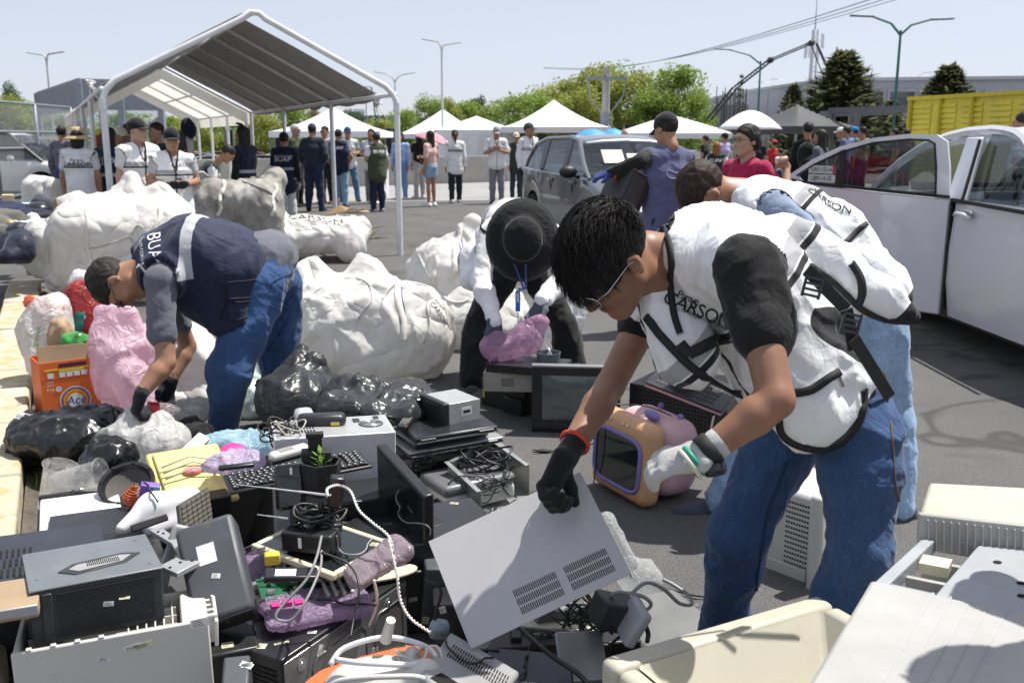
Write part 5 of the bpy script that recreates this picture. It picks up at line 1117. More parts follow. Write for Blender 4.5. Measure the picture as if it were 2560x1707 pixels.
r=person('worker in wide black bucket hat and white sleeves bending towards the camera',J,top=WHV,legs=(.012,.012,.013),vest=WHV,skn=1,h=.011,sleeve=1.98,gloves=(.08,.09,.12),hem=-.02,extra=hatx,dec=hatdec,hair='bald',bootleg=1.45,shoe=(.03,.03,.03),curl=(.9,.35),wr=.014,
 legmat=cloth((.012,.012,.013),(),wr=.6,ws=7),vadd=[rc(P(1175,650,5.45),P(1190,690,5.4),.06,.085),el(P(1200,645,5.45),(.09,.08,.09))])
# --- second bending worker, light blue shirt
jp=dict(pel=P(2140,710,3.72),chest=P(1985,560,3.8),neck=P(1852,488,3.9),head=P(1768,482,3.92),shR=P(1880,560,4.05),shL=P(1925,520,3.62),elL=P(2085,645,3.5),wrL=P(1960,790,3.4),elR=P(1800,760,4.1),wrR=P(1720,900,3.9),
 hipR=P(2150,790,3.85),hipL=P(2200,800,3.6),knR=P(1900,1020,3.75),knL=P(2230,1060,3.6),anR=P(1800,1245,3.62),anL=P(2250,1255,3.55),hd=(-.25,.1,-1),hu=(-1,-.05,.1),fdR=(-1,-.1,0),fdL=(-.9,-.3,0),hdirL=(-.5,0,-1),hnL=(-.5,.5,0),hdirR=(-.3,0,-1),hnR=(0,1,0))
J=mk(jp,1.0)
def d_dec(r,J,fr):
    o=child(r,'vest');
    for px,py,tx,sz in ((*cC(1175,1155),'Parque',.035),(*cC(1195,1190),'CARSON',.048),(*cC(1240,1235),'COMPLEJO',.02)): pxletters(r,o,px,py,tx,sz,(1,-.1,-.55),BLKD,space=.9)
    pxline(r,o,[cC(*p) for p in ((1278,1452),(1330,1400),(1380,1350),(1425,1315))],.011,BLKD,'black_band');
    a=[cC(*p) for p in ((925,1130),(955,1090),(985,1088))]
person('worker in light blue shirt and white lettered vest bending behind the nearest man',J,top=(.25,.31,.42),legs=(.22,.32,.46),vest=WHV,skn=0,h=.011,sleeve=.82,fat=1.02,hairc=(.018,.010,.007),shoe=(.05,.06,.09),dec=d_dec,wr=.013,curl=(.8,.8),vadd=[rc(P(2080,600,3.75),P(2150,670,3.7),.15,.12)])
# --- capped worker with a box, seen from behind
q=P(1668,400,7.3);J=stand((q.x,7.3,0),2.0,1.64,(('x',)*4,('x',)*4) if 0 else ('down','down'),0,0,0,.2,.35)
J['elL']=P(1597,405,7.15);J['wrL']=P(1528,432,7.25);J['hdirL'],J['hnL']=V((-.9,.1,-.2)),V((.1,.5,-1));J['elR']=J['shR']+V((.12,.02,-.28));J['wrR']=J['elR']+V((-.05,.22,-.05));J['hdirR'],J['hnR']=V((-.4,.9,0)),V((-1,0,0));J['thL']=1
def e_dec(r,J,fr):
    o=child(r,'vest')
    pxletters(r,o,*cQ(2300,640),'BUAP',.13,(1,.1,-.28),mat((.78,.78,.8),.7));pxline(r,o,[cQ(*p) for p in ((2225,960),(2290,985),(2340,1000),(2340,1035),(2270,1045),(2225,1010),(2225,960))],.004,mat((.3,.32,.45),.8),'pocket_seam')
    e,w=J['elL'],J['wrL'];f=uni([rc(J['shL'].lerp(e,.62),e,.056,.056),rc(e,w,.055,.038)],.01);skinobj('arm_sleeve',f,.012,cloth((.01,.01,.011),wr=.5),r,[lambda v: .006*folds(v,14,3)])
    m=M();m.tube([w+V((.03,.038*cos(a),.038*sin(a))) for a in np.linspace(0,2*pi,14)],.012,6);m.obj('cuff',mat((.6,.03,.04),.7),r,world=True)
def strp(p): return np.abs(((p[:,2]+.3*p[:,0])*38) % 1-.5)*.01-.0016
person('worker in black cap and faded navy vest seen from behind, lifting a black box',J,top=(.05,.055,.06),topzones=(strp,),topmat=cloth((.03,.033,.037),((.12,.125,.13),),wr=.3),legs=(.03,.03,.04),vest=(.10,.105,.2),vz='',fat=1.12,skn=0,h=.012,sleeve=.8,gloves=(.03,.05,.2),cap=(.012,.012,.013),hem=-.2,dec=e_dec,wr=.011)
c=P(*cQ(1810,1160),7.25);r=thing('computer_tower','black computer case carried by the capped worker, glossy side panel','computer',mtx=Matrix.Translation(c) @ Matrix.Rotation(.5,4,'Z') @ Matrix.Rotation(.45,4,'Y'));m=M();m.cbox((0,0,0),(.19,.3,.27));m.obj('case',mat((.015,.015,.017),.4),r,bev=.006)
m=M();m.cbox((-.02,-.152,0),(.13,.004,.22));m.obj('side_panel',mat((.06,.06,.06),.2,.3),r);m=M();m.cbox((.0,0,.138),(.18,.28,.005));m.obj('lid',mat((.6,.6,.58),.2,.6),r)
# --- smiling woman in the raspberry blouse
q=P(1868,400,6.9);J=stand((q.x,6.9,0),pi+.55,1.56,('down','down'),0,0,0,-.1,.0);J['shR'],J['shL']=J['shR'],J['shL']
J['elL']=J['shL']+V((.14,-.1,-.18));J['wrL']=P(1966,418,6.78);J['hdirL'],J['hnL']=V((-.4,-.3,.6)),V((-.2,-.9,-.2));J['curlL']=1.1
def f_dec(r,J,fr):
    o=child(r,'shirt');H=hm(fr)
    for py in (1262,1318): p,n=pxhit(o,*cR(1150,py));m=M();m.sph(p,.007,6);m.obj('button',BLKD,r,world=True,smooth=True)
    b=child(r,'body');pxline(r,b,[cR(*p) for p in ((905,1110),(915,1170),(935,1210))],.004,BLKD,'necklace');pxline(r,b,[cR(*p) for p in ((1130,1110),(1110,1190),(1090,1240))],.004,BLKD,'necklace')
    m=M();m.T=H;m.grid(lambda u,v: ((u-.5)*.044,.0985-.018*(2*u-1)**2,-.058-.010*v+.012*(2*u-1)**2),10,2);m.obj('teeth',mat((.8,.78,.72),.3),r,world=True,smooth=True)
person('smiling woman with short black hair, round glasses and raspberry blouse at the car door',J,top=(.36,.015,.07),legs=BK,skn=2,hair='crop',glass_='round',h=.0095,sleeve=1.2,open_neck=.05,fat=1.08,dec=f_dec,wr=.009,topmat=cloth((.36,.012,.065),(),.1,.8,wr=.35),hairc=(.012,.01,.009))
q=P(2555,400,9.6);J=stand((q.x,9.6,0),2.4,1.72,('hip','hip'));person('man in white polo beyond the windows of the white car, arm bent',J,top=WHV,legs=(.03,.03,.06),h=.016,fat=1.1)
# --- the nearest man
jp=dict(pel=P(2070,1000,2.3),chest=P(1850,730,2.33),neck=P(1672,612,2.33),head=P(1523,655,2.2),shR=P(1620,780,2.58),shL=P(1870,680,2.08),elL=P(1940,1000,1.90),wrL=P(1752,1140,1.88),elR=P(1525,965,2.42),wrR=P(1408,1152,2.2),slR=.22,swL=1.18,slL=.5,gcL=(.42,.42,.41),
 hipL=P(2150,1090,2.2),hipR=P(1960,1090,2.42),knL=P(2150,1370,2.12),knR=P(1850,1330,2.38),anL=V((.76,2.15,.1)),anR=V((.58,2.45,.1)),hd=(-.50,-.28,-.74),hu=(-.66,-.42,.55),fdL=(-.9,-.4,0),fdR=(-.9,-.3,0),hdirL=(-.75,.45,-.3),hnL=(-.2,.5,-.8),hdirR=(-.42,-.25,-.75),hnR=(.3,-.6,-.45),curlR=1.15,curlL=.5)
J=mk(jp,1.0);J['thR']=-1
frA=hframe(J['head'],J['hd'],J['hu'],1.0)
def a_extra(r,J,fr):
    H=hm(fr);HM=hairmat((.008,.007,.007),(.03,.027,.025));random.seed(12);m=M()
    Hr,Hc,hs=fr
    f=hairsdf('short')
    n=0;I3=H
    while n <3800:
        d=V((random.gauss(0,1),random.gauss(0,1),random.gauss(0,1))).normalized();p=V((0,-.018,.042))+V((d.x*.083,d.y*.106,d.z*.096))
        if f(np.array([tuple(p)]))[0] >.012 or (p.y >.02 and p.z <.055 and abs(p.x) <.06): continue
        front=max(0,p.y+.02)/.1;L=(.022+.035*max(0,p.z+.02)/.15+.025*front)*.62+.018*front;tan=V((d.x*.5+uf(-.5,.5),.75+uf(-.25,.35),-.25-.5*front+uf(-.3,.3)));tan=(tan-d*tan.dot(d)).normalized()
        if p.z <.0: L=.008
        q1=p+d*L*.32+tan*L*.5;q2=p+d*L*.3+tan*L*(1.1+.4*front);m.tube([I3 @ p,I3 @ q1,I3 @ q2],[.0014,.0011,.0003],3,False);n+=1
    m.obj('hair_lock',HM,r,world=True)['kind']='stuff'
    m=M();m.T=H;G_=mat((.6,.6,.62),.2,.9,bump=0)
    for s in (-1,1): m.tube([(s*.034+.027*math.copysign(abs(cos(a))**.7,cos(a)),.113-.006*abs(cos(a))**2,.008+.021*math.copysign(abs(sin(a))**.7,sin(a))) for a in np.linspace(0,2*pi,25)],.0013,6,False)
    m.T=None
    for s in (-1,1): m.tube([H @ V(p) for p in ((s*.061,.107,.014),(s*.079,.08,.014),(s*.086,.0,.012),(s*.084,-.02,-.004))],.0016,6)
    m.tube([H @ V(p) for p in ((-.008,.116,.012),(0,.119,.015),(.008,.116,.012))],.0014,5);m.obj('glasses',G_,r,smooth=True,world=True)
    m=M();m.T=H
    for s in (-1,1): m.grid(lambda u,v: (s*.034+.026*(2*u-1),.109,.008+.02*(2*v-1)),2,2)
    m.obj('lens',glass((.96,.97,.98),.01,.2),r,world=True)
    m=M()
    for s in (-1,1):
        for i in range(80): u=rnd();p=V((s*(.014+.042*u),.1-.018*u*u,.031+.009*sin(u*2.6)+uf(-.004,.004)));m.tube([H @ p,H @ (p+V((s*.006,.002,.003)))],[.0011,.0004],3,False)
    m.obj('eyebrow',HM,r,world=True)['kind']='stuff'
    m=M();m.T=H
    for s in (-1,1): m.tube([(s*(.0215+.022*u),.1015-.008*abs(u-.4),.0065+.004*sin(u*3.1)-.006) for u in (0,.25,.5,.75,1)],[.0008,.0018,.002,.0018,.0008],5)
    m.obj('eyelid',mat((.05,.02,.015),.5),r,smooth=True,world=True)
    m=M();m.T=H;m.tube([(-.024,.088,-.061),(-.012,.0965,-.0595),(0,.0985,-.061),(.012,.0965,-.0595),(.024,.088,-.061)],[.001,.003,.0036,.003,.001],6);m.tube([(-.021,.087,-.066),(-.01,.094,-.068),(0,.0955,-.0685),(.01,.094,-.068),(.021,.087,-.066)],[.001,.0036,.0044,.0036,.001],6);m.obj('lip',mat((.26,.09,.065),.4),r,smooth=True,world=True)
upA=(J['neck']-J['pel']).normalized()
SH=J['shL'];EL_=J['elL']
vadd=[rc(P(1960,820,2.24),P(2030,1020,2.17),.09,.095),rc(P(1950,900,2.22),P(2090,960,2.22),.085,.09),rc(P(2080,700,2.42),P(2285,792,2.42),.07,.008),rc(P(1950,620,2.4),P(2200,740,2.42),.09,.05),rc(P(1640,740,2.28),P(1720,890,2.22),.05,.07),el(P(1800,620,2.33),(.13,.14,.10))]
vcut=[rc(SH+V((-.02,-.08,-.02)),SH.lerp(EL_,.5)+V((-.01,-.06,.0)),.078,.098),rc(P(1950,690,2.02),P(2190,850,2.12),.05,.052),rc(P(2070,780,2.1),P(2230,880,2.25),.045,.07)]
WZ=mat((.02,.02,.022),.6)
def a_dec(r,J,fr):
    o=child(r,'vest');L=lambda *a: [cJ(*p) for p in a]
    pxletters(r,o,*cJ(935,678),'Parque',.024,(1,0,-.42),BLKD,space=.85,nrm=(-.35,-1,.25));pxletters(r,o,*cJ(990,748),'CARSON',.044,(1,0,-.42),BLKD,space=.9,nrm=(-.35,-1,.25));pxletters(r,o,*cJ(1015,792),'COMPLEJO CULTURAL',.012,(1,0,-.42),BLKD,nrm=(-.35,-1,.25))
    pxline(r,o,L((700,775),(760,860),(840,950),(930,1040),(1050,1130),(1150,1185),(1240,1210)),.010,BLKD,'zip')
    pxline(r,o,L((935,985),(1000,955),(1080,915),(1160,895)),.014,BLKD,'black_band');pxline(r,o,L((880,930),(940,1000)),.016,BLKD,'black_band')
    pxline(r,o,L((900,880),(980,850),(1060,830),(1140,880)),.022,mat((.33,.33,.34),.6),'grey_band') if 0 else None
    pxline(r,o,L((1490,1205),(1600,1190),(1700,1130),(1770,1085)),.010,BLKD,'pocket_zip');pxline(r,o,L((1770,1110),(1780,1140),(1790,1165)),.004,mat((.3,.3,.3),.4,.8),'zip_pull')
    pxline(r,o,L((1830,480),(1880,560),(1895,640),(1875,710)),.010,BLKD,'black_band')
    pxline(r,o,L((720,215),(790,280),(830,380),(845,500),(835,620),(850,760),(890,880)),.008,BLKD,'collar_trim')
    pxline(r,o,L((1442,1330),(1452,1420),(1520,1480),(1640,1512),(1760,1488),(1850,1410),(1900,1290),(1905,1180)),.009,BLKD,'hem_trim');pxline(r,o,L((1600,500),(1700,560),(1790,640),(1900,740),(2040,800),(2130,830),(2200,800)),.008,BLKD,'hem_trim')
    s_=child(r,'shirt');m=M()
    for a,b in ((cJ(1590,520),cJ(1810,740)),(cJ(1810,740),cJ(1850,960)),(cJ(1850,900),cJ(2050,1225))): m.bar(P(*a,2.0),P(*b,2.02),.026,.006,(0,-1,.3))
    m.obj('strap',mat((.014,.014,.015),.6),r,world=True);m=M()
    for px,py in (cJ(1622,615),cJ(1835,815)):
        T=frame(P(px,py,1.985),(1,0,-.25),(-.1,-1,.2));m.T=T
        for i in range(4): m.cbox((0,.018-.012*i,0),(.034,.005,.008))
        for s in (-1,1): m.cbox((s*.017,0,0),(.005,.046,.008))
        m.T=None;m.obj('buckle',mat((.03,.03,.032),.3),r,world=True);m=M()
    b=child(r,'trousers');st=mat((.16,.11,.05),.8);dk=mat((.01,.035,.09),.9)
    pxline(r,b,[cI(*p) for p in ((1330,30),(1345,200),(1360,400),(1400,560))],.0022,st,'seam');pxline(r,b,[cI(*p) for p in ((720,270),(680,380),(620,520),(590,660),(570,800),(545,950),(540,1100))],.004,dk,'seam');pxline(r,b,[cJ(*p) for p in ((1935,1270),(1990,1240),(2040,1235))],.004,dk,'pocket_seam')
    pxline(r,b,[cJ(*p) for p in ((1980,1085),(2040,1040),(2090,1000))],.014,mat((.06,.03,.02),.5),'belt')
    w=J['wrL'].lerp(J['elL'],.10);d=(J['elL']-J['wrL']).normalized();m=M();m.T=frame(w,d.cross(V((0,-1,0))),d);m.lathe([(.034,-.014),(.037,-.012),(.037,.012),(.034,.014)],24,None,False);m.obj('watch_strap',BLKD,r,smooth=True,world=True)
    m=M();m.T=frame(w+V((.01,-.02,-.032)),d,(.2,-.6,-1));m.lathe([(0,.013),(.02,.013),(.024,.008),(.024,-.006)],24);m.obj('watch',mat((.02,.022,.025),.2),r,world=True)
    for k_,c in ((-.04,(.02,.3,.2)),(-.15,(.6,.6,.5))): w2=J['wrL']-d*k_*.0+d*(-.012+k_*.1);m=M();m.T=frame(w2,d.cross(V((0,-1,0))),d);m.lathe([(.033,-.005),(.037,-.003),(.037,.003),(.033,.005)],20,None,False);m.obj('bracelet',mat(c,.5),r,smooth=True,world=True)
    w=J['wrR'].lerp(J['elR'],.23);d=(J['elR']-J['wrR']).normalized();m=M();m.T=frame(w,d.cross(V((0,-1,0))),d);m.lathe([(.034,-.005),(.040,-.003),(.040,.003),(.034,.005)],24,None,False);m.obj('cuff',mat((.6,.06,.03),.7),r,smooth=True,world=True)
r=person('young man with thick black hair and thin glasses bending in the foreground, white vest',J,top=(.012,.012,.013),legs=(.032,.07,.16),vest=WHV,skn=1,h=.0068,sleeve=.6,fat=1.0,gloves=(.012,.012,.013),vadd=vadd,vcut=vcut,dec=a_dec,extra=a_extra,hem=.10,det=1,wr=.014,legmat=cloth((.032,.07,.16),denim=True,wr=.5),topmat=cloth((.012,.012,.013),(),wr=.5))
# ---------------- long pipe-framed tent ----------------
PIPE=mat((.72,.73,.73),.35,bump=0,dirt=.15,dirtc=(.4,.38,.35));TA=V((-1.42,12.2,0));ta=V((-.43,.903,0)).normalized();tw=V((-.903,-.43,0)).normalized();TW,TH,TP=3.35,1.98,2.86
def tp(s,w,z): return TA +ta*s +tw*w +V((0,0,z))
def bentarch(m,s,r=.035):
    pts=[]
    ctrl=[(0,0),(0,TH-.12),(0.02,TH-.03),(.1,TH+.04),(TW/2-.1,TP-.05),(TW/2,TP),(TW/2+.1,TP-.05),(TW-.1,TH+.04),(TW-.02,TH-.03),(TW,TH-.12),(TW,0)]
    m.tube([tp(s,w,z) for w,z in ctrl],r,10)
r=thing('tent_frame','long white pipe-framed tent with a grey tarpaulin over its near part','tent',loc=TA)
for i,s in enumerate((0,3.05,6.3,9.4)):
    if i==0:
        for w in (0,TW): m=M();m.tube([tp(s,w,0),tp(s,w,TH-.2)],.036,12);m.tube([tp(s,w,TH-.22),tp(s,w,TH-.1)],.043,12);m.obj('leg',PIPE,r,smooth=2,world=True)
        m=M();pts=[(0,TH-.2),(.01,TH-.08),(.05,TH),(.14,TH+.09)];pts=pts+[(TW/2-.12,TP-.07),(TW/2-.05,TP-.01),(TW/2+.05,TP-.01),(TW/2+.12,TP-.07)]+[(TW-a,b) for a,b in pts[::-1]];m.tube([tp(s,w,z) for w,z in pts],.035,12);m.obj('gable_arch',PIPE,r,smooth=2,world=True)
    else:
        for w in (0,TW): m=M();m.tube([tp(s,w,0),tp(s,w,TH-.02)],.034,10);m.obj('leg',PIPE,r,smooth=2,world=True)
        for w in (0,TW): m=M();m.tube([tp(s,w,TH),tp(s,TW/2,TP)],.03,8);m.obj('rafter',PIPE,r,smooth=True,world=True)
for w,z in ((0,TH),(TW,TH),(TW/2,TP)): m=M();m.tube([tp(0.04,w,z),tp(9.4,w,z)],.028,8);m.obj('rail',PIPE,r,smooth=True,world=True)
for s in (1.9,4.7,7.8): m=M();m.tube([tp(s,0,TH),tp(s,TW/2,TP)],.026,8);m.obj('rafter',PIPE,r,smooth=True,world=True)
TARP=cloth((.3,.285,.27),(),.15,.7,wr=.25,ws=2,wd=.02)
def tarp(s0,s1,w0,w1,z0,z1,hang=0,wob=.03):
    def f(u,v):
        s=s0+(s1-s0)*u;w=w0+(w1-w0)*v;z=z0+(z1-z0)*v+.035;p=tp(s,w,z);n=noise.noise((s*.7,w*1.2,0))*wob*.6;sg=-.02*sin(pi*((u*3) % 1));return p+V((0,0,n+sg))
    return f
m=M();m.grid(tarp(.85,9.3,-.02,TW/2,TH,TP),90,30);m.obj('tarpaulin',TARP,r,smooth=True,world=True,sol=.004)
m=M();m.grid(lambda u,v: tarp(.95,9.3,-.02,TW/2,TH,TP)(u,0)+V((0,0,-.02-(.05+.09*abs(noise.noise((u*9,1,1))))*v))-tw*.03*v,90,4);m.obj('hanging_edge',TARP,r,smooth=True,world=True)
TARP2=cloth((.62,.6,.56),(),.1,.7,wr=.5,ws=2,wd=.03)
m=M();m.grid(tarp(.3,9.3,TW+.02,TW/2+.05,TH,TP),90,24);m.obj('tarpaulin',TARP2,r,smooth=True,world=True,sol=.004)
def knot(c,lab='white rope knot tying the tarpaulin to the frame'):
    m=M();random.seed(int(c.x*50))
    for i in range(5): m.tube([c+V((uf(-.06,.06),uf(-.05,.05),uf(-.07,.05))) for _ in range(5)],.011,5)
    m.tube([c,c+V((.03,0,-.12)),c+V((.09,0,-.2))],.009,5);m.tube([c,c+V((-.03,0,-.1)),c+V((.02,0,-.24))],.009,5);m.obj('rope',mat((.75,.75,.74),.8),r,smooth=True,world=True)
knot(tp(.85,-.04,TH-.06));knot(tp(1.1,TW+.05,TH+.1))
r2=thing('white_canopy_tent','white canopy tent with scalloped valance continuing behind the grey tarpaulin','tent',loc=tp(9.8,0,0))
t=NT('translucent_sheet');c=t.mix(t.ramp(t.noise(1.2,5,.6),.35,.7),(.66,.63,.56),(.78,.77,.73));t.set(Base_Color=c,Roughness=.6);tl=t.n.new('ShaderNodeBsdfTranslucent');t.l.new(c,tl.inputs[0]);ms=t.n.new('ShaderNodeMixShader');ms.inputs[0].default_value=.5
t.l.new(t.b.outputs[0],ms.inputs[1]);t.l.new(tl.outputs[0],ms.inputs[2]);t.l.new(ms.outputs[0],t.o.inputs[0]);t.bump(t.noise(4,4,.6),.5,.03);TRS=t.m
s0,s1=9.9,17.4
for w0,z0 in ((-.05,TH+.03),(TW+.05,TH+.03)):
    m=M();m.grid(lambda u,v: tp(s0+(s1-s0)*u,w0+(TW/2-w0)*v,z0+(TP-z0)*v+.03*noise.noise((u*9,v*5,w0))-.03*abs(sin(u*3*pi))*(1-v)),60,20);m.obj('roof_sheet',TRS,r2,smooth=True,world=True)
    m=M();m.grid(lambda u,v: tp(s0+(s1-s0)*u,w0+(.03 if w0 >1 else -.03)*v,z0-.27*v+.02*noise.noise((u*20,v,w0))),60,4);m.obj('valance',TRS,r2,smooth=True,world=True)
for s in (s0,s1):
    m=M();m.grid(lambda u,v: tp(s,TW*u,TH+(TP-TH)*(1-abs(u*2-1))-.22*v),24,3);m.obj('gable_valance',TRS,r2,smooth=True,world=True)
for s in (10,12.4,14.9,17.3):
    for w in (0,TW): m=M();m.tube([tp(s,w,0),tp(s,w,TH)],.034,10);m.obj('leg',PIPE,r2,smooth=2,world=True);m=M();m.tube([tp(s,w,TH),tp(s,TW/2,TP)],.03,8);m.obj('rafter',PIPE,r2,smooth=True,world=True)
for w,z in ((0,TH),(TW,TH),(TW/2,TP),(TW*.25,(TH+TP)/2),(TW*.75,(TH+TP)/2)): m=M();m.tube([tp(10,w,z),tp(17.3,w,z)],.028,8);m.obj('rail',PIPE,r2,smooth=True,world=True)
c=P(*cN(2205,560),13.2);m=M()
m.sph((0,0,0),(.09,.1,.13),10,Matrix.Translation(c));m.sph((.05,-.02,-.03),(.07,.07,.12),8,Matrix.Translation(c));tag(m.obj('hanging_cap',cloth((.012,.014,.03),wr=.8,ws=14),smooth=True),'dark cap hanging from a pale pole under the tent','cap')
m=M();m.tube([c+V((0,.05,-.1)),c+V((.02,.1,-.85))],[.05,.03],8);m.tube([c+V((.02,.1,-.85)),(c.x+.05,c.y+.15,0)],.02,6);tag(m.obj('pale_post',mat((.6,.55,.48),.7),smooth=True),'pale wooden post carrying the hanging dark cap','post')
# ---------------- big bags ----------------
t=NT('woven_bag');n=t.noise(3.2,7,.65);c=t.mix(t.ramp(n,.3,.68),(.72,.70,.65),(.82,.81,.785));c=t.mix(t.math('MULTIPLY',t.ramp(t.noise(1.6,8,.7,dist=.7),.56,.78),.5),c,(.5,.44,.34))
wv=t.noise(600,1,.5,t.co((1,1,.05)));t.set(Base_Color=c,Roughness=.62);b1=t.bump(t.crease(2.1,dist=.5),.85,.07);b0=t.bump(t.crease(5,dist=.5),.5,.025,b1);b2=t.bump(t.noise(26,4,.6,dist=.6),.3,.006,b0);t.bump(wv,.15,.001,b2)
tl=t.n.new('ShaderNodeBsdfTranslucent');t.l.new(c,tl.inputs[0]);ms=t.n.new('ShaderNodeMixShader');ms.inputs[0].default_value=.25;t.l.new(t.b.outputs[0],ms.inputs[1]);t.l.new(tl.outputs[0],ms.inputs[2]);t.l.new(ms.outputs[0],t.o.inputs[0]);BAG=t.m
t=NT('dirty_bag');c=t.mix(t.ramp(t.noise(2.2,8,.7,dist=.8),.35,.68),(.17,.155,.135),(.46,.44,.41));c=t.mix(t.math('MULTIPLY',t.ramp(t.noise(5,6,.7),.58,.72),.5),c,(.05,.045,.04));t.set(Base_Color=c,Roughness=.75);b1=t.bump(t.noise(6,7,.62,dist=1.2),.6,.02);t.bump(t.noise(26,4,.6),.3,.006,b1);DBAG=t.m
DSP=lambda a=.035,b=.012,s=3.,sd=1.,st=(1,1,.55): [lambda v: a*.8*folds(v,s*.75,sd,st,.5),lambda v: b*1.2*folds(v,s*1.8,sd+5,st,.6),lambda v: .02*(1-np.minimum(1,crumple(v*np.array((1,1,.6)),s*.9,sd)*3.5)),lambda v: b*.25*folds(v,s*6,sd+8,st)]
def bag(lab,fs,h=.02,k=.06,m_=None,dsp=None,cat='bag',cuts=(),name='bulk_bag',group='big white woven bags'):
    f=uni(fs,k);f=isect(f,lambda p: -(p[:,2]-.006));f=cut(f,*cuts);c=(f.b[0]+f.b[1])/2
    o=skinobj(name,f,h,m_ or BAG,None,dsp or DSP());return tag(o,lab,cat,group)
def Q(px,py,Y): return tuple(P(px,py,Y))
THR=mat((.10,.13,.22),.7);ROPE=mat((.5,.47,.42),.8)
def rotm(*a): return Matrix.Rotation(a[0],3,'Z') @ Matrix.Rotation(a[1],3,'X') @ Matrix.Rotation(a[2] if len(a) >2 else 0,3,'Y')
b1=bag('tallest bulging white bag, behind the man in the navy vest',[bx(Q(310,600,8.9),(.56,.5,.36),rotm(.2,.1),.22),el(Q(300,690,8.9),(.5,.45,.3)),rc(Q(330,455,9),Q(325,540,9),.07,.3),rc(Q(200,500,8.9),Q(230,560,8.9),.05,.22),rc(Q(156,500,8.9),Q(230,540,8.9),.02,.14),rc(Q(400,480,9.05),Q(420,580,9),.1,.26)],.024,.1)
pxline(None,b1,[(340,660),(325,625),(345,600),(370,595),(375,625),(372,650)],.006,ROPE,'x') if 0 else None
b2=bag('small slumped white bag beside the end of the kerb',[el(Q(135,615,8.6),(.24,.22,.2)),rc(Q(120,600,8.6),Q(150,690,8.5),.17,.13),rc(Q(165,585,8.6),Q(110,640,8.6),.1,.16)],.018,.06,dsp=DSP(.04,.015,5))
b3=bag('dirty grey bulging bag under the tent',[bx(Q(600,540,11.3),(.47,.4,.38),rotm(.3,0),.2),el(Q(590,600,11.3),(.52,.45,.35)),rc(Q(500,445,11.2),Q(520,520,11.2),.05,.2),rc(Q(680,450,11.5),Q(640,520,11.3),.12,.28)],.024,.08,DBAG,DSP(.05,.02,3,4),group=None)
b4=bag('low spread-out white lettered bag by the tent pole',[el(Q(740,590,11.6),(.52,.42,.22)),el(Q(860,585,11.8),(.33,.4,.2)),rc(Q(900,565,11.8),Q(880,620,11.5),.08,.15),rc(Q(690,545,11.5),Q(690,600,11.4),.1,.3)],.022,.08)
b5=bag('large full white bag in the middle with a burst seam and black stencil',[bx(Q(870,800,5.95),(.36,.36,.25),rotm(.25,0),.2),el(Q(910,870,5.95),(.46,.4,.27)),el(Q(1020,830,5.9),(.27,.3,.27)),rc(Q(770,700,6.05),Q(800,820,6),.12,.22),rc(Q(910,690,6.1),Q(900,760,6.1),.12,.25),el(Q(800,870,6),(.26,.3,.2))],.013,.09,dsp=DSP(.03,.011,3.6,2))
b6=bag('upright white bag with dark stitched seam behind the worker in the black hat',[bx(Q(1160,720,7.1),(.3,.28,.32),rotm(.4,.1),.16),rc(Q(1180,560,7.1),Q(1130,700,7.1),.06,.3),rc(Q(1080,640,7.1),Q(1120,760,7.1),.08,.22),el(Q(1180,800,6.9),(.4,.35,.26))],.016,.08,dsp=DSP(.04,.014,3.5,8))
b7=bag('white bag with a torn mouth against the chain-link fence',[bx(Q(110,490,14.5),(.26,.24,.26),rotm(.2,0),.14),rc(Q(85,465,14.5),Q(80,530,14.5),.1,.16),rc(Q(140,470,14.8),Q(130,510,14.6),.1,.2)],.024,.06,cuts=[el(Q(100,470,14.15),(.09,.2,.13))])
b8=bag('translucent white plastic bag leaning on the leg of the worker in the black hat',[el(Q(1405,770,6.1),(.13,.13,.22)),rc(Q(1395,690,6.1),Q(1400,780,6.1),.05,.12)],.014,.04,film((.75,.76,.78),.8),DSP(.03,.01,7),group=None,name='plastic_bag')
def seams(o,lab,lines,rad=.004,m_=THR,nm='seam'):
    for L in lines: pxline(o,o,L,rad,m_,nm)
wm_=wm
seams(b5,'',[[cB(*p) for p in ((672,1200),(690,1280),(700,1370),(712,1440),(745,1530))],[cB(*p) for p in ((715,1215),(720,1290),(735,1370),(728,1450))]],.0035)
seams(b5,'',[[cB(*p) for p in ((160,1300),(200,1250),(330,1180),(440,1165),(520,1200),(540,1290),(470,1380),(440,1450))],[cB(*p) for p in ((600,1290),(660,1210),(760,1160),(830,1190),(880,1250),(865,1330),(880,1430),(850,1540))]],.006,BAG,'fold')
seams(b5,'',[[cB(*p) for p in ((822,1045),(850,1100),(900,1170),(935,1260),(975,1360),(990,1450))],[cB(*p) for p in ((870,1230),(868,1290),(885,1350),(880,1430),(850,1530),(855,1560))]],.004,ROPE,'cord')
for px,py,tx,sz in ((*cB(935,1370),'CARSON',.04),(*cB(940,1320),'Parque',.03)): pxletters(b5,b5,px,py,tx,sz,(.45,.25,-.9),mat((.03,.03,.03),.8))
seams(b6,'',[[cB(*p) for p in ((1030,860),(1040,900),(1055,960),(1062,1000))],[cB(*p) for p in ((1045,855),(1060,900),(1070,950),(1080,1000))]],.0035)
seams(b6,'',[[cB(*p) for p in ((800,1000),(900,1200),(980,1290),(1060,1310),(1110,1290))],[cB(*p) for p in ((800,1000),(880,920),(960,860),(1050,820))]],.012,BAG,'fold')
pxletters(b4,b4,790,545,'CARSON',.16,(1,0,0),mat((.03,.03,.03),.8));pxletters(b4,b4,800,556,'COMPLEJO CULTURAL',.05,(1,0,0),mat((.03,.03,.03),.8))
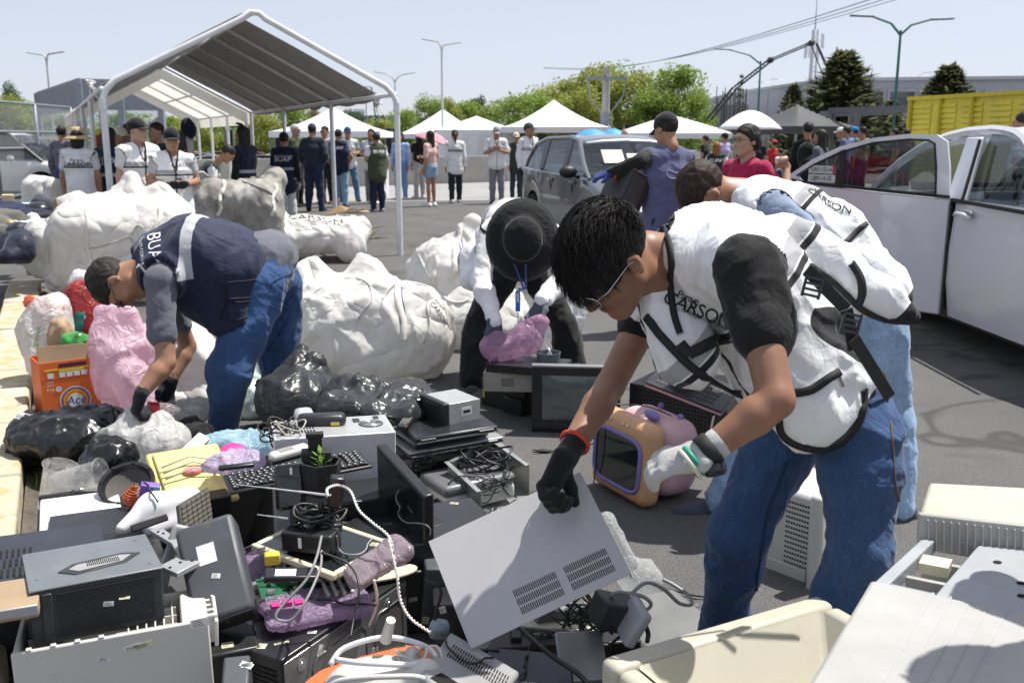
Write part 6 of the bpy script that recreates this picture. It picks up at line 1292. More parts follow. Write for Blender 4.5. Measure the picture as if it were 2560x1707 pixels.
seams(b1,'',[[cS(*p) for p in ((1370,1185),(1600,1160),(1800,1100),(2000,1030),(2110,985))],[cS(*p) for p in ((2110,985),(2180,1080),(2240,1180))],[cS(*p) for p in ((2150,960),(2200,860),(2260,805),(2340,850))]],.007,ROPE,'cord')
seams(b3,'',[[cM(*p) for p in ((1010,700),(1020,750),(990,790),(1020,830),(995,880))],[cM(*p) for p in ((1190,680),(1350,740),(1480,800),(1550,890))]],.006,mat((.06,.06,.06),.8),'stitching')
STRP=mat((.7,.68,.61),.7)
for o_,L_ in ((b5,((700,640,690,900),(985,640,1010,850))),(b1,((215,520,225,690),(400,520,380,640))),(b6,((1090,640,1085,760),(1150,560,1130,700))),(b3,((560,450,545,540),(690,460,680,540)))):
    for x0,y0,x1,y1 in L_: pxline(o_,o_,[(x0+(x1-x0)*t_/5+4*sin(t_*2),y0+(y1-y0)*t_/5) for t_ in range(6)],.02,STRP,'strap',.004)
q=P(865,530,11.9);m=M();m.slab([q,q+V((-.28,.1,-.05)),q+V((-.1,.1,.07)),q+V((.12,0,.02))],(0,.3,1),.01);m.slab([q+V((.1,0,0)),q+V((.3,0,-.01)),q+V((.2,.1,.02))],(0,.3,1),.01);tag(m.obj('cardboard',mat((.45,.3,.16),.9)),'torn piece of cardboard lying on the low white bag','cardboard')
m=M();random.seed(4)
for i in range(14): q=P(uf(912,940),uf(570,600),11.8);m.tube([q,q+V((uf(-.05,.2),uf(-.1,.1),uf(-.02,.08)))],[.012,.002],4)
tag(m.obj('dry_twigs',mat((.25,.2,.08),.9)),'dry twigs and leaves sticking out of the low white bag','twigs',kind='stuff')
# ---------------- poses of the box-like things, solved from their corners ----------------
def fx(tag_,dims,pts,z0=None,yaw=0.,Y=None,**k):
    m_,d=fit(dims,{tuple(int(c) for c in a): b for a,b in pts.items()},z0,R(yaw),Y,tag_=tag_,**k);return m_,d
FX={}
FX['cabinet']=fx('cabinet',(.46,.34,.42),{'001': cE(60,1395),'101': cE(1215,1185),'111': cE(1190,1000),'100': cE(1312,2000)},0,10,1.9)
FX['greycase']=fx('greycase',(.33,.2,.15),{'001': cE(165,1030),'101': cE(962,897),'111': cE(830,690),'011': cE(150,822),'000': cE(195,1360),'100': cE(980,1197)},None,10,1.85)
FX['amp']=fx('amp',(.43,.33,.1),{'111': cE(585,640),'101': cE(640,900),'011': cE(-260,720)},.30,8,2.2)
FX['lid']=fx('lid',(.32,.24,.04),{'001': cE(240,672),'101': cE(722,640),'111': cE(700,415),'011': cE(225,490)},.2,6,2.7)
FX['towerL']=fx('towerL',(.19,.42,.40),{'001': cE(1225,368),'101': cE(1345,440),'100': cE(1345,790),'111': cE(1890,330),'011': cE(1780,270)},0,-58,2.9,wd=.15)
FX['keyb']=fx('keyb',(.45,.15,.02),{'001': cE(1350,428),'101': cE(2192,275),'111': cE(2110,180),'011': cE(1303,333)},None,15,2.75)
FX['towerW']=fx('towerW',(.43,.19,.45),{'001': cD(1612,1395),'101': cD(2335,1380),'111': cD(2255,1258),'011': cD(1587,1297)},0,2,3.3)
FX['panelB']=fx('panelB',(.52,.035,.36),{'001': cH(115,20),'101': cH(400,372),'100': cH(425,965),'000': cH(112,600)},None,-65,2.6,wd=.2)
FX['lap1']=fx('lap1',(.37,.26,.028),{'001': cF(975,893),'101': cF(1572,738),'111': cF(1440,640),'011': cF(865,745)},.31,20,3.4)
FX['lap2']=fx('lap2',(.38,.26,.025),{'001': cF(935,985),'101': cF(1610,825),'111': cF(1480,740)},.24,18,3.35)
FX['vcr']=fx('vcr',(.43,.3,.10),{'001': cF(885,1062),'101': cF(1655,898),'100': cF(1645,1055),'111': cF(1560,840)},.12,18,3.2)
FX['radio']=fx('radio',(.18,.18,.10),{'000': cF(1255,775),'001': cF(1245,625),'101': cF(1458,590),'100': cF(1460,722),'011': cF(1060,525),'111': cF(1300,508)},.34,30,3.45)
FX['scanner']=fx('scanner',(.44,.29,.11),{'001': cF(1215,1225),'101': cF(1710,1115),'111': cF(1530,1010),'011': cF(1025,1130)},.1,25,2.95)
FX['chassis']=fx('chassis',(.19,.42,.16),{'001': cF(1320,1330),'101': cF(1815,1265),'111': cF(1540,1040),'011': cF(1250,1230),},.05,25,2.75,wd=.2)
FX['held']=fx('held',(.43,.05,.33),{'000': cH(710,1342),'001': cH(450,685),'101': cH(1435,225),'100': cH(1758,868),'011': cH(445,640),'111': cH(1405,188)},None,0,1.62,wd=.3,rot=(R(-42),R(-25)),wt=.03)
FX['tvblack']=fx('tvblack',(.46,.4,.36),{'001': cF(1845,335),'000': cF(1850,822),'101': cJ(560,1062)},0,0,4.75)
FX['beigevcr']=fx('beigevcr',(.40,.3,.1),{'001': cF(1510,335),'000': cF(1535,445),'101': cF(1990,360),'011': cF(1560,300)},.24,-5,5.1)
FX['dvd']=fx('dvd',(.42,.26,.05),{'001': cF(1580,288),'101': cF(1980,312),'111': cF(2070,232),'000': cF(1585,310)},.34,-5,5.1)
FX['boxblack']=fx('boxblack',(.42,.34,.23),{'001': cF(1475,430),'000': cF(1470,640),'101': cF(1800,480),'100': cF(1790,712)},0,-12,5.0)
FX['toytv']=fx('toytv',(.34,.33,.34),{'001': (1526,1030),'101': (1668,1090),'000': (1482,1190),'100': (1622,1278),'111': (1768,1075)},0,-28,3.5,wd=.15)
FX['bigblack']=fx('bigblack',(.5,.42,.22),{'001': cJ(560,1180),'011': cJ(790,1050),'101': cJ(1060,1270),'000': cJ(560,1260)},0,-15,4.3,wd=.2)
FX['silverpc']=fx('silverpc',(.44,.19,.42),{'001': cE(1650,1335),'101': cE(2790,960),'011': cE(1480,1180),'111': cE(2500,880),'000': cE(1665,1900)},None,20,2.05,rot=(0,0),wd=.2)
FX['projector']=fx('projector',(.2,.32,.10),{'101': cE(1440,1000),'111': cE(1165,670),'100': cE(1300,1275),'001': cE(1205,965),'011': cE(1080,740)},None,30,2.2,wd=.2)
FX['monframe']=fx('monframe',(.34,.26,.02),{'001': cE(1470,750),'101': cE(1955,935),'111': cE(2315,735),'011': cE(1840,580)},None,-30,2.35,wd=.15)
FX['beigecrt']=fx('beigecrt',(.52,.42,.42),{'011': cI(-10,1300),'111': cI(930,1035),'101': cI(1100,1090)},0,15,1.9)
FX['printer']=fx('printer',(.55,.5,.55),{'011': cI(1590,380),'001': cI(1215,955),'111': cI(2900,600),'101': cI(2500,1290)},.0,-15,1.5,wd=.15)
FX['crtwhite']=fx('crtwhite',(.36,.36,.38),{'000': cI(620,1010),'100': cI(840,1045),'101': cI(850,600),'001': cI(640,500),'110': cI(1060,960)},0,-20,3.0)
FX['carton']=fx('carton',(.30,.22,.32),{'001': cD(232,955),'101': cD(565,930),'000': cD(262,1330),'100': cD(605,1265)},0,-2,4.55)
# ---------------- discarded electronics ----------------
KB=mat((.014,.014,.015),.42,var=.2,dirt=.25,dirtc=(.1,.09,.08));KB2=mat((.02,.021,.024),.3,var=.2,dirt=.2,dirtc=(.09,.085,.08));GR=mat((.065,.07,.08),.5,var=.12,dirt=.35,dirtc=(.2,.19,.17));LG=mat((.28,.28,.28),.45,dirt=.2,dirtc=(.15,.13,.1));SV=mat((.42,.42,.43),.35,.5,dirt=.2,dirtc=(.2,.18,.15))
BE=mat((.46,.435,.35),.5,var=.07,vs=3,dirt=.45,dirtc=(.30,.25,.17));WP=mat((.55,.54,.50),.45,var=.05,vs=3,dirt=.4,dirtc=(.3,.28,.22));WG=mat((.42,.43,.45),.4,var=.05,vs=3,dirt=.35,dirtc=(.2,.2,.19));HOLE=mat((.004,.004,.004),.9,bump=0);SCR=mat((.012,.016,.017),.06,spec=.8,bump=0,dirt=.25,dirtc=(.1,.1,.09));STK=mat((.72,.72,.70),.6,bump=0);CHRM=mat((.6,.6,.62),.2,.9,bump=0)
def bx_(r,n,a,b,m_,bev=.003,**k): m=M();m.box(*a,*b);return m.obj(n,m_,r,bev=bev,**k)
def cat(pts,n=8):
    pts=[V(p) for p in pts];q=[pts[0]*2-pts[1]]+pts+[pts[-1]*2-pts[-2]];o=[]
    for i in range(1,len(q)-2):
        a,b,c,d=q[i-1:i+3]
        for j in range(n): t_=j/n;o.append(.5*((2*b)+(c-a)*t_+(2*a-5*b+4*c-d)*t_*t_+(3*b-a-3*c+d)*t_**3))
    return o+[pts[-1]]
def cable(lab,pts,rad=.003,m_=KB,grp='loose cables in the pile',nm='cable',cat_='cable'):
    m=M();m.tube(cat(pts),rad,6);return tag(m.obj(nm,m_,None,smooth=True),lab,cat_,grp)
def coil(lab,c,R_,n,rad=.0035,m_=KB,seed=1,h=.05,tail=None):
    random.seed(seed);c=V(c);pts=[]
    for i in range(n*8):
        a=i*.785+uf(-.1,.1);k=R_*(.75+.3*sin(i*.37+seed))*uf(.93,1.07);pts.append(c+V((cos(a)*k*1.15,sin(a)*k*.8,h*.5*sin(i*.21)+uf(-.008,.008)+h*.3*sin(a*2+i*.1))))
    if tail: pts+=[V(t_) for t_ in tail]
    m=M();m.tube(cat(pts,3),rad,5);return tag(m.obj('cable_coil',m_,None,smooth=True),lab,'cable','coiled cables in the pile')
def slots(x0,x1,y0,y1,nx,ny,z,wx=.45,wy=.8,T=None,dz=.0008,plane='xy',skew=0):
    m=M()
    for i in range(nx):
        for j in range(ny):
            cx=x0+(x1-x0)*(i+.5)/nx+skew*j;cy=y0+(y1-y0)*(j+.5)/ny;a=(x1-x0)/nx*wx/2;b=(y1-y0)/ny*wy/2
            if plane=='xy': m.box(cx-a,cy-b,z-dz,cx+a,cy+b,z+dz)
            elif plane=='xz': m.box(cx-a,z-dz,cy-b,cx+a,z+dz,cy+b)
            else: m.box(z-dz,cx-a,cy-b,z+dz,cx+a,cy+b)
    return m
def fan(r,T,R_=.045):
    m=M();m.T=T;m.lathe([(R_*1.15,.0),(R_*1.15,.0012),(.0,.0012)],28);o=m.obj('fan_hole',HOLE,r,world=True);m=M();m.T=None
    for k in (.25,.45,.65,.85,1.05): m.tube([T @ V((R_*k*cos(a),R_*k*sin(a),.003)) for a in np.linspace(0,2*pi,25)],.0016,5,False)
    for i in range(4): a=i*pi/2+.78;m.tube([T @ V((R_*.2*cos(a),R_*.2*sin(a),.003)),T @ V((R_*1.15*cos(a),R_*1.15*sin(a),.003))],.0016,4)
    m.obj('fan_guard',SV,r,smooth=True,world=True)
def T_(m_,x,y,z,rx=0,ry=0,rz=0): return m_ @ Matrix.Translation((x,y,z)) @ Matrix.Rotation(rz,4,'Z') @ Matrix.Rotation(rx,4,'X') @ Matrix.Rotation(ry,4,'Y')
mm,(w,d,h)=FX['cabinet'];r=thing('printer_casing','big off-white casing with open ribbed top at the lower left corner','casing',mtx=mm);w2,d2=w/2,d/2
m=M();m.box(-w2,-d2,0,w2,-d2+.012,h);m.box(-w2,d2-.012,0,w2,d2,h-.01);m.box(-w2,-d2+.012,0,-w2+.012,d2-.012,h-.008);m.box(w2-.06,-d2+.012,0,w2,d2-.012,h-.006);m.box(-w2+.012,-d2+.012,h*.72,w2-.06,d2-.012,h*.74);m.obj('shell',WP,r,bev=.005)
m=M()
for i in range(7): x=w2-.06-.02*i;m.box(x-.002,-d2+.012,h-.07,x+.002,d2-.012,h-.025)
for i in range(4): y=-d2+.03+i*.045;m.box(-w2+.02,y,h-.07,w2-.07,y+.003,h-.03)
for i in range(4): x=-w2+.03+.05*i;m.box(x,-d2-.0,h-.001,x+.012,-d2+.013,h+.004)
m.obj('rib',WP,r,bev=.0015)['kind']='stuff'
m=M()
for i in range(5): a=-.2+i*.36;m.box(w2-.002,-d2*.7+i*.028,h-.075+.0*a,w2+.016,-d2*.7+.01+i*.028,h-.005)
m.tube([(w2+.014,-d2*.8,h-.08),(w2+.018,-d2*.8,h-.02),(w2+.018,0,h+.005),(w2+.012,d2*.7,h-.02),(w2+.01,d2*.7,h-.08)],.005,6);m.obj('side_grille',WP,r,bev=.001);bx_(r,'inner_unit',(-w2+.02,-d2+.02,h*.75),(-w2+.1,d2-.02,h-.05),mat((.2,.26,.3),.4))
mm,(w,d,h)=FX['greycase'];r=thing('stereo_unit','dark grey ribbed metal unit with recessed handle on top, lying on the off-white casing','electronics unit',mtx=mm);w2,d2=w/2,d/2
GC=mat((.035,.038,.043),.4,.1,dirt=.3,dirtc=(.16,.16,.15));GT=mat((.17,.185,.2),.38,.2,var=.15,dirt=.4,dirtc=(.33,.33,.32))
bx_(r,'chassis',(-w2,-d2,0),(w2,d2,h-.004),GC,.004);bx_(r,'lid',(-w2-.002,-d2-.002,h-.0035),(w2+.002,d2+.002,h+.002),GT,.002)
m=M();[m.box(-w2+.055,-d2-.0035,h*.1+i*h*.0335,w2-.02,-d2,h*.1+i*h*.0335+h*.02) for i in range(24)];m.obj('ribbing',GC,r)['kind']='stuff'
bx_(r,'front_strip',(-w2+.022,-d2-.006,.004),(-w2+.044,-d2,h-.01),GC,.002)
m=M();m.prism([(-w2*.55,-d2*.35),(-w2*.3,-d2*.05),(w2*.5,.1*d2),(w2*.78,-d2*.05),(w2*.5,-d2*.42),(-w2*.3,-d2*.6)],.003,z=h+.0018);m.obj('handle_rim',GC,r,bev=.001);m=M();m.prism([(-w2*.38,-d2*.33),(-w2*.24,-d2*.16),(w2*.46,-.03*d2),(w2*.62,-d2*.1),(w2*.45,-d2*.36),(-w2*.24,-d2*.5)],.0012,z=h+.0048);m.obj('handle_recess',mat((.3,.3,.29),.5),r)
slots(-w2*.1,w2*.42,-d2*.36,-d2*.1,17,1,h+.0066,.35,.9,skew=.0).obj('grip_slot',HOLE,r)['kind']='stuff'
for x,y in ((w2*.85,-d2*.7),(w2*.8,d2*.7),(-w2*.85,-d2*.5)): m=M();m.lathe([(.004,0),(.004,.003),(.001,.004)],10,Matrix.Translation((x,y,h+.002)));m.obj('screw',CHRM,r,smooth=2)
mm,(w,d,h)=FX['amp'];r=thing('amplifier','flat blue-black slotted device at the left edge behind the grey ribbed unit','amplifier',mtx=mm);w2,d2=w/2+.06,d/2;bx_(r,'case',(-w2,-d2,0),(w2-.06,d2,h),mat((.028,.033,.045),.42,.1,dirt=.35,dirtc=(.15,.15,.15)),.004)
slots(-w2+.02,-.0,-d2+.04,d2*.35,16,3,h+.001,.45,.8,skew=.004).obj('vent_slots',HOLE,r)['kind']='stuff'
bx_(None,'carton_tray',(0,0,0),(.001,.001,.001),KB) if 0 else None
mm=Matrix.Translation(P(*cE(60,1090),2.0)) @ Matrix.Rotation(.4,4,'Z');r=thing('circuit_tray','flattened cardboard tray with a silver edge at the left frame edge','tray',mtx=mm);bx_(r,'tray',(-.12,-.06,-.02),(.06,.1,.01),mat((.33,.24,.15),.9));bx_(r,'metal_edge',(-.12,-.065,-.012),(.06,-.06,.012),SV)
mm,(w,d,h)=FX['lid'];r=thing('scanner_cover','white rectangular cover with black hinge rail lying flat','cover',mtx=mm);w2,d2=w/2,d/2;bx_(r,'cover',(-w2,-d2,.008),(w2,d2,h),mat((.8,.8,.81),.3,bump=0),.006);bx_(r,'hinge_rail',(-w2-.004,d2,.0),(w2+.006,d2+.026,h+.008),KB,.006);bx_(r,'side_rail',(w2,-d2,0),(w2+.012,d2,h-.004),KB);bx_(r,'base',(-w2-.01,-d2-.01,-.03),(w2+.01,d2,.006),KB)
m=M();[m.box(x-.004,d2-.004,h+.006,x+.004,d2+.03,h+.012) for x in (-.02,0)];m.obj('hinge',KB2,r)
CLR=film((.75,.74,.7),.22,.08,.2,'clear_plastic',0)
for c,T,lab in ((P(*cE(330,405),3.25),Matrix.Rotation(.3,4,'Y'),'clear plastic tub standing behind the white cover'),(P(*cE(470,372),3.2),Matrix.Rotation(1.35,4,'Y'),'clear plastic tub lying on its side by the black ring')):
    r=thing('plastic_tub',lab,'tub',mtx=Matrix.Translation(c) @ T);m=M();m.lathe([(.045,-.09),(.055,.07),(.062,.075),(.062,.08)],28,None,False);m.obj('wall',CLR,r,smooth=True,sol=.002);m=M();m.lathe([(0,-.09),(.045,-.09),(.046,-.086)],28,None,False);m.obj('base',CLR,r)
c=P(*cE(745,400),3.15);r=thing('speaker','round black loudspeaker ring with the cone missing','speaker',mtx=Matrix.Translation(c) @ Matrix.Rotation(.55,4,'X'));m=M();m.lathe([(.06,-.04),(.085,-.02),(.095,0),(.095,.008),(.082,.008),(.078,-.01),(.04,-.04)],32,None,False);m.obj('frame',KB,r,smooth=2);m=M();m.lathe([(.0,-.03),(.04,-.035),(.075,-.012)],32,None,False);m.obj('cone',mat((.08,.07,.065),.8),r,smooth=True);m=M();[m.lathe([(.006,0),(.006,.012)],8,Matrix.Translation((.089*cos(a),.089*sin(a),0))) for a in np.linspace(0,2*pi,9)[:-1]];m.obj('lug',KB2,r)
c=P(*cE(770,468),3.0);m=M();[m.lathe([(.02+.012*sin(i*.5),i*.007),(.024+.012*sin(i*.5),i*.007+.003),(.02+.012*sin(i*.5),i*.007+.006)],14,Matrix.Translation(c-V((0,0,.03))) @ Matrix.Rotation(.25,4,'Y'),False) for i in range(10)];r=thing('orange_toy','ridged orange plastic plug with a coiled beige cord','plug',loc=c);m.obj('body',mat((.7,.14,.03),.4),r,world=True,smooth=True);m=M();m.tube([c+V((.03+.004*cos(i*1.3),-.02+.004*sin(i*1.3),.05-.0022*i)) for i in range(40)],.0018,4);m.obj('coiled_cord',mat((.5,.42,.3),.6),r,world=True,smooth=True)
def pbox(nm,lab,ct,c,dims,rot,m_,bev=.004,grp=None,sub=None):
    mt_=Matrix.Translation(c) @ Matrix.Rotation(rot[2],4,'Z') @ Matrix.Rotation(rot[0],4,'X') @ Matrix.Rotation(rot[1],4,'Y');r=thing(nm,lab,ct,grp,mtx=mt_);w,d,h=(q/2 for q in dims);bx_(r,'case',(-w,-d,-h),(w,d,h),m_,bev)
    if sub: sub(r,w,d,h)
    return r
pbox('small_box','small purple and blue carton beside the orange plug','box',P(*cE(870,480),2.95),(.06,.035,.1),(.1,.25,.3),mat((.22,.12,.48),.5),sub=lambda r,w,d,h: bx_(r,'label_panel',(w*.3,-d-.001,-h),(w,-d,h),mat((.2,.5,.65),.5),0))
c0_,c1_=P(*cE(720,660),2.72),P(*cE(1050,560),2.85);r=thing('vacuum_body','white moulded handset-like appliance with a black slot, by the grey keyboard','appliance',loc=(c0_+c1_)/2)
f=uni([rc(c0_,c0_.lerp(c1_,.5)+V((0,.02,.03)),.02,.045),rc(c0_.lerp(c1_,.5)+V((0,.02,.03)),c1_+V((.02,.03,.02)),.045,.05),rc(c1_+V((0,-.04,-.02)),c0_.lerp(c1_,.6)+V((0,-.04,-.02)),.03,.025)],.03);skinobj('shell',f,.006,mat((.75,.75,.77),.25,bump=0,coat=.3),r)
m=M();m.bar(P(*cE(770,665),2.64),P(*cE(985,590),2.7),.022,.01,(0,-1,.5));m.obj('slot',KB,r,world=True,bev=.003)
mt_=Matrix.Translation(P(*cE(1130,345),3.25)) @ Matrix.Rotation(.55,4,'Z') @ Matrix.Rotation(.45,4,'X');r=thing('toy_case','pale yellow moulded toy case with a pink figure clipped inside','toy',mtx=mt_);YL=mat((.68,.58,.22),.45,dirt=.3,dirtc=(.4,.33,.15));bx_(r,'tray',(-.13,-.15,-.025),(.13,.15,.0),YL,.02);bx_(r,'rim',(-.11,-.13,.0),(.11,.13,.014),YL,.012)
m=M();m.sph((0,0,.02),(.035,.02,.014),8);m.sph((.05,.01,.025),(.02,.018,.014),8);m.obj('pink_figure',mat((.75,.25,.27),.5),r,smooth=True);m=M();[m.tube([(-.1,y,.03),(0,y+.02,.045),(.1,y-.01,.03)],.0035,5) for y in (-.03,.03,.0)];m.obj('strap',mat((.55,.5,.4),.5),r,smooth=True)
pbox('white_board','thin white board propped under the yellow toy case','board',P(*cE(1010,300),3.3),(.05,.4,.018),(.3,.5,-.35),WP)
c=P(*cE(1360,218),3.42);m=M();m.lathe([(0,.006),(.05,.004),(.056,-.004),(.05,-.012),(0,-.012)],24,Matrix.Translation(c) @ Matrix.Rotation(.5,4,'X'));tag(m.obj('pink_lid',mat((.8,.05,.28),.4),smooth=True),'bright pink round lid behind the yellow toy case','lid')
def crump(nm,lab,ct,c,size,m_,h=.01,s=9,amp=.02,grp=None,seed=1,z0=True,blobs=None,cr_=.012,k=.03,st=(1,1,.4)):
    random.seed(seed);c=V(c);fs=[el(c+V((uf(-.35,.35)*size[0],uf(-.35,.35)*size[1],uf(-.25,.25)*size[2])),[q*uf(.45,.75) for q in size]) for _ in range(5)] if blobs is None else blobs
    f=uni(fs,k)
    if z0: f=isect(f,lambda p: -(p[:,2]-.005))
    o=skinobj(nm,f,h,m_,None,[lambda v: amp*1.1*folds(v,s*.8,seed,st),lambda v: amp*.45*folds(v,s*2.,seed+3,st),lambda v: cr_*1.1*(np.exp(-crumple(v*np.array((1,1,.6)),s*.5,seed)*5)-.5),lambda v: cr_*.35*(np.exp(-crumple(v,s*1.2,seed+3)*5)-.5)]);return tag(o,lab,ct,grp)
crump('plastic_bag','pale blue plastic bag crumpled by the foot of the man in the navy vest','bag',P(*cE(1400,165),3.6),(.16,.08,.04),film((.45,.65,.75),.85),seed=2)
crump('bubble_wrap','pale lilac bubble wrap crumpled beside the yellow toy case','packaging',P(*cE(1390,275),3.2),(.1,.06,.03),film((.6,.52,.7),.8),h=.007,s=20,amp=.008,seed=3)
kA,kB,kC=P(*cE(1055,520),2.62),P(*cE(1225,415),2.82),P(*cE(1080,730),2.55);x_=(kB-kA);y_=(kA-kC);m=M();nn=x_.cross(y_).normalized();nn=nn if nn.y <0 else -nn
r=thing('keyboard','dusty grey-brown keyboard standing on end against the black tower','keyboard',loc=kC);m.slab([kC,kC+x_,kC+x_+y_,kA],-nn,.014);m.obj('body',mat((.06,.055,.05),.7),r,world=True,bev=.003);m=M();random.seed(2)
for i in range(6):
    for j in range(7): o_=kC+x_*(i+.12)/6.2+y_*(j+.12)/7.2;a,b=x_*.75/6,y_*.75/7;m.slab([o_,o_+a,o_+a+b,o_+b],nn,.006)
m.obj('keys',mat((.12,.11,.09),.7),r,world=True,bev=.001)
mm,(w,d,h)=FX['towerL'];h0=h;r=thing('computer_tower','black computer tower with fan and ports on its end, under the keyboard','computer',mtx=mm);w2,d2=w/2,d/2+.03;bx_(r,'case',(-w2,-d2+.03,-.0),(w2,d2+.05,h),KB,.004);bx_(r,'rear_panel',(-w2+.006,-d2+.026,.01),(w2-.006,-d2+.03,h-.008),mat((.13,.135,.14),.4,.3),.001)
fan(r,T_(mm,w2*.35,-d2+.0255,h*.62,pi/2),.032);bx_(r,'port_plate',(-w2*.85,-d2+.022,h*.5),(-w2*.35,-d2+.026,h*.9),mat((.05,.06,.07),.4));m=slots(-w2*.8,w2*.8,.02,h*.35,1,5,-d2+.025,.9,.6,plane='xz');m.obj('slot_cover',HOLE,r)['kind']='stuff'
mm,(w,d,h)=FX['keyb'];r=thing('keyboard','full-size black keyboard with white letters lying across the black tower','keyboard',mtx=mm);w2,d2=w/2,d/2;bx_(r,'body',(-w2,-d2,0),(w2,d2,h*.55),KB,.005)
m=M();m2=M();random.seed(8)
for j in range(6):
    y=-d2+.013+j*(d-.02)/6.2;x=-w2+.012
    while x <w2-.02:
        k_=.115 if (j==0 and -w2*.45 <x <-w2*.2) else (.026 if random.random() <.12 else .0165)
        if j==5 and random.random() <.1: x+=.012;continue
        if abs(x-w2*.42) <.008 or abs(x-w2*.62) <.006: x+=.01;continue
        m.box(x,y,h*.55,min(x+k_,w2-.01),y+.0175,h*.55+.007);m2.box(x+.004,y+.009,h*.55+.0071,x+.009,y+.013,h*.55+.0074);x+=k_+.0028
m.obj('keys',KB2,r,bev=.0012);m2.obj('key_letters',STK,r)['kind']='stuff'
c=P(*cE(1890,330),2.62);r=thing('planter','black tiered hexagonal planter with small green leaves','planter',mtx=Matrix.Translation(c) @ Matrix.Rotation(.2,4,'Z'));BKW=mat((.016,.016,.017),.7,var=.3,bump=.6,bs=70,bd=.004,dirt=.5,dirtc=(.08,.08,.08))
m=M();m.lathe([(.050,-.06),(.060,.03),(.060,.034),(.053,.034),(.05,.0)],6,Matrix.Rotation(.3,4,'Z'),False);m.lathe([(0,-.06),(.05,-.06)],6,Matrix.Rotation(.3,4,'Z'),False);m.obj('pot',BKW,r);m=M();m.lathe([(.0,.005),(.05,.005)],6,Matrix.Rotation(.3,4,'Z'),False);m.obj('soil',mat((.03,.025,.02),.9,bump=.8),r)
bx_(r,'second_tier',(-.055,.0,.0),(.03,.05,.06),BKW,.004);bx_(r,'third_tier',(-.035,.02,.06),(.005,.05,.105),BKW,.004);bx_(r,'top_tier',(-.04,.005,.1),(.01,.03,.115),BKW,.003)
m=M();random.seed(6)
for i in range(11): a=uf(0,6.3);p=V((.002+.012*cos(a),-.018+.01*sin(a),.02+.004*i));d_=V((cos(a)*.8,sin(a)*.6-.4,.5)).normalized();b=d_.cross(V((0,0,1))).normalized()*.008;m.add([p,p+d_*.012-b,p+d_*.026,p+d_*.012+b],[(0,1,2,3)]);m.tube([(0,-.015,0),p],.0008,3)
m.obj('leaves',mat((.18,.32,.05),.5),r,sol=.0006)
pbox('cordless_phone','white cordless telephone handset on the keyboard edge','telephone',P(*cE(1700,215),2.95),(.05,.13,.03),(.1,0,-1.0),mat((.6,.6,.55),.4),.012,sub=lambda r,w,d,h: [bx_(r,'base_strip',(-w-.001,-d-.001,-h-.004),(w+.001,d+.001,-h*.3),KB),bx_(r,'keypad',(-w*.6,-d*.5,h),(w*.6,d*.2,h+.002),LG,.001)])
pbox('handheld_radio','slim black handset lying on the left end of the keyboard','handset',P(*cE(1390,295),2.86),(.11,.026,.014),(0,0,.35),KB2,.006)
pbox('router','glossy black upright device in front of the keyboard','device',P(*cE(1705,415),2.6),(.085,.03,.13),(-.25,-.05,.1),mat((.008,.008,.009),.12,bump=0,coat=.5),.012,sub=lambda r,w,d,h: (bx_(r,'chrome_mark',(w*.1,-d-.001,h*.55),(w*.25,-d,h*.85),CHRM,0),bx_(r,'joint',(-w,-d-.001,-h*.15),(w,-d,-h*.12),HOLE,0)))
mm,(w,d,h)=FX['towerW'];r=thing('computer_tower','white computer tower stood on its face so the fan end points up','computer',mtx=mm);w2,d2=w/2,d/2;WT=mat((.62,.62,.63),.35,.1,dirt=.2,dirtc=(.3,.3,.3));bx_(r,'case',(-w2,-d2,0),(w2,d2,h),WT,.003);bx_(r,'rear_plate',(-w2+.01,-d2+.012,h),(w2-.01,d2-.012,h+.0015),mat((.5,.5,.5),.35,.4),0)
fan(r,T_(mm,w2*.66,.0,h+.002),.038);bx_(r,'power_socket',(w2*.38,d2*.25,h+.001),(w2*.5,d2*.65,h+.004),KB2,.001);bx_(r,'switch',(w2*.75,d2*.5,h+.001),(w2*.85,d2*.8,h+.004),KB2,.001)
slots(-w2*.9,-w2*.3,-d2*.6,d2*.6,12,3,h+.0022,.5,.6).obj('card_slots',HOLE,r)['kind']='stuff'
slots(w2*.35,w2*.85,h*.12,h*.58,9,20,-d2-.0004,.3,.3,plane='xz').obj('side_perforation',HOLE,r)['kind']='stuff'
m=M();m.tube([(w2*.05,-d2-.001,0),(w2*.05,-d2-.001,h*.72),(w2*.1,-d2-.001,h*.77),(w2*.8,-d2-.001,h*.78),(w2*.9,-d2-.001,h*.7),(w2*.9,-d2-.001,0)],.0018,4);m.obj('pressed_line',WG,r)
pbox('label_printer','rounded black handset lying on the white tower','handset',P(*cE(1890,25),3.25),(.17,.07,.05),(0,0,.12),KB2,.02,sub=lambda r,w,d,h: bx_(r,'yellow_label',(w*.4,-d-.001,-h*.4),(w*.75,-d,h*.1),mat((.6,.55,.1),.6),0))
pbox('white_device','pale grey rounded device at the back of the white tower','device',P(*cE(1790,5),3.36),(.07,.09,.05),(.2,0,.4),WG,.02)
coil('tangle of black leads on the left end of the white tower',P(*cE(1640,95),3.15),.06,6,.003,KB,3,.06);coil('beige lead looped on the white tower',P(*cE(1700,80),3.12),.05,2,.0025,mat((.45,.43,.38),.5),5,.05)
mm,(w,d,h)=FX['panelB'];r=thing('flat_screen','tall black flat screen standing on edge in the middle of the pile','screen',mtx=mm);w2,d2=w/2,d/2;bx_(r,'case',(-w2,-d2,0),(w2,d2,h),mat((.02,.02,.022),.35,dirt=.3,dirtc=(.12,.12,.12)),.006);bx_(r,'glass',(-w2+.015,-d2-.001,.015),(w2-.015,-d2,h-.015),SCR,0);bx_(r,'back_cover',(-w2+.04,d2,.04),(w2-.04,d2+.02,h-.04),KB,.01)
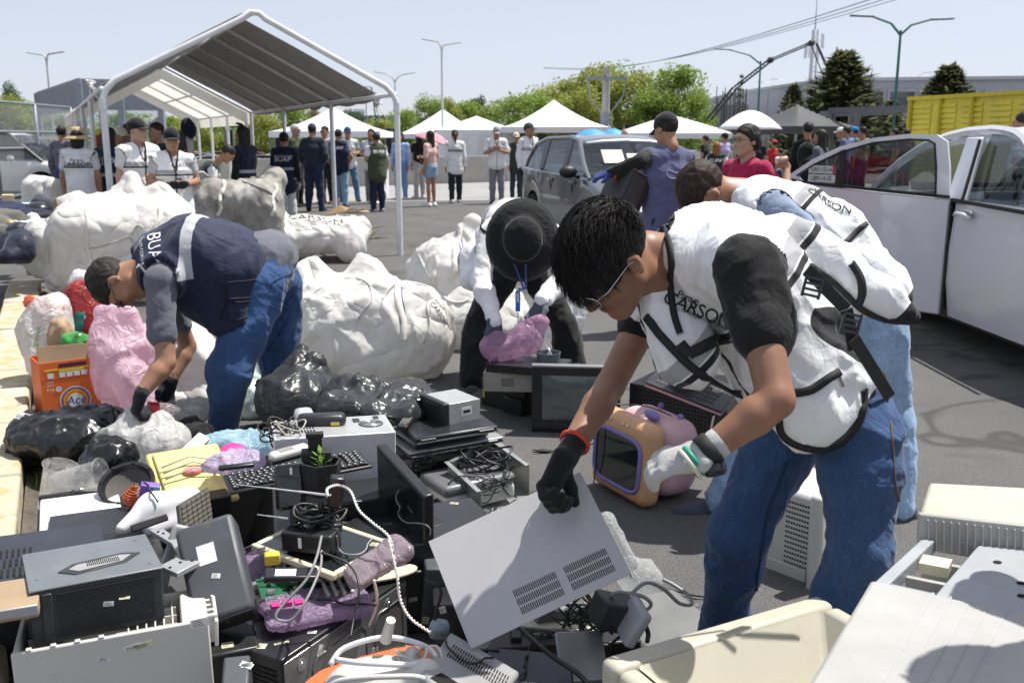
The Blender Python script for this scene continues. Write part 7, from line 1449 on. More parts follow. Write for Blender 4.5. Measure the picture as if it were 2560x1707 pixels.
def laptop(k,lab,m_,dy=0,hinge=True):
    mm,(w,d,h)=FX[k];r=thing('laptop',lab,'laptop','closed laptops stacked',mtx=mm);w2,d2=w/2,d/2+.02;bx_(r,'base',(-w2,-d2,0),(w2,d2,h*.48),KB2,.006);bx_(r,'screen_lid',(-w2,-d2,h*.52),(w2,d2,h),m_,.007);m=M();[m.tube([(x-.03,-d2-.003,h*.5),(x+.03,-d2-.003,h*.5)],.007,10) for x in (-w2*.7,w2*.7)];m.obj('hinge',KB2,r,smooth=2);m=M();m.box(-w2*.95,-d2-.001,h*.1,w2*.95,-d2+.001,h*.3);m.obj('port_row',CHRM,r);return mm
laptop('lap1','closed dark laptop on top of the stack, under the car radio',mat((.03,.032,.036),.3,.3,dirt=.2,dirtc=(.12,.12,.12)));laptop('lap2','closed silver laptop lowest in the stack',SV)
mm_=FX['lap2'][0] @ Matrix.Translation((-.01,.02,.028)) @ Matrix.Rotation(.06,4,'Z');r=thing('laptop','closed grey laptop in the middle of the stack','laptop','closed laptops stacked',mtx=mm_);bx_(r,'base',(-.17,-.12,0),(.16,.12,.011),KB2,.006);bx_(r,'screen_lid',(-.17,-.12,.012),(.16,.12,.024),LG,.007)
mm,(w,d,h)=FX['vcr'];r=thing('video_recorder','silver video recorder with black front under the laptops','video recorder',mtx=mm);w2,d2=w/2,d/2;bx_(r,'case',(-w2,-d2,0),(w2,d2+.05,h),SV,.003);bx_(r,'front',(-w2+.01,-d2-.004,.004),(w2-.012,-d2,h-.02),KB,.002);slots(-w2*.95,-w2*.7,-d2*.9,-d2*.3,12,3,h+.0005,.4,.7).obj('vent',HOLE,r)['kind']='stuff';slots(w2*.35,w2*.9,-d2*.8,d2*.1,22,4,h+.0005,.4,.5).obj('vent',HOLE,r)['kind']='stuff'
m=M();[m.lathe([(.006,0),(.006,.006),(.003,.006),(.003,.001)],10,T_(Matrix(),-w2+.04+.02*(i % 2),-d2-.004,h*.25+.02*(i//2),pi/2)) for i in range(6)];m.obj('socket',CHRM,r)['kind']='stuff'
mm,(w,d,h)=FX['radio'];r=thing('car_radio','silver car radio with black front panel, barcode label on its side','car radio',mtx=mm);w2,d2=w/2,d/2;bx_(r,'case',(-w2,-d2,0),(w2,d2,h),mat((.6,.6,.58),.3,.6,dirt=.15),.002);bx_(r,'face',(-w2-.03,-d2-.004,-.006),(-w2,d2+.004,h+.004),KB,.006);bx_(r,'cassette_slot',(-w2-.032,-d2*.7,h*.55),(-w2-.03,d2*.7,h*.8),HOLE,0);m=M();m.lathe([(.012,0),(.012,.018)],14,T_(Matrix(),-w2-.03,d2*.9,h*.75,0,-pi/2));m.obj('knob',KB2,r);bx_(r,'barcode_label',(-w2*.2,-d2-.0008,h*.35),(w2*.45,-d2,h*.72),STK,0);slots(-w2*.1,w2*.35,h*.45,h*.6,16,1,-d2-.0012,.5,.9,plane='xz').obj('barcode',HOLE,r)['kind']='stuff'
c=P(*cF(925,765),3.62);mr=FX['lap1'][0];zt_=(FX['lap1'][0] @ V((0,0,FX['lap1'][1][2]))).z;c=G(*cF(925,765),zt_+.006);r=thing('remote_control','black remote control with coloured buttons on the dark laptop','remote control',mtx=Matrix.Translation(c) @ Matrix.Rotation(1.45,4,'Z'));bx_(r,'body',(-.075,-.022,0),(.075,.022,.016),KB2,.006);slots(-.03,.068,-.018,.018,8,4,.0168,.6,.6,dz=.001).obj('button',LG,r)['kind']='stuff'
for i,cc in enumerate(((.6,.03,.03),(.6,.5,.03),(.05,.2,.6),(.05,.4,.1))): bx_(r,'colour_button',(-.045,-.016+.0085*i,.016),(-.038,-.0105+.0085*i,.0178),mat(cc,.4,bump=0),0)
zt_=(FX['vcr'][0] @ V((0,0,FX['vcr'][1][2]))).z;c=G(*cF(1250,950),zt_+.012);r=thing('cordless_phone','grey cordless handset on the silver video recorder','telephone',mtx=Matrix.Translation(c) @ Matrix.Rotation(.5,4,'Z'));bx_(r,'body',(-.085,-.024,-.01),(.085,.024,.014),mat((.22,.22,.2),.4),.012);bx_(r,'plate',(-.04,-.015,.0135),(.06,.015,.016),LG,.003)
coil('black lead bundled on the silver video recorder',G(*cF(1060,1050),.2),.045,5,.0028,KB,9,.04)
cable('thin black cable arching off the end of the video recorder',[G(*cF(1430,1010),.26),P(*cF(1540,950),3.55),P(*cF(1640,960),3.5),P(*cF(1700,1040),3.4),G(*cF(1700,1100),.1)],.003)
mm,(w,d,h)=FX['scanner'];r=thing('scanner','flatbed scanner with satin grey lid and white base','scanner',mtx=mm);w2,d2=w/2,d/2;bx_(r,'base',(-w2,-d2,0),(w2,d2,h*.6),WP,.012);bx_(r,'lid',(-w2-.003,-d2-.003,h*.6),(w2+.003,d2+.003,h),mat((.19,.19,.2),.35,.3),.016,seg=4) if 0 else bx_(r,'lid',(-w2-.003,-d2-.003,h*.6),(w2+.003,d2+.003,h),mat((.19,.19,.2),.35,.3),.016)
CA,CB,CC,CD=G(*cF(1480,1500),.05),G(*cF(1830,1290),.05),G(*cF(1560,1090),.1),G(*cF(1240,1270),.1)
r=thing('computer_chassis','opened grey steel computer chassis full of cables','computer',loc=CA);STG=mat((.36,.37,.37),.35,.6,dirt=.3,dirtc=(.2,.2,.18));hh=V((0,0,.13));n_=(CB-CA).normalized()
for a,b,nm in ((CA,CD,'side_panel'),(CB,CC,'side_panel'),(CC,CD,'end_panel')):
    dd=(b-a).normalized();nn=V((-dd.y,dd.x,0));m=M();m.slab([a,b,b+hh,a+hh],nn,.003);m.slab([a+hh,b+hh,b+hh+nn*.02,a+hh+nn*.02],(0,0,1),.002);o=m.obj(nm,STG,r,world=True);m=M()
    for i in range(9):
        for j in range(2): p=a.lerp(b,(i+.6)/10)+hh*(.35+.35*j)-nn*.001;m.slab([p,p+dd*.009,p+dd*.009+V((0,0,.008)),p+V((0,0,.008))],-nn,.0008)
    m.obj('hole',HOLE,o,world=False)['kind']='stuff' if 0 else 'stuff'
    o2=[c_ for c_ in o.children][0];o2.data.transform(wm(r).inverted())
m=M();m.slab([CA,CB,CC,CD],(0,0,1),.003);m.obj('floor_plate',STG,r,world=True)
q_=CA.lerp(CC,.6);pbox('disk_drive','silver drive bay bracket at the near end of the open chassis','drive',q_+V((-.1,-.05,.05)),(.11,.15,.045),(0,.1,.5),STG);pbox('drive_cage','dark drive cage beside the open chassis','drive',G(*cF(1240,1400),.09),(.08,.13,.06),(.1,-.1,.4),KB2);pbox('wifi_adapter','small white rounded plug box by the scanner','plug',G(*cF(1090,1290),.1),(.05,.09,.035),(0,0,.9),WP,.012)
coil('black cable coiled inside the open chassis',CA.lerp(CC,.55)+V((0,0,.13)),.095,8,.0045,KB,4,.07,[P(*cF(1650,1160),2.95),P(*cF(1740,1155),2.95)])
coil('thin black leads under the coiled cable in the chassis',CA.lerp(CC,.3)+V((0,0,.08)),.07,6,.0025,KB2,14,.06)
m=M();a,b,c,d=(G(*cF(*q),.12) for q in ((1085,1520),(1260,1580),(1215,1475),(1080,1490)));pbox('tablet','pale blue screened tablet poking out under the held panel','tablet',G(*cF(1170,1530),.14),(.15,.2,.012),(.1,0,.5),KB2,sub=lambda r,w,d,h: bx_(r,'display',(-w+.008,-d+.008,h),(w-.008,d-.008,h+.001),mat((.2,.3,.42),.08,bump=0),0))
mm,(w,d,h)=FX['held'];mm=mm @ Matrix.Translation((0,(.045-d)/2,0));d=.045;r=thing('slotted_cover','light grey slotted metal cover held up by the man in the foreground','metal cover',mtx=mm);w2,d2=w/2,d/2;HP=mat((.45,.445,.45),.38,.1,var=.05,vs=3,dirt=.22,dirtc=(.2,.19,.17));m=M();m.box(-w2,-d2,0,w2,-d2+.0025,h);m.box(-w2,-d2+.0025,h-.0025,w2,d2-.01,h);m.box(w2-.0025,-d2+.0025,0,w2,d2-.01,h-.0025);m.obj('sheet',HP,r,bev=.001)
for x0,x1 in ((-w2*.32,w2*.22),(w2*.32,w2*.86)): slots(x0,x1,h*.07,h*.30,22,3,-d2-.0003,.42,.78,plane='xz',skew=.0).obj('vent_slots',HOLE,r)['kind']='stuff'
m=slots(0,0,0,0,1,1,0);m=M();[m.box(w2-.0002,-d2+.012,h*.12+i*h*.028,w2+.0004,d2-.02,h*.12+i*h*.028+h*.012) for i in range(20)];m.obj('edge_slots',HOLE,r)['kind']='stuff'
mm,(w,d,h)=FX['tvblack'];r=thing('television','black tube television with grey screen facing the camera','television',mtx=mm);w2,d2=w/2,d/2;m=M();m.box(-w2,-d2,0,w2,-d2+.05,h)
m.add([(-w2+.01,-d2+.05,.01),(w2-.01,-d2+.05,.01),(w2-.01,-d2+.05,h-.01),(-w2+.01,-d2+.05,h-.01),(-w2*.6,d2,.04),(w2*.6,d2,.04),(w2*.6,d2,h*.75),(-w2*.6,d2,h*.75)],[(0,1,5,4),(1,2,6,5),(2,3,7,6),(3,0,4,7),(4,5,6,7),(0,3,2,1)]);m.obj('cabinet',KB,r,bev=.006)
m=M();m.grid(lambda u,v: (-w2*.76+w*.76*u,-d2-.002-.012*(sin(pi*u)*sin(pi*v))**.5,h*.2+h*.66*v),16,12);m.obj('screen',mat((.10,.12,.12),.12,spec=.7,bump=0,var=.1,dirt=.3,dirtc=(.2,.2,.19)),r,smooth=True);bx_(r,'top_edge',(-w2-.001,-d2-.001,h-.008),(w2+.001,-d2+.05,h+.002),mat((.2,.2,.2),.4),.002)
bx_(r,'control_strip',(-w2*.98,-d2-.003,.02),(w2*.98,-d2,h*.15),KB2,.002)
mm,(w,d,h)=FX['boxblack'];r=thing('printer','squat black printer body under the beige recorder','printer',mtx=mm);w2,d2=w/2,d/2;bx_(r,'body',(-w2,-d2,0),(w2,d2,h),KB,.015);bx_(r,'yellow_sticker',(-w2*.9,-d2-.001,h*.35),(-w2*.8,-d2,h*.6),mat((.5,.45,.05),.5),0);bx_(r,'paper_tray',(w2*.2,-d2-.03,.01),(w2,-d2,h*.6),KB2,.006)
mm,(w,d,h)=FX['beigevcr'];zb=FX['boxblack'][0].translation.z+FX['boxblack'][1][2];mm=mm.copy();mm.translation.z=zb;r=thing('video_recorder','beige-grey video recorder with vent holes beside the black television','video recorder',mtx=mm);w2,d2=w/2+.02,d/2;bx_(r,'case',(-w2,-d2,0),(w2,d2,h+.02),mat((.34,.33,.29),.5,.2),.004);slots(-w2*.5,-w2*.15,h*.35,h*.9,6,7,-d2-.0005,.7,.4,plane='xz').obj('vent',HOLE,r)['kind']='stuff'
mm,(w,d,h)=FX['dvd'];zc=zb+FX['beigevcr'][1][2]+.021;mm=mm.copy();mm.translation.z=zc;r=thing('disc_player','flat black disc player with a green sticker','disc player',mtx=mm);w2,d2=w/2+.05,d/2;bx_(r,'case',(-w2,-d2,0),(w2,d2,h),KB2,.003);bx_(r,'green_sticker',(w2*.3,-d2+.01,h),(w2*.75,-d2+.045,h+.0008),mat((.25,.6,.15),.5),0)
c=V((mm.translation.x+.1,mm.translation.y,zc+h));r=thing('round_tin','round grey plastic tub holding scissors on the disc player','tub',loc=c);m=M();m.lathe([(.0,.001),(.058,.0),(.064,.05),(.06,.05),(.055,.006),(0,.006)],28,None,False);m.obj('tub',mat((.12,.14,.16),.45),r,smooth=2);m=M();[m.bar((-.03+.02*i,-.02,.02),(.02-.012*i,.02,.06+.008*i),.008,.003) for i in range(4)];m.obj('scissors',CHRM,r)
PKF=film((.62,.36,.55),.72,.25,.5);cP=P(*cF(1720,160),4.9);crump('plastic_bag','translucent mauve plastic bag gripped in the grey gloves of the worker in the black hat','bag',cP,(.1,.06,.09),PKF,.009,10,.014,seed=4,z0=False,blobs=[el(P(*cF(1640,190),4.95),(.1,.07,.06)),el(P(*cF(1790,150),4.95),(.09,.06,.07)),rc(P(*cF(1790,150),4.95),P(*cF(1905,10),4.97),.06,.04),rc(P(*cF(1600,130),4.95),P(*cF(1590,200),4.95),.04,.07)])
m=M();[m.tube(cat([V((mm.translation.x+.2,mm.translation.y,zc+.01))+V((uf(-.03,.07),uf(-.05,.05),uf(-.02,.03))) for _ in range(6)]),.003,5) for _ in range(4)];tag(m.obj('cable_bundle',KB,smooth=True),'bundle of black leads at the right end of the disc player','cable')
mm,(w,d,h)=FX['bigblack'];mm=mm.copy();mm.translation=V((.92,4.75,0));r=thing('computer_tower','large black computer case lying down behind the toy television','computer',mtx=mm);bx_(r,'case',(-.26,-.2,0),(.26,.22,.24),KB2,.006);slots(-.2,.2,.02,.22,22,10,-.2005,.5,.5,plane='xz').obj('front_mesh',HOLE,r)['kind']='stuff'
c=P(*cJ(960,1170),3.9);mt_=Matrix.Translation(c) @ Matrix.Rotation(-.5,4,'Z') @ Matrix.Rotation(.25,4,'Y') @ Matrix.Rotation(.2,4,'X');r=thing('laptop','open-backed laptop base with pink underside propped on the large black case','laptop',mtx=mt_);bx_(r,'underside',(-.17,-.12,-.012),(.17,.12,0),mat((.55,.3,.32),.4),.004);bx_(r,'keyboard_deck',(-.17,-.12,0),(.17,.12,.01),KB2,.003);slots(-.14,.12,-.09,.09,13,5,.0105,.75,.75,dz=.0015).obj('keys',KB,r)['kind']='stuff'
mm,(w,d,h)=FX['toytv'];r=thing('toy_television','small orange and pink tube television with violet screen surround','television',mtx=mm);w2,d2,h=.188,.17,.345;ORG=mat((.60,.34,.18),.4,var=.05,dirt=.25,dirtc=(.3,.2,.15));PNK=mat((.62,.40,.42),.45,var=.06,dirt=.2,dirtc=(.4,.3,.3));VIO=mat((.2,.17,.42),.45)
I0=Matrix()
def loc_f(fs): g=uni(fs,.03);return g
f=bx((0,-d2+.04,h/2),(w2,.05,h/2),None,.045);g=skinobj('front_bezel',f,.008,ORG,None);g.parent=r
f=uni([bx((0,.02,h/2+.005),(w2*.93,.1,h/2*.93),None,.07),el((0,.1,h*.45),(w2*.8,.12,h*.4))],.05);g=skinobj('rear_shell',f,.008,PNK,None);g.parent=r
m=M()
def rr_(k,y): return [(k*w2*math.copysign(abs(cos(a))**.4,cos(a)),y,h*.47+k*h*.40*math.copysign(abs(sin(a))**.4,sin(a))) for a in np.linspace(0,2*pi,33)[:-1]]
m.tube(rr_(.80,-d2-.013)+[rr_(.80,-d2-.013)[0]],.009,8,False);m.obj('screen_surround',VIO,r,smooth=True);m=M();P_=rr_(.78,-d2-.012);m.add(P_,[tuple(range(32))]);m.obj('screen',SCR,r)
for x in (-.1,-.08,-.065,.02,.05): m=M();m.sph((x,-d2-.012,h*.92),(.006 if x <0 else .005,.004,.008 if x <0 else .005),8);m.obj('button',mat((.8,.75,.62),.4),r,smooth=True)
m=M();m.sph((.05,-.06,h+.004),(.045,.02,.02),10);m.obj('handle_pad',VIO,r,smooth=True)
for p in ((-.04,.06,h+.008),(.1,.05,h)): m=M();m.sph(p,.013,8);m.obj('knob',VIO,r,smooth=True)
cable('thin black lead lying over the toy television',[mm @ V(p) for p in ((.1,.0,h+.01),(.0,-.03,h+.02),(-.09,-.08,h+.012),(-.12,-d2-.02,h-.01),(-.11,-d2-.03,h*.4),(-.13,-d2-.02,.01))],.0028,KB,None)
cable('white lead hanging behind the toy television',[P(*cJ(1075,1330),3.6),P(*cJ(1060,1400),3.6),P(*cJ(1050,1480),3.6)],.004,WP,None)
c=G(*cF(1950,960),.01);r=thing('power_plug','black forked plug on the asphalt beside the toy television','plug',loc=c);m=M();m.tube([c+V((.04,0,.0)),c,c+V((-.03,0,0))],[.004,.01,.012],6);[m.bar(c+V((-.03,s*.006,0)),c+V((-.06,s*.018,0)),.006,.004) for s in (-1,1)];m.tube([c+V((.04,0,0)),G(*cF(2090,945),.005),G(*cF(2320,900),.005)],.003,5);m.obj('plug',KB,r,world=True)
mm,(w,d,h)=FX['crtwhite'];r=thing('computer_monitor','cream tube monitor with round swivel foot behind the jeans of the foreground man','monitor',mtx=mm);bx_(r,'shell',(-.17,-.12,.02),(.09,.16,.36),WP,.02);bx_(r,'bezel',(.09,-.16,.0),(.14,.2,.38),WP,.012);slots(-.02,.08,.08,.33,10,14,-.1206,.6,.35,plane='xz').obj('vent',HOLE,r)['kind']='stuff'
m=M();m.lathe([(.03,0),(.05,.05),(.12,.07),(.12,.082),(.0,.082)],28,T_(Matrix(),.16,.03,.15,0,pi/2));m.obj('swivel_foot',WP,r,smooth=2);bx_(r,'lower_flap',(-.15,-.126,.03),(.07,-.12,.10),WP,.006)
mm,(w,d,h)=FX['silverpc'];SX=P(*cE(1650,1335),2.12);SX2=P(*cE(2351,1050),2.55);z_=(SX.z+SX2.z)/2;a=V((SX.x,SX.y,0));b=V((SX2.x,SX2.y,0));dx=(b-a).normalized();ny=V((-dx.y,dx.x,0));L_=(b-a).length+.03;hZ=z_
r=thing('computer_tower','black computer tower with shiny dented side panel, under the circuit boards','computer',mtx=frame(a+dx*L_/2,dx,(0,0,1)));w2=L_/2;bx_(r,'case',(-w2,0,0),(w2,.2,hZ),KB2,.004);bx_(r,'side_panel',(-w2+.004,-.004,.004),(w2-.004,0,hZ-.012),mat((.34,.34,.34),.22,.75,var=.35,vs=5,dirt=.3,dirtc=(.1,.1,.1)),.003)
slots(.015,.185,.02,hZ-.03,1,13,-w2-.001,.95,.5,plane='yz').obj('front_grille',HOLE,r)['kind']='stuff'
for x,z in ((-w2*.75,hZ*.8),(w2*.65,hZ*.8)): m=M();m.lathe([(.016,0),(.016,.002),(.008,.002),(.007,.004),(0,.004)],16,T_(Matrix(),x,-.004,z,pi/2));m.obj('rivet',CHRM,r,smooth=2)
m=M();[m.tube([(x0,-.0055,.03),(x0,-.0055,hZ*.66),(x0+.02,-.0055,hZ*.76),(x1-.02,-.0055,hZ*.76),(x1,-.0055,hZ*.66),(x1,-.0055,.03)],.0022,4) for x0,x1 in ((-w2*.6,w2*.25),(w2*.4,w2*.9))];m.obj('pressed_rib',mat((.3,.3,.3),.25,.7),r,smooth=True)
ZT=hZ
def fl(nm,lab,ct,px,Y,dims,rot,m_,**k): return pbox(nm,lab,ct,P(*px,Y),dims,rot,m_,**k)
def proj_sub(r,w,d,h): bx_(r,'rear_ports',(-w+.004,-d-.002,-h+.004),(w-.004,-d,h-.004),mat((.05,.05,.055),.4));bx_(r,'label',(-w*.4,d*.1,h),(w*.2,d*.5,h+.001),STK,0);bx_(r,'socket',(-w*.5,-d-.005,-h*.4),(-w*.1,-d-.001,h*.4),HOLE,0);slots(w*.1,w*.9,-h*.7,h*.7,8,5,-d-.003,.5,.5,plane='xz').obj('vent',HOLE,r)['kind']='stuff'
fl('projector','charcoal projector tipped nose-down, ports and white label showing','projector',cE(1275,920),2.3,(.15,.27,.085),(.75,-.35,.5),GR,bev=.014,sub=proj_sub)
fl('display_back','brushed dark metal plate leaning behind the charcoal projector','plate',cE(1130,880),2.42,(.16,.02,.2),(-.3,.4,.5),LG,bev=.01)
BR=[cE(880,668),cE(960,658),cE(1075,745),cE(1195,800),cE(1190,845),cE(1040,922),cE(935,878),cE(1050,820),cE(1008,745)];m=M();pts=[G(*p,.40) for p in BR];m.slab(pts,(0,0,-1),.014);r=thing('metal_bracket','angled light grey metal bracket between the grey unit and the projector','bracket',loc=pts[0]);m.obj('plate',mat((.36,.37,.38),.4,.3,dirt=.3),r,world=True,bev=.002)
m=M();[m.lathe([(0,.001),(.004,.001),(.004,0)],8,Matrix.Translation(G(*cE(*p),.4)+V((0,0,.001)))) for p in ((960,690),(1000,720),(1060,780),(1100,800),(1130,850),(1000,890),(1060,860),(930,680))];m.obj('hole',HOLE,r,world=True)['kind']='stuff'
mm,(w,d,h)=FX['monframe'];r=thing('flat_monitor','cream-framed flat screen lying face up under the black power adapter','monitor',mtx=mm);w2,d2=w/2,d/2;CRM=mat((.62,.58,.42),.45,dirt=.3,dirtc=(.4,.33,.2));m=M();m.box(-w2,-d2,0,w2,-d2+.018,h);m.box(-w2,d2-.018,0,w2,d2,h);m.box(-w2,-d2+.018,0,-w2+.018,d2-.018,h-.0005);m.box(w2-.018,-d2+.018,0,w2,d2-.018,h-.0005);m.obj('frame',CRM,r,bev=.005);bx_(r,'screen',(-w2+.017,-d2+.017,.002),(w2-.017,d2-.017,h-.004),SCR,0)
random.seed(3)
for i in range(7): m=M();s_=(-w2+.03+w*.9*rnd());m.lathe([(0,.001),(.005,.001),(.005,0)],6,Matrix.Translation((s_,(-d2 if i <4 else d2-.018)+.009,h)));m.obj('sticker',mat(random.choice([(.6,.05,.08),(.1,.05,.4),(.6,.3,.05)]),.5,bump=0),r)
zf=(mm @ V((0,0,h))).z;c=G(*cE(1830,725),zf+.03);r=thing('power_adapter','bulky black power adapter with a label on the cream-framed screen','power adapter',mtx=Matrix.Translation(c) @ Matrix.Rotation(-.25,4,'Z'));bx_(r,'case',(-.075,-.035,-.028),(.075,.035,.03),KB2,.007);bx_(r,'label',(-.022,-.0358,-.012),(-.012,-.035,.018),STK,0)
coil('thick black cable coiled on top of the power adapter',c+V((-.0,.03,.06)),.052,8,.0048,KB,21,.035);coil('grey lead coiled beside the power adapter',c+V((.04,.05,.035)),.045,4,.003,mat((.1,.1,.1),.4),23,.03)
fl('power_adapter','small flat black adapter behind the bulky one','power adapter',cE(1940,640),2.5,(.06,.05,.03),(.2,.1,.4),KB2,bev=.006)
fl('indoor_antenna','black wedge base of an indoor aerial','aerial',cE(1975,440),2.5,(.04,.035,.09),(.1,.15,.2),KB2,bev=.006)
for lab,A_,B_ in (('long silver telescopic aerial rod crossing the pile',cE(1395,402),cE(1945,465)),('short silver aerial rod beside the coiled cable',cE(1515,578),cE(1690,602))): a,b=P(*A_,2.42),P(*B_,2.46);m=M();m.tube([a-(b-a)*.01,a,a,a.lerp(b,.3),a.lerp(b,.3),a.lerp(b,.65),a.lerp(b,.65),b],[.003,.003,.0016,.0016,.0024,.0024,.0033,.0033],8);tag(m.obj('aerial_rod',CHRM,smooth=2),lab,'aerial')
pts=[P(*cE(1925,470),2.42),P(*cE(1925,425),2.45),P(*cE(1990,405),2.48),P(*cE(2060,440),2.48),P(*cE(2110,550),2.42),P(*cE(2190,625),2.38),P(*cE(2285,705),2.33),P(*cE(2310,800),2.28),P(*cH(190,650),2.25),P(*cH(238,860),2.2),P(*cH(262,1030),2.18),P(*cH(330,1150),2.15),P(*cH(455,1240),2.1)];cp=cat(pts,26);m=M();WC=mat((.72,.7,.66),.6)
for s in (0,pi): m.tube([p+V((cos(i*.75+s),0,sin(i*.75+s)))*.0022 for i,p in enumerate(cp)],.0022,5)
tag(m.obj('twisted_cord',WC,smooth=True),'twisted white cord running down over the pile','cord')
PCB=mat((.02,.11,.05),.35,var=.3,vs=30,bump=.3,bs=120);random.seed(17)
def pcb(lab,px,z,L_,W_,rz,tilt=(0,0),pink=False,comps=26):
    c=G(*px,z);r=thing('circuit_board',lab,'circuit board','circuit boards',mtx=Matrix.Translation(c) @ Matrix.Rotation(rz,4,'Z') @ Matrix.Rotation(tilt[0],4,'X') @ Matrix.Rotation(tilt[1],4,'Y'));bx_(r,'board',(-L_/2,-W_/2,0),(L_/2,W_/2,.0016),PCB,0)
    for k_,(mm_,nn) in enumerate(((KB2,comps),(CHRM,comps//2),(mat((.55,.5,.3),.4),comps//4))):
        m=M()
        for _ in range(nn): x,y=uf(-.46,.4)*L_,uf(-.45,.4)*W_;a,b=uf(.004,.022),uf(.004,.014);m.box(x,y,.0016,x+a,y+b,.0016+uf(.002,.012))
        m.obj('component',mm_,r)['kind']='stuff'
    m=M();[m.box(L_*.1+i*.022,-W_*.4,.0016,L_*.1+i*.022+.009,W_*.15,.014) for i in range(5)];m.obj('card_slot',mat((.62,.6,.52),.5),r,bev=.001)['kind']='stuff'
    m=M();[m.box(-L_*.45+i*.03,-W_/2-.006,.0016,-L_*.45+i*.03+.022,-W_/2+.014,.016+.006*(i % 2)) for i in range(3)];m.obj('port',CHRM if not pink else mat((.62,.04,.25),.4),r)
    return r
pcb('large green circuit board with pink printer port and white slots',cE(1830,1010),ZT+.045,.27,.16,.42,(.12,.05),True);pcb('green circuit board half under the cream-framed screen',cE(1640,900),ZT+.05,.16,.13,.2,(.1,-.25));pcb('small green circuit board against the purple bubble pack',cE(1960,900),ZT+.06,.18,.1,.6,(.2,.2))
fl('disk_drive','dark flat disk drive with a barcode label among the circuit boards','drive',cE(1710,930),2.28,(.13,.05,.016),(.1,.06,.15),KB2,sub=lambda r,w,d,h: bx_(r,'label',(-w*.6,-d*.8,h),(w*.2,d*.5,h+.001),STK,0));fl('yellow_connector_block','yellow connector block under the cream-framed screen','connector',cE(1600,835),2.34,(.04,.03,.03),(0,0,.3),mat((.6,.45,.05),.4))
PUR=film((.66,.48,.72),.86,.3,.4,bump=.9,bs=70)
def pack(lab,c,dims,rot,m_=PUR,sd=1,nm='bubble_pack'):
    mt_=Matrix.Translation(c) @ Matrix.Rotation(rot[2],4,'Z') @ Matrix.Rotation(rot[0],4,'X') @ Matrix.Rotation(rot[1],4,'Y');vs,fs=surf(bx((0,0,0),dims,None,min(dims)*.9),.007);vs=relax(vs,fs,2);n=vnorm(vs,fs);vs=vs+n*(.006*folds(vs,12,sd)+.0025*np.abs(np.sin(vs[:,0]*260)*np.sin(vs[:,1]*260)))[:,None]
    m=M();m.v=[tuple(mt_ @ V(x)) for x in vs];m.f=[tuple(x) for x in fs.tolist()];m.mi=[0]*len(m.f);return tag(m.obj(nm,m_,smooth=True),lab,'packaging')
pack('purple bubble-wrapped pack in front of the circuit boards',G(*cE(1860,1115),ZT+.03),(.14,.075,.013),(.1,.05,.45));pack('purple bubble-wrapped pack at the left of the circuit boards',G(*cE(1490,910),ZT+.04),(.05,.06,.03),(.3,-.3,.3),sd=4)
pack('greyish bubble-wrapped pack at the right end of the cream-framed screen',P(*cE(2225,860),2.35),(.09,.05,.016),(.1,-.4,.6),film((.4,.32,.36),.9,.25),6)
for lab,px,rr in (('cream plastic plate sticking out at the left under the boards',cE(1510,1110),.085),('cream plastic plate sticking out at the right under the bubble pack',cE(2220,930),.09)): c=G(*px,ZT+.012);m=M();m.prism([(rr*1.3*cos(a),rr*.55*sin(a)) for a in np.linspace(0,2*pi,24)[:-1]],.006,Matrix.Translation(c) @ Matrix.Rotation(.35,4,'Z'));tag(m.obj('plastic_plate',CRM,bev=.001),lab,'plate')
c=P(*cH(150,1500),1.98);r=thing('steam_cleaner','white and orange steam appliance with looped white hose at the bottom edge','appliance',loc=c);OR_=mat((.7,.17,.06),.35)
skinobj('base',isect(uni([el(c+V((-.04,.02,-.03)),(.15,.1,.1)),el(c+V((.03,.06,.0)),(.1,.07,.08))],.04),pl(c+V((0,0,.0)),(-.2,.1,1))),.007,OR_,r);skinobj('body',uni([el(c+V((.0,-.02,-.02)),(.13,.08,.06)),rc(c+V((-.09,-.05,-.03)),c+V((.1,-.04,.02)),.035,.03),rc(c+V((.1,-.04,.02)),c+V((.13,.0,-.06)),.03,.03)],.02),.006,WP,r)
m=M();m.tube(cat([c+V(p) for p in ((-.12,.0,.02),(-.09,.03,.045),(0,.05,.06),(.09,.03,.05),(.12,.0,.03),(.06,-.05,.05),(-.04,-.06,.06),(-.1,-.03,.05))],6),.0065,10);m.obj('hose',mat((.7,.7,.7),.4),r,smooth=True,world=True);m=M();m.tube([P(*cH(165,1290),2.02),P(*cH(200,1160),2.0)],[.014,.011],12);m.obj('nozzle',WP,r,smooth=2,world=True)
m=M();m.tube(cat([c+V(p) for p in ((-.12,-.08,-.0),(-.08,-.09,.035),(.02,-.1,.05),(.1,-.09,.04),(.11,-.08,-.01),(.0,-.09,-.03),(-.1,-.08,-.02))],6),.006,10);m.obj('handle',WP,r,smooth=True,world=True)
random.seed(31)
for i,px in enumerate((cH(330,1400),cH(400,1470),cH(300,1500),cH(370,1540))): fl('plug','small white plug beside the steam appliance, number %s from the left' % ['three','four','one','two'][i] if 0 else ['white plug nearest the steam appliance, highest of four','white plug rightmost beside the steam appliance','white plug leftmost beside the steam appliance','white plug lowest beside the steam appliance'][i],'plug',px,2.0,(.045,.03,.03),(uf(-.5,.5),uf(-.5,.5),uf(0,3)),WP,bev=.008)
coil('white lead looped beside the steam appliance',P(*cH(360,1430),1.98),.05,3,.004,WP,33,.04)
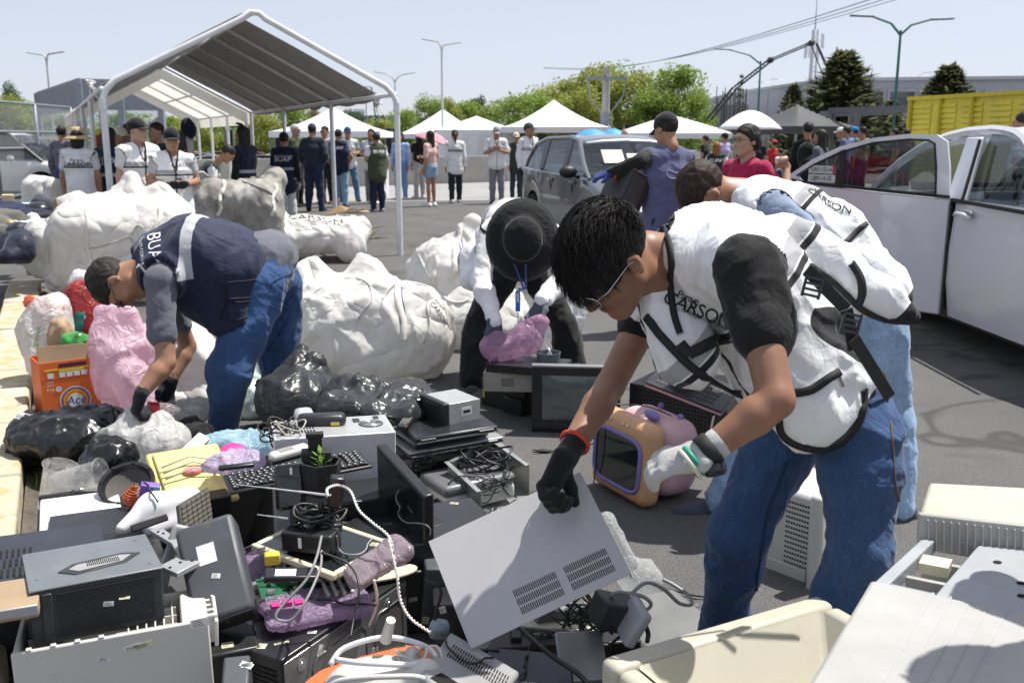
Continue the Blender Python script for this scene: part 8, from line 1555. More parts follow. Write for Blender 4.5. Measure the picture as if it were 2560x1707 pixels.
A_,B_,C_,D_=P(*cH(560,1325),2.12),P(*cH(1010,1590),2.0),P(*cH(760,1800),1.7),P(*cH(370,1600),1.9);x_=(B_-A_).normalized();y_=(A_-D_);n_=x_.cross(y_).normalized();n_=n_ if n_.z >0 else -n_;mt_=frame((A_+C_)/2,x_,n_);iv=mt_.inverted();q=[iv @ p for p in (A_,B_,C_,D_)];r=thing('perforated_cover','grey metal cover with rows of slots at the bottom centre','metal cover',mtx=mt_);m=M();m.prism([(p.x,p.y) for p in q][::-1],.04,z=-.04);m.obj('sheet',LG,r,bev=.008)
u_,v_=V((q[1].x-q[0].x,q[1].y-q[0].y,0)),V((q[3].x-q[0].x,q[3].y-q[0].y,0));m=M()
for i in range(22):
    for j in range(3): p=V((q[0].x,q[0].y,.0006))+u_*(.14+.036*i)+v_*(.22+.1*j);m.slab([p,p+u_*.014,p+u_*.014+v_*.075,p+v_*.075],(0,0,1),.0008)
m.obj('slots',HOLE,r)['kind']='stuff';bx_(r,'window',(-.04,-.06,0),(.03,-.02,.001),HOLE,0)
A_,B_,D_=P(*cH(815,1322),2.22),P(*cH(1368,1372),2.22),P(*cH(795,1640),2.03);x_=B_-A_;y_=A_-D_;n_=x_.cross(y_).normalized();mt_=frame(D_,x_,n_);r=thing('laptop','dark blue-black laptop bottom with a white label at the bottom centre','laptop',mtx=mt_);Lx,Ly=x_.length,y_.length*1.4;bx_(r,'base',(0,-Ly*.3,-.012),(Lx,Ly*.7,.0),mat((.012,.016,.03),.25,dirt=.2,dirtc=(.08,.08,.09)),.008);bx_(r,'label',(Lx*.42,Ly*.02,0),(Lx*.6,Ly*.09,.001),mat((.7,.72,.85),.5),0);letters('lettering','PHILIPS',.014,T_(Matrix(),Lx*.47,Ly*.2,.0008),STK,r,world=False);letters('lettering','MODEL NO. 14PV',.006,T_(Matrix(),Lx*.5,Ly*.16,.0008),STK,r,world=False);m=M();m.lathe([(0,.002),(.012,.002),(.012,0)],14,T_(Matrix(),Lx*.93,Ly*.6,0));m.obj('foot',KB,r)
c0_,c1_=P(*cH(980,1245),2.42),P(*cH(1560,1290),2.38);r=thing('paper_feeder','cream printer feed mechanism with steel rods and black rollers','printer part',loc=c0_);m=M();[m.tube([c0_+V((0,o,-o)),c1_+V((0,o,-o))],.006,10) for o in (0,-.04)];m.obj('rod',mat((.2,.2,.2),.25,.9),r,smooth=2,world=True)
m=M();[m.tube([c0_.lerp(c1_,t_)-V((.008,0,0)),c0_.lerp(c1_,t_)+V((.008,0,0))],.016,12) for t_ in (.2,.42,.64,.95)];m.obj('roller',KB,r,smooth=2,world=True)['kind']='stuff';m=M();m.bar(c0_+V((0,.03,.01)),c1_+V((0,.03,.01)),.04,.02);m.bar(c0_+V((.02,-.06,-.05)),c1_+V((0,-.06,-.05)),.07,.02);m.bar(c0_+V((.1,.0,-.03)),c1_+V((-.02,.0,-.03)),.05,.01);m.obj('frame',CRM,r,world=True,bev=.003);m=M();[m.cbox(c0_.lerp(c1_,t_)+V((0,-.02,-.02)),(.03,.06,.07)) for t_ in (.05,1.02)];m.obj('end_bracket',KB,r,world=True,bev=.003)['kind']='stuff'
fl('steel_tray','bare steel tray below the paper feeder','tray',cH(1430,1400),2.2,(.12,.14,.02),(.5,0,.1),STG);fl('plastic_bin','grey plastic bin lying behind the held metal panel','bin',cH(1230,1130),2.5,(.12,.1,.1),(.2,.1,.3),mat((.16,.17,.17),.5));fl('blue_tin','small blue-grey can beside the lower corner of the held panel','can',cH(510,1220),2.2,(.05,.04,.05),(.3,.2,.1),mat((.25,.33,.4),.4),bev=.015)
fl('power_adapter','large dark grey power adapter under the right end of the held panel','power adapter',cH(1640,1110),2.25,(.105,.08,.075),(.1,.35,.3),mat((.03,.034,.04),.4),bev=.006);fl('power_adapter','pale grey clam-shaped adapter beside the large dark one','power adapter',cH(1760,1170),2.2,(.03,.1,.1),(.1,.5,.2),WG,bev=.01)
GL=mat((.36,.36,.35),.45)
for i,pp in enumerate([[(1600,1060),(1640,990),(1720,985),(1830,1010),(1880,1060),(1830,1100),(1700,1110),(1620,1090)],[(1750,990),(1850,920),(1960,960),(2060,1050),(2140,1060),(2120,1000),(2020,930),(1960,900)]]): cable(['grey lead looped over the large dark adapter','grey lead looping onto the asphalt with a flat plug'][i],[P(*cH(*p),2.25+.18*i*(k/7)) for k,p in enumerate(pp)],.005,GL)
cable('thin black lead on the asphalt by the foreground jeans',[G(*cH(1880,990),.01),G(*cH(1990,965),.01),G(*cH(2150,1000),.01),G(*cH(2290,1015),.01)],.003);cable('curved black lead on the grey cover',[P(*cH(1780,1130),2.3),G(*cH(1900,1130),.05),G(*cH(2080,1110),.03),G(*cH(2200,1115),.01),G(*cH(2270,1145),.01)],.003);cable('thick black cable across the laptop bottom',[P(*cH(1030,1210),2.2),P(*cH(1140,1310),2.12),P(*cH(1250,1400),2.06),P(*cH(1400,1500),2.0),P(*cH(1480,1580),1.95)],.006);cable('black cable dropping from the large adapter',[P(*cH(1720,1140),2.25),P(*cH(1820,1170),2.2),P(*cH(1860,1240),2.18),P(*cH(1855,1300),2.15)],.006)
pbox('grey_cover','flat grey plastic cover lying on the asphalt behind the beige shell','cover',G(*cH(1960,1200),.05),(.3,.3,.05),(.1,.08,.5),mat((.15,.155,.15),.5,dirt=.2),.02)
pack('clear bubble wrap bunched behind the held metal panel',G(*cH(1800,880),.1),(.07,.06,.05),(.2,.3,.4),film((.85,.86,.86),.55,.15,.5,bump=.8,bs=60),9,'bubble_wrap');pack('clear bubble wrap clinging to the right edge of the held panel',P(*cH(1665,660),2.5),(.02,.03,.09),(0,-.45,.1),film((.85,.86,.86),.55,.15,.5,bump=.8,bs=60),10,'bubble_wrap')
for k_,pp in enumerate([[(420,900),(520,960),(500,1080),(480,1180)],[(430,1400),(440,1330),(560,1320),(700,1350),(900,1360)],[(1350,1200),(1340,1120),(1390,1060),(1440,1120),(1380,1180),(1420,1090)],[(90,900),(110,1010),(100,1100),(60,1200)]]): cable(['dark lead hanging in the gap below the black flat screen','black lead along the top of the grey slotted cover','knotted black leads behind the held panel','beige lead hanging over the shiny side panel'][k_],[P(*cH(*p),2.2) for p in pp],.004,KB if k_ <3 else mat((.6,.5,.42),.5))
coil('knot of thin dark leads right of the grey plastic bin',P(*cH(1410,1090),2.4),.06,7,.003,KB2,41,.08);coil('tangle of dark leads under the held panel by the adapter',P(*cH(1560,1180),2.3),.06,6,.004,KB,43,.06)
m=M();cpts=[P(*cE(1890,705),2.33),P(*cE(1860,830),2.2),P(*cE(1800,960),2.15),P(*cE(1680,1090),2.12),P(*cE(1620,1170),2.1),P(*cE(1650,1200),2.1),P(*cE(1720,1190),2.1),P(*cE(1800,1080),2.12),P(*cE(1880,900),2.2),P(*cE(1890,790),2.25)];cable('long grey lead drooping from the power adapter over the purple pack',cpts,.0035,mat((.25,.25,.25),.5));cable('thin black lead crossing the cream-framed screen',[P(*cE(1890,800),2.24),P(*cE(2050,870),2.25),P(*cE(2110,1000),2.2),P(*cE(2080,1180),2.15),P(*cE(2060,1300),2.1)],.003);cable('thin black lead looping left of the cream-framed screen',[P(*cE(1330,700),2.6),P(*cE(1220,760),2.4),P(*cE(1290,790),2.4),P(*cE(1400,790),2.4),P(*cE(1480,760),2.42)],.003)
random.seed(77)
for lab,px,Y,dims,rot,mm_ in [('black device lying flat in the dark gap under the flat screen',cH(250,1050),2.75,(.25,.25,.2),(.0,.1,.3),KB),('dark casing between the keyboard tower and the flat screen',cE(2000,600),2.95,(.3,.2,.3),(0,0,.35),KB2),('black box under the charcoal projector',cE(1330,1330),2.25,(.14,.2,.2),(.1,0,.4),KB),('small dark unit at the bottom edge beside the white casing',cE(1390,1500),2.0,(.06,.1,.1),(.3,0,.2),GR),('dark casing below the grey vertical keyboard',cE(1100,820),2.75,(.3,.25,.18),(.0,0,.4),KB),('flat dark unit under the white cover',cE(640,660),2.85,(.35,.3,.14),(0,0,.4),KB2),
    ('black casing behind the shiny side panel',cE(2250,850),2.8,(.35,.2,.25),(0,0,.6),KB),('dark casing in the gap beneath the held panel',cH(900,1150),2.65,(.4,.25,.16),(0,0,.1),KB2),('grey casing edge left of the held panel',cH(480,850),2.75,(.1,.25,.2),(.1,.1,.2),GR),('black unit under the amplifier at the left',cE(300,900),2.55,(.6,.3,.24),(0,0,.45),KB),('low black unit under the pale tablet',cF(1200,1480),2.85,(.3,.3,.08),(0,0,.4),KB2),('dark slab under the yellow toy case',cE(1050,440),3.2,(.3,.3,.08),(0,0,.5),KB),('squat black unit beneath the paper feeder',cH(1250,1330),2.45,(.45,.2,.12),(0,0,.1),KB)]:
    q=P(*px,Y);q.z=max(dims[2]/2+.003,min(q.z,dims[2]/2+.03) if q.z <dims[2] else q.z-dims[2]*.4);pbox('electronics_casing',lab,'casing',q,dims,rot,mm_,.006)
m=M();random.seed(9);cols=[KB,WP,CHRM]
for j in range(3):
    m=M()
    for i in range(70):
        q=G(uf(150,1450),uf(1250,1650),.01) if rnd() <.8 else G(uf(1350,1750),uf(1480,1640),.005);s_=uf(.003,.014);m.box(q.x,q.y,.001,q.x+s_,q.y+s_*uf(.4,1.5),s_*.6)
    tag(m.obj('litter',cols[j]),['black crumbs of broken plastic strewn under the pile','white crumbs of broken plastic strewn under the pile','bits of bright metal strewn under the pile'][j],'litter',kind='stuff')
A_,B_,C_=P(*cH(1545,1392),1.72),P(*cI(935,1037),2.12),P(*cI(1100,1092),2.05);zA=(A_.z+B_.z)/2;A_,B_,C_=G(*cH(1545,1392),zA),G(*cI(900,1037),zA),G(*cI(1110,1092),zA);u_=(B_-A_);n_=V((u_.y,-u_.x,0)).normalized();W_=.42;mt_=frame(V((A_.x,A_.y,zA)),u_,(0,0,1));r=thing('monitor_shell','empty cream monitor shell lying open side up at the bottom right','casing',mtx=mt_);Lx=u_.length
m=M();rg=lambda x0,y0,x1,y1,z0,z1: m.box(x0,y0,z0,x1,y1,z1);rg(0,-.06,Lx,0,-.3,0);rg(0,-W_,.05,-.06,-.3,-.001);rg(Lx-.05,-W_,Lx,-.06,-.3,-.001);rg(.05,-W_,Lx-.05,-W_+.05,-.3,-.002);m.obj('rim',BE,r,bev=.018,seg=4)
m=M();x0,x1,y0,y1=.05,Lx-.05,-W_+.05,-.06;i0,i1,j0,j1=.16,Lx-.12,-W_+.12,-.16;m.add([(x0,y0,-.006),(x1,y0,-.006),(x1,y1,-.006),(x0,y1,-.006),(i0,j0,-.12),(i1,j0,-.12),(i1,j1,-.12),(i0,j1,-.12)],[(0,1,5,4),(1,2,6,5),(2,3,7,6),(3,0,4,7),(4,5,6,7)]);m.obj('hollow',BE,r,bev=.01);m=M();[m.box(.03+.0*i,-.2-.02*i,-.0005,.12,-.193-.02*i,.001) for i in range(7)];m.obj('slots',mat((.25,.22,.15),.8),r)['kind']='stuff'
Zp=.70;a,b,c,d=G(2177,1446,Zp),G(2009,1725,Zp),G(2720,1900,Zp),G(2860,1600,Zp);e,f_=G(2340,1300,Zp),G(2900,1380,Zp);PR=mat((.38,.375,.355),.5,dirt=.2,dirtc=(.4,.38,.3));PR2=mat((.34,.36,.375),.4,dirt=.15,dirtc=(.3,.3,.3));r=thing('office_printer','large pale office printer with its back flap raised at the lower right corner','printer',loc=(a.x+.2,a.y,0))
m=M();m.slab([a,b,c,d],(0,0,-1),.12);m.obj('front_cover',PR,r,world=True,bev=.008);m=M();[m.slab([a.lerp(d,t_)+V((0,0,.0004)),a.lerp(d,t_+.006)+V((0,0,.0004)),b.lerp(c,t_+.006)+V((0,0,.0004)),b.lerp(c,t_)+V((0,0,.0004))],(0,0,1),.0006) for t_ in (.25,.32,.39,.46,.53)];m.obj('cover_seam',mat((.4,.4,.4),.6),r,world=True)['kind']='stuff'
dn=V((0,0,-.02));sh=V((0,.012,-.012));m=M();p=lambda s_,t_,z=0: (a+sh).lerp(e,t_).lerp((d+sh).lerp(f_,t_),s_)+V((0,0,z-.012))
for s0,s1,t0,t1 in ((0,.06,0,1),(.06,.25,.0,.12),(.06,.25,.82,1),(.25,1,0,1)): m.slab([p(s0,t0),p(s1,t0),p(s1,t1),p(s0,t1)],(0,0,-1),.03)
m.obj('deck',PR2,r,world=True,bev=.003);m=M();m.slab([p(.06,.12,-.09),p(.25,.12,-.09),p(.25,.82,-.09),p(.06,.82,-.09)],(0,0,-1),.01);[m.slab([p(.06,t_,-.02),p(.25,t_,-.02),p(.25,t_+.03,-.02),p(.06,t_+.03,-.02)],(0,0,-1),.065) for t_ in (.35,.6)];m.obj('open_bay',PR,r,world=True);m=M();m.slab([p(.07,.5,-.01),p(.2,.5,-.01),p(.2,.56,.0),p(.07,.56,.0)],(0,0,-1),.02);m.obj('latch',CRM,r,world=True)
for s_,t_ in ((.38,.62),(.52,.42),(.58,.5),(.6,.35),(.55,.28)): m=M();q=p(s_,t_,.001);m.prism([(.008*cos(a_),.006*sin(a_)) for a_ in np.linspace(0,6.28,9)[:-1]],.001,Matrix.Translation(q));m.obj('hole',HOLE,r,world=True)
m=M();m.bar(p(.48,.92,.01),p(1,.85,.01),.035,.03);m.obj('handle_bar',KB,r,world=True,bev=.004)
g0,g1=G(2300,1285,Zp+.03),G(2900,1350,Zp+.03);m=M();k0,k1=P(2326,1205,g0.y+.12),P(2900,1235,g1.y+.1);m.slab([g0,g1,k1,k0],(0,.6,-.8),.02);m.obj('rear_flap',BE,r,world=True,bev=.006);m=M();m.slab([g0+V((0,.0,-.0)),g1,g1+V((0,-.01,-.07)),g0+V((0,-.01,-.07))],(0,1,0),.015);m.obj('flap_base',PR,r,world=True,bev=.003)
m=M();[m.slab([g0.lerp(g1,.03+i*.034)+V((0,-.008,-.008)),g0.lerp(g1,.036+i*.034)+V((0,-.008,-.008)),g0.lerp(g1,.036+i*.034)+V((0,-.02,-.065)),g0.lerp(g1,.03+i*.034)+V((0,-.02,-.065))],(0,1,0),.006) for i in range(28)];m.obj('rib',PR,r,world=True)['kind']='stuff'
m=M();fl_=V((0,0,1));m.slab([V((q.x,q.y,.005)) for q in (a+V((.03,.02,0)),b+V((.04,.02,0)),c,f_,e)],(0,0,1),Zp-.13);m.obj('body',PR,r,world=True)
# ---------------- bags, carton and clothes at the left ----------------
def blob(nm,lab,ct,pts,m_,h=.012,k=.04,s=7,amp=.02,cr_=.012,seed=1,grp=None,z0=True):
    fs=[]
    for q in pts:
        if len(q)==4: fs.append(el(P(q[0],q[1],q[2]),q[3]))
        else: fs.append(rc(P(q[0],q[1],q[2]),P(q[3],q[4],q[5]),q[6],q[7]))
    return crump(nm,lab,ct,(0,0,0),(1,1,1),m_,h,s,amp,grp,seed,z0,fs,cr_,k)
def c_(f,*a): return [(*f(p[0],p[1]),*p[2:]) if len(p) <6 else (*f(p[0],p[1]),p[2],*f(p[3],p[4]),*p[5:]) for p in a]
mm,(w,d,h)=FX['carton'];r=thing('carton','open orange detergent carton with round yellow and blue emblem','box',mtx=mm);w2,d2=w/2,d/2;OC=mat((.72,.15,.03),.55,var=.05,dirt=.1);TAN=mat((.42,.28,.17),.85)
m=M();t_=.004;m.box(-w2,-d2,0,w2,-d2+t_,h);m.box(-w2,d2-t_,0,w2,d2,h);m.box(-w2,-d2+t_,0,-w2+t_,d2-t_,h);m.box(w2-t_,-d2+t_,0,w2,d2-t_,h);m.box(-w2,-d2,0,w2,d2,.004);m.obj('sides',OC,r);m=M();m.slab([(-w2,-d2,h+.001),(w2,-d2,h+.001),(w2,-d2-.04,h-.012),(-w2,-d2-.035,h-.01)],(0,.3,1),.003) if 0 else m.slab([(-w2+.001,-d2+t_,h),(w2-.001,-d2+t_,h),(w2-.001,-d2+.012,h+.075),(-w2+.001,-d2+.015,h+.085)],(0,1,0),.004);m.slab([(w2-t_,-d2+.01,h),(w2-t_,d2,h),(w2+.05,d2,h+.06),(w2+.05,-d2+.01,h+.06)],(1,0,0),.003);m.obj('flap',TAN,r)
fF=lambda x,z: T_(Matrix(),x*w2,-d2-.001,z*h,pi/2)
def disc(x,z,R_,m_,dz,nm): m=M();m.lathe([(R_,dz),(0,dz)],36,fF(x,z),False);m.obj(nm,m_,r)
F_=lambda c: mat(c,.5,bump=0,var=.02)
cx,cz=.12,.34
for i,(R_,cc) in enumerate(((.080,(.75,.75,.75)),(.074,(.05,.12,.45)),(.066,(.72,.15,.03)),(.060,(.75,.45,.03)),(.052,(.72,.12,.02)),(.044,(.8,.62,.05)),(.038,(.75,.76,.78)))): disc(cx,cz,R_*.95,F_(cc),.0006+.0005*i,'emblem_ring')
letters('lettering','Ace',.062,fF(cx,cz) @ Matrix.Translation((0,0,.0046)),F_((.02,.07,.42)),r,world=False,shear=.2);letters('lettering','OXÍGENO',.026,fF(cx+.05,.1) @ Matrix.Translation((0,0,.0046)),F_((.78,.78,.8)),r,world=False);letters('lettering','ACTIVO',.026,fF(cx+.05,.03) @ Matrix.Translation((0,0,.0046)),F_((.78,.78,.8)),r,world=False)
letters('lettering','CONT.',.013,fF(-.7,.68),F_((.8,.8,.8)),r,world=False);letters('lettering','NETO',.013,fF(-.7,.63),F_((.8,.8,.8)),r,world=False);letters('lettering','8 kg',.02,fF(-.7,.565),F_((.8,.8,.8)),r,world=False);disc(-.42,.56,.014,F_((.75,.75,.75)),.001,'badge');letters('lettering','74',.013,fF(-.42,.56) @ Matrix.Translation((0,0,.002)),F_((.02,.07,.42)),r,world=False)
m=M();m.box(-w2*.85,-d2-.0015,h*.86,w2*.95,-d2,h*.885);m.box(-w2*.35,-d2-.002,h*.83,w2*.5,-d2,h*.862);m.obj('yellow_strip',F_((.75,.55,.04)),r);m=M();m.box(-w2*.35,-d2-.0022,h*.9,w2*.6,-d2,h*.96);m.obj('dark_strip',F_((.08,.02,.05)),r)
for x in (-.65,-.25,0,.25,.5,.82): m=M();m.prism([(-.014,-.012),(.014,-.012),(.014,.006),(.018,.012),(.0,.014),(-.018,.012),(-.014,.006)],.001,fF(x,.78));m.obj('shirt_mark',F_((.75,.77,.8)),r)
m=M();m.box(-w2,-d2-.0012,h*.715,w2,-d2,h*.718);m.obj('fold_line',F_((.3,.06,.02)),r)
PF=film((.86,.62,.72),.93,.35,.45)
blob('plastic_bag','tall pale pink plastic bag standing behind the orange carton','bag',c_(cD,(680,1000,5.0,(.13,.13,.2)),(640,680,5.05,690,900,5.0,.06,.12),(600,760,5.0,620,880,5.0,.03,.08),(740,690,5.05,760,850,5.05,.05,.11),(770,1050,4.9,830,1180,4.9,.1,.09),(900,800,5.1,900,950,5.1,.06,.07)),PF,seed=3,s=6,amp=.022)
RF=film((.36,.03,.03),.98,.3,.15);o=blob('pet_food_bag','red sack with a white top and teal strip behind the pale pink bag','bag',c_(cD,(480,720,5.6,(.16,.13,.2)),(500,560,5.6,480,700,5.6,.08,.15)),RF,seed=5,s=4)
pxline(o,o,[cD(*p) for p in ((470,660),(462,720),(450,790))],.028,mat((.02,.16,.14),.5),'teal_strip',-.018);pxletters(o,o,*cD(475,685),'15',.06,(1,0,.1),F_((.75,.8,.8)))
blob('plastic_bag','small white bag poking out of the red sack','bag',c_(cD,(505,500,5.65,(.09,.07,.07)),(490,480,5.65,500,540,5.65,.04,.07)),film((.8,.8,.8),.9),seed=6,s=10)
HY=film((.8,.78,.75),.85,.3,.35);o=blob('plastic_bag','white shopping bag with an orange handle patch and green lettering','bag',c_(cD,(270,830,5.3,(.13,.12,.2)),(290,680,5.3,280,800,5.3,.09,.12),(330,620,5.35,300,700,5.3,.05,.07),(210,900,5.2,230,960,5.2,.05,.05)),HY,seed=7,s=7);pxletters(o,o,*cD(280,875),'hyc',.085,(1,0,0),F_((.12,.3,.06)));pxletters(o,o,*cD(215,800),'mosaic',.04,(.25,0,1),F_((.12,.3,.06)))
blob('plastic_bag','orange-red film crumpled on top of the white shopping bag','bag',c_(cD,(190,610,5.3,330,645,5.3,.03,.035)),film((.75,.16,.08),.9),seed=8,s=14)
blob('paper_bag','crumpled brown paper bag between the white shopping bag and the carton','bag',c_(cD,(355,830,5.2,(.06,.06,.12))),mat((.4,.28,.17),.8),seed=9,s=9,cr_=.02);blob('snack_bag','green and red snack packet standing in the orange carton','packet',c_(cD,(455,870,5.05,(.08,.04,.08)),(530,850,5.1,530,900,5.1,.03,.05)),mat((.05,.3,.06),.3,var=.5,vs=14),seed=10,s=12,z0=False)
TB=mat((.010,.010,.012),.27,bump=.5,bs=16,bd=.01,var=.2,spec=.6);TBG=film((.05,.052,.056),.97,.3,.1,bump=.5,bs=7)
blob('refuse_bag','black refuse bag slumped against the kerb in front of the orange carton','bag',c_(cD,(250,1400,4.05,(.15,.14,.1)),(400,1400,4.0,(.18,.15,.11)),(560,1340,4.1,(.16,.12,.08)),(170,1340,4.2,200,1420,4.1,.05,.1),(640,1290,4.2,560,1360,4.1,.06,.09)),TB,.011,.03,9,.02,.02,11,'black refuse bags')
blob('refuse_bag','small black refuse bag in front of the hand-held white bag','bag',c_(cE,(640,230,3.55,(.1,.08,.06)),(600,190,3.6,650,260,3.5,.03,.06),(500,320,3.4,(.06,.05,.03))),TB,.008,.02,14,.014,.014,12,'black refuse bags')
o=blob('refuse_bag','large dark grey refuse bag rising to a point beside the white tower','bag',c_(cF,(150,560,4.25,(.2,.16,.13)),(140,240,4.4,110,520,4.3,.02,.13),(250,330,4.35,200,560,4.3,.03,.13),(380,600,4.2,(.13,.12,.08))),TBG,.011,.035,6,.025,.018,13,'black refuse bags')
blob('refuse_bag','flat black refuse bag spread behind the laptops','bag',c_(cF,(600,580,4.1,(.17,.14,.09)),(760,620,4.0,(.16,.14,.07)),(920,600,4.1,(.16,.14,.08)),(480,640,3.9,(.12,.1,.05)),(850,680,3.8,(.12,.08,.03))),TBG,.011,.03,7,.024,.018,14,'black refuse bags')
WB=film((.74,.74,.72),.88,.3,.4);blob('plastic_bag','milky white bag being filled by the man in the navy vest','bag',c_(cD,(760,1430,3.95,(.13,.1,.09)),(900,1450,3.95,(.14,.1,.08)),(775,1250,4.0,770,1400,3.95,.025,.1),(960,1300,4.0,930,1420,3.95,.03,.08),(1040,1390,4.0,(.06,.05,.05)),(830,1330,4.0,(.08,.06,.07)),(620,1500,3.9,(.06,.06,.03))),WB,.009,.04,8,.016,.012,15)
a,b=P(*cD(855,1230),4.02),P(*cD(1055,1235),4.1);r=thing('bottle','clear soft drink bottle with a red label in the gloved hand','bottle',loc=a);m=M();m.tube([a,a.lerp(b,.1),a.lerp(b,.6),a.lerp(b,.75),b],[.012,.03,.032,.028,.012],16);m.obj('shell',film((.7,.62,.6),.35,.05,.2),r,smooth=True,world=True);m=M();m.tube([a.lerp(b,.08),a.lerp(b,.36)],.034,16,False);m.obj('label',mat((.5,.02,.02),.3),r,smooth=True,world=True)
blob('woven_bag','white sack between the arms and legs of the man in the navy vest','bag',c_(cD,(1110,980,5.4,(.22,.18,.26)),(1080,1150,5.3,(.2,.15,.1)),(960,1100,5.35,(.1,.1,.14))),BAG,.016,.06,4,.03,.012,16);blob('plastic_bag','bag of green and white scraps behind the legs of the man in navy','bag',c_(cD,(1490,1180,5.0,(.14,.12,.12)),(1530,1060,5.1,(.1,.1,.12))),mat((.62,.72,.64),.3,var=.35,vs=11),.012,.04,9,.02,.02,17)
blob('plastic_film','crinkled clear film by the near leg of the man in the navy vest','packaging',c_(cD,(1150,1230,4.5,(.09,.08,.05)),(1090,1280,4.4,(.08,.06,.03))),film((.5,.5,.5),.7,.2),.009,.02,14,.014,.014,18);blob('black_bag','limp black carrier bag by the left shoe of the man in the navy vest','bag',c_(cD,(1130,1370,4.15,(.09,.08,.06)),(1090,1310,4.2,1150,1400,4.1,.02,.05)),cloth((.01,.01,.011)),.009,.02,12,.014,.01,19)
m=M();cc=P(*cD(225,1290),4.3);blob('tissue','white crumpled film stuck by the kerb near the carton','litter',c_(cD,(140,1310,4.15,(.03,.03,.04))),film((.8,.8,.8),.85),.008,.02,18,.01,.01,20,z0=False);blob('red_film','clear and red wrapper lying in front of the orange carton','packaging',c_(cD,(600,1265,4.35,(.07,.05,.03))),film((.7,.35,.35),.7,.15),.008,.02,18,.012,.012,21)
def hp(nm,lab,ct,pts,m_,s=6,amp=.02,seed=1,cr_=.01,h=.016): return blob(nm,lab,ct,c_(cS,*pts),m_,h,.05,s,amp,cr_,seed)
CL_=cloth
hp('jacket','navy jacket with a pale grey stripe on the clothes heap','clothing',[(120,560,9.6,(.22,.2,.07)),(30,600,9.6,(.15,.15,.08))],CL_((.015,.022,.06)),seed=2);q=P(*cS(150,560),9.4)
hp('trousers','olive grey trousers bunched at the left edge of the clothes heap','clothing',[(60,760,9.0,250,720,9.0,.12,.08),(30,900,8.8,(.12,.12,.13)),(110,950,8.6,(.14,.12,.08))],CL_((.13,.13,.11)),seed=3)
hp('blanket','dark blue blanket in the middle of the clothes heap','clothing',[(430,690,9.4,(.2,.2,.08)),(640,720,9.3,(.16,.15,.08)),(800,720,9.3,(.16,.15,.06))],CL_((.01,.013,.04)),seed=4);hp('helmet','shiny black cap with red spots on the clothes heap','cap',[(620,570,9.7,(.14,.13,.09)),(560,600,9.5,700,610,9.5,.04,.04)],mat((.012,.014,.016),.25,coat=.4),3,.003,5,0)
hp('backpack','small checked backpack behind the shiny black cap','backpack',[(690,500,10,(.12,.1,.14)),(660,400,10,690,470,10,.015,.03)],CL_((.06,.065,.08),var=.5),seed=6);hp('white_cloth','white cloth spread over the clothes heap','clothing',[(360,860,8.9,(.16,.12,.07)),(540,930,8.7,(.18,.12,.04)),(250,870,8.9,(.08,.08,.06))],CL_((.72,.72,.72)),seed=7)
hp('boots','pair of dark navy boots at the end of the kerb','footwear',[(310,940,8.6,(.13,.12,.1)),(190,1100,8.4,110,1230,8.3,.09,.08),(330,1080,8.3,190,1290,8.1,.1,.07),(90,1330,8.1,(.12,.1,.05)),(380,1180,8.2,(.1,.1,.12))],CL_((.01,.013,.03),rough=.5),6,.015,8)
hp('soft_toy','white soft toy with a turquoise patch','toy',[(560,770,9.1,(.07,.07,.09)),(530,710,9.2,(.05,.05,.05))],CL_((.75,.76,.76)),14,.012,9,.008);hp('turquoise_cloth','turquoise bib of the soft toy lying against it','cloth',[(515,830,8.9,(.035,.03,.06))],CL_((.05,.42,.55)),10,.006,10)
hp('ornament','brass and brown ornament among the trousers','ornament',[(180,820,8.7,(.05,.05,.05)),(180,820,8.6,60,930,8.6,.02,.03)],mat((.35,.25,.12),.4,var=.6,vs=30),20,.015,11)
c=P(*cS(780,810),9.0);m=M();m.prism([(.19*cos(a),.12*sin(a)) for a in np.linspace(0,2*pi,30)[:-1]],.012,Matrix.Translation(c) @ Matrix.Rotation(.25,4,'Z') @ Matrix.Rotation(.35,4,'X'));tag(m.obj('cork_board',mat((.45,.29,.12),.8),bev=.003),'oval tan cork board on the clothes heap','board')
for lab,px,Y,dims,rot,cc in (('pale blue folded sheets behind the clothes heap',cS(310,520),10.4,(.3,.2,.1),(0,0,.3),(.45,.6,.7)),('grey-green box under the pale blue sheets',cS(330,570),10.2,(.34,.2,.08),(0,0,.2),(.3,.36,.34)),('cream boxes stacked by the fence foot',cS(140,450),11,(.12,.2,.2),(0,0,.5),(.6,.5,.28)),('flattened white and blue folder beside the heap',cS(900,640),10,(.3,.2,.05),(0,.1,.4),(.6,.62,.66)),('brown cardboard corner beside the tall white bag',cS(1020,580),9.6,(.14,.1,.25),(0,.1,.2),(.42,.25,.1)),('small yellow box under the slumped white bag',cS(500,1090),8.6,(.08,.1,.1),(0,0,.3),(.7,.55,.15))):
    pbox('heap_box',lab,'box',P(*px,Y),dims,rot,mat(cc,.7))
hp('shoes_heap','dark printed fabric bundle right of the cork board','clothing',[(1080,720,9.2,(.1,.1,.12)),(1010,740,9.1,(.08,.08,.05))],CL_((.03,.035,.07),var=.6),seed=12);hp('green_cloth','black spotted scarf lying across the heap','clothing',[(620,700,9.15,820,705,9.15,.035,.035)],CL_((.02,.02,.02),var=.6),seed=13)
J=stand((1.42,1.58,0),3.5,1.72,('cross','cross'),.55);person('onlooker with folded arms just outside the right edge, shading the big printer',J,top=(.3,.3,.33),legs=(.03,.03,.05),h=.02)

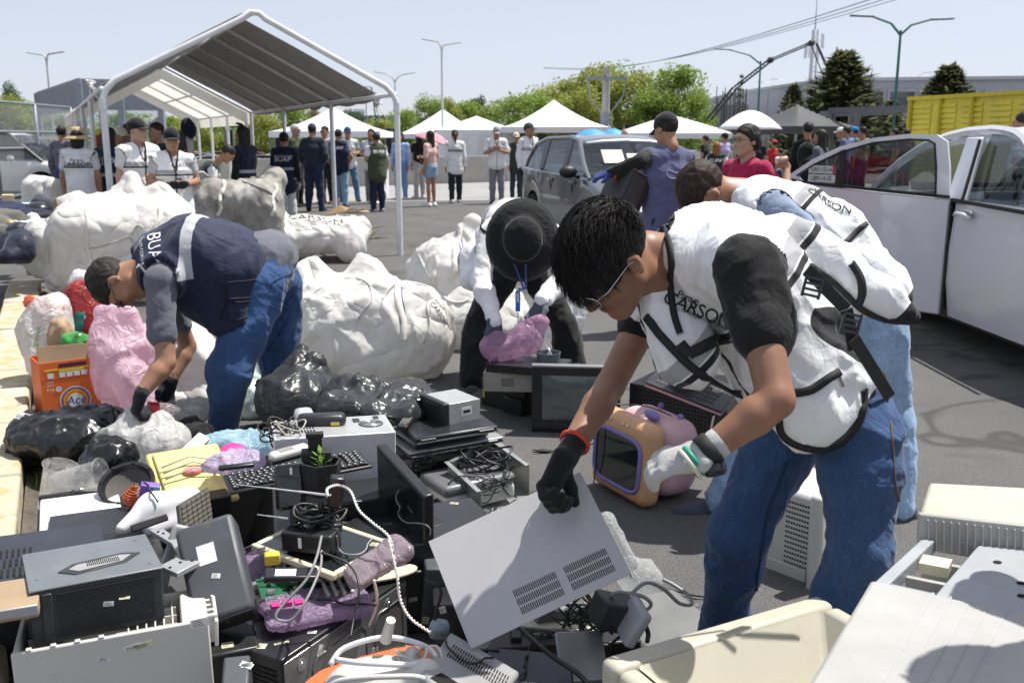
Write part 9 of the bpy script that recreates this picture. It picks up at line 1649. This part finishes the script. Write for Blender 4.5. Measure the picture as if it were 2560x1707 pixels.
# ---------------- leads, stickers and scraps lying on top of the pile ----------------
bpy.context.view_layer.update();DG=bpy.context.evaluated_depsgraph_get();C0=V((0,0,CAMH))
def shit(px,py):
    ok,p,n,i,o,_=S.ray_cast(DG,C0,ray(px,py).normalized());return (p,n,o) if ok else (None,None,None)
random.seed(101);k=0
where=['by the white cover','by the keyboard','beside the planter','near the flat screen','below the scanner','by the open chassis','over the charcoal projector','on the boards','by the shiny side panel','near the steam appliance','under the held panel','by the paper feeder']
spots_=[(420,1230),(620,1200),(760,1300),(880,1330),(1060,1330),(1150,1230),(520,1330),(780,1480),(900,1600),(960,1640),(1100,1600),(1320,1560)]
for i,(sx,sy) in enumerate(spots_):
    for j in range(2):
        a=uf(0,6.28);x,y=sx+uf(-40,40),sy+uf(-30,30);pts=[]
        for q in range(11):
            p,n,o=shit(x,y)
            if p is None or o.name.startswith(('person','body','glove','trousers','ground')) or p.y >4: break
            if pts and (p-pts[-1]).length >.16: break
            pts.append(p-ray(x,y).normalized()*.008+V((0,0,.004)));a+=uf(-.75,.75);x+=cos(a)*22;y+=sin(a)*15
        if len(pts) >4: cable('%s lead snaking over the pile %s' % (['thin black','thin grey'][j],where[i]),pts,[.0028,.0022][j],[KB,mat((.3,.3,.29),.5)][j])
for i in range(46):
    sx,sy=uf(120,1150),uf(1080,1680);p,n,o=shit(sx,sy)
    if p is None or o.parent is None or p.y >3.6 or o.parent.get('category') not in ('computer','casing','laptop','electronics unit','amplifier','video recorder','monitor','projector','screen','scanner','drive','cover'): continue
    T=frame(p,(1,uf(-.5,.5),uf(-.3,.3)),n);w,h=uf(.008,.022),uf(.004,.012);m=M();m.T=T;m.box(-w,-h,.0008,w,h,.0014);mm_=random.choice([STK,mat((.6,.58,.4),.6),mat((.12,.12,.12),.5),mat((.5,.5,.52),.4)])
    st_=m.obj('sticker',mm_,o.parent,world=True);m=M();m.T=T
    for q in range(4): m.box(-w*.8,-h*.7+h*.4*q,.0015,w*uf(.1,.8),-h*.7+h*.4*q+h*.12,.0017)
    m.obj('print',HOLE,o.parent,world=True)['kind']='stuff'
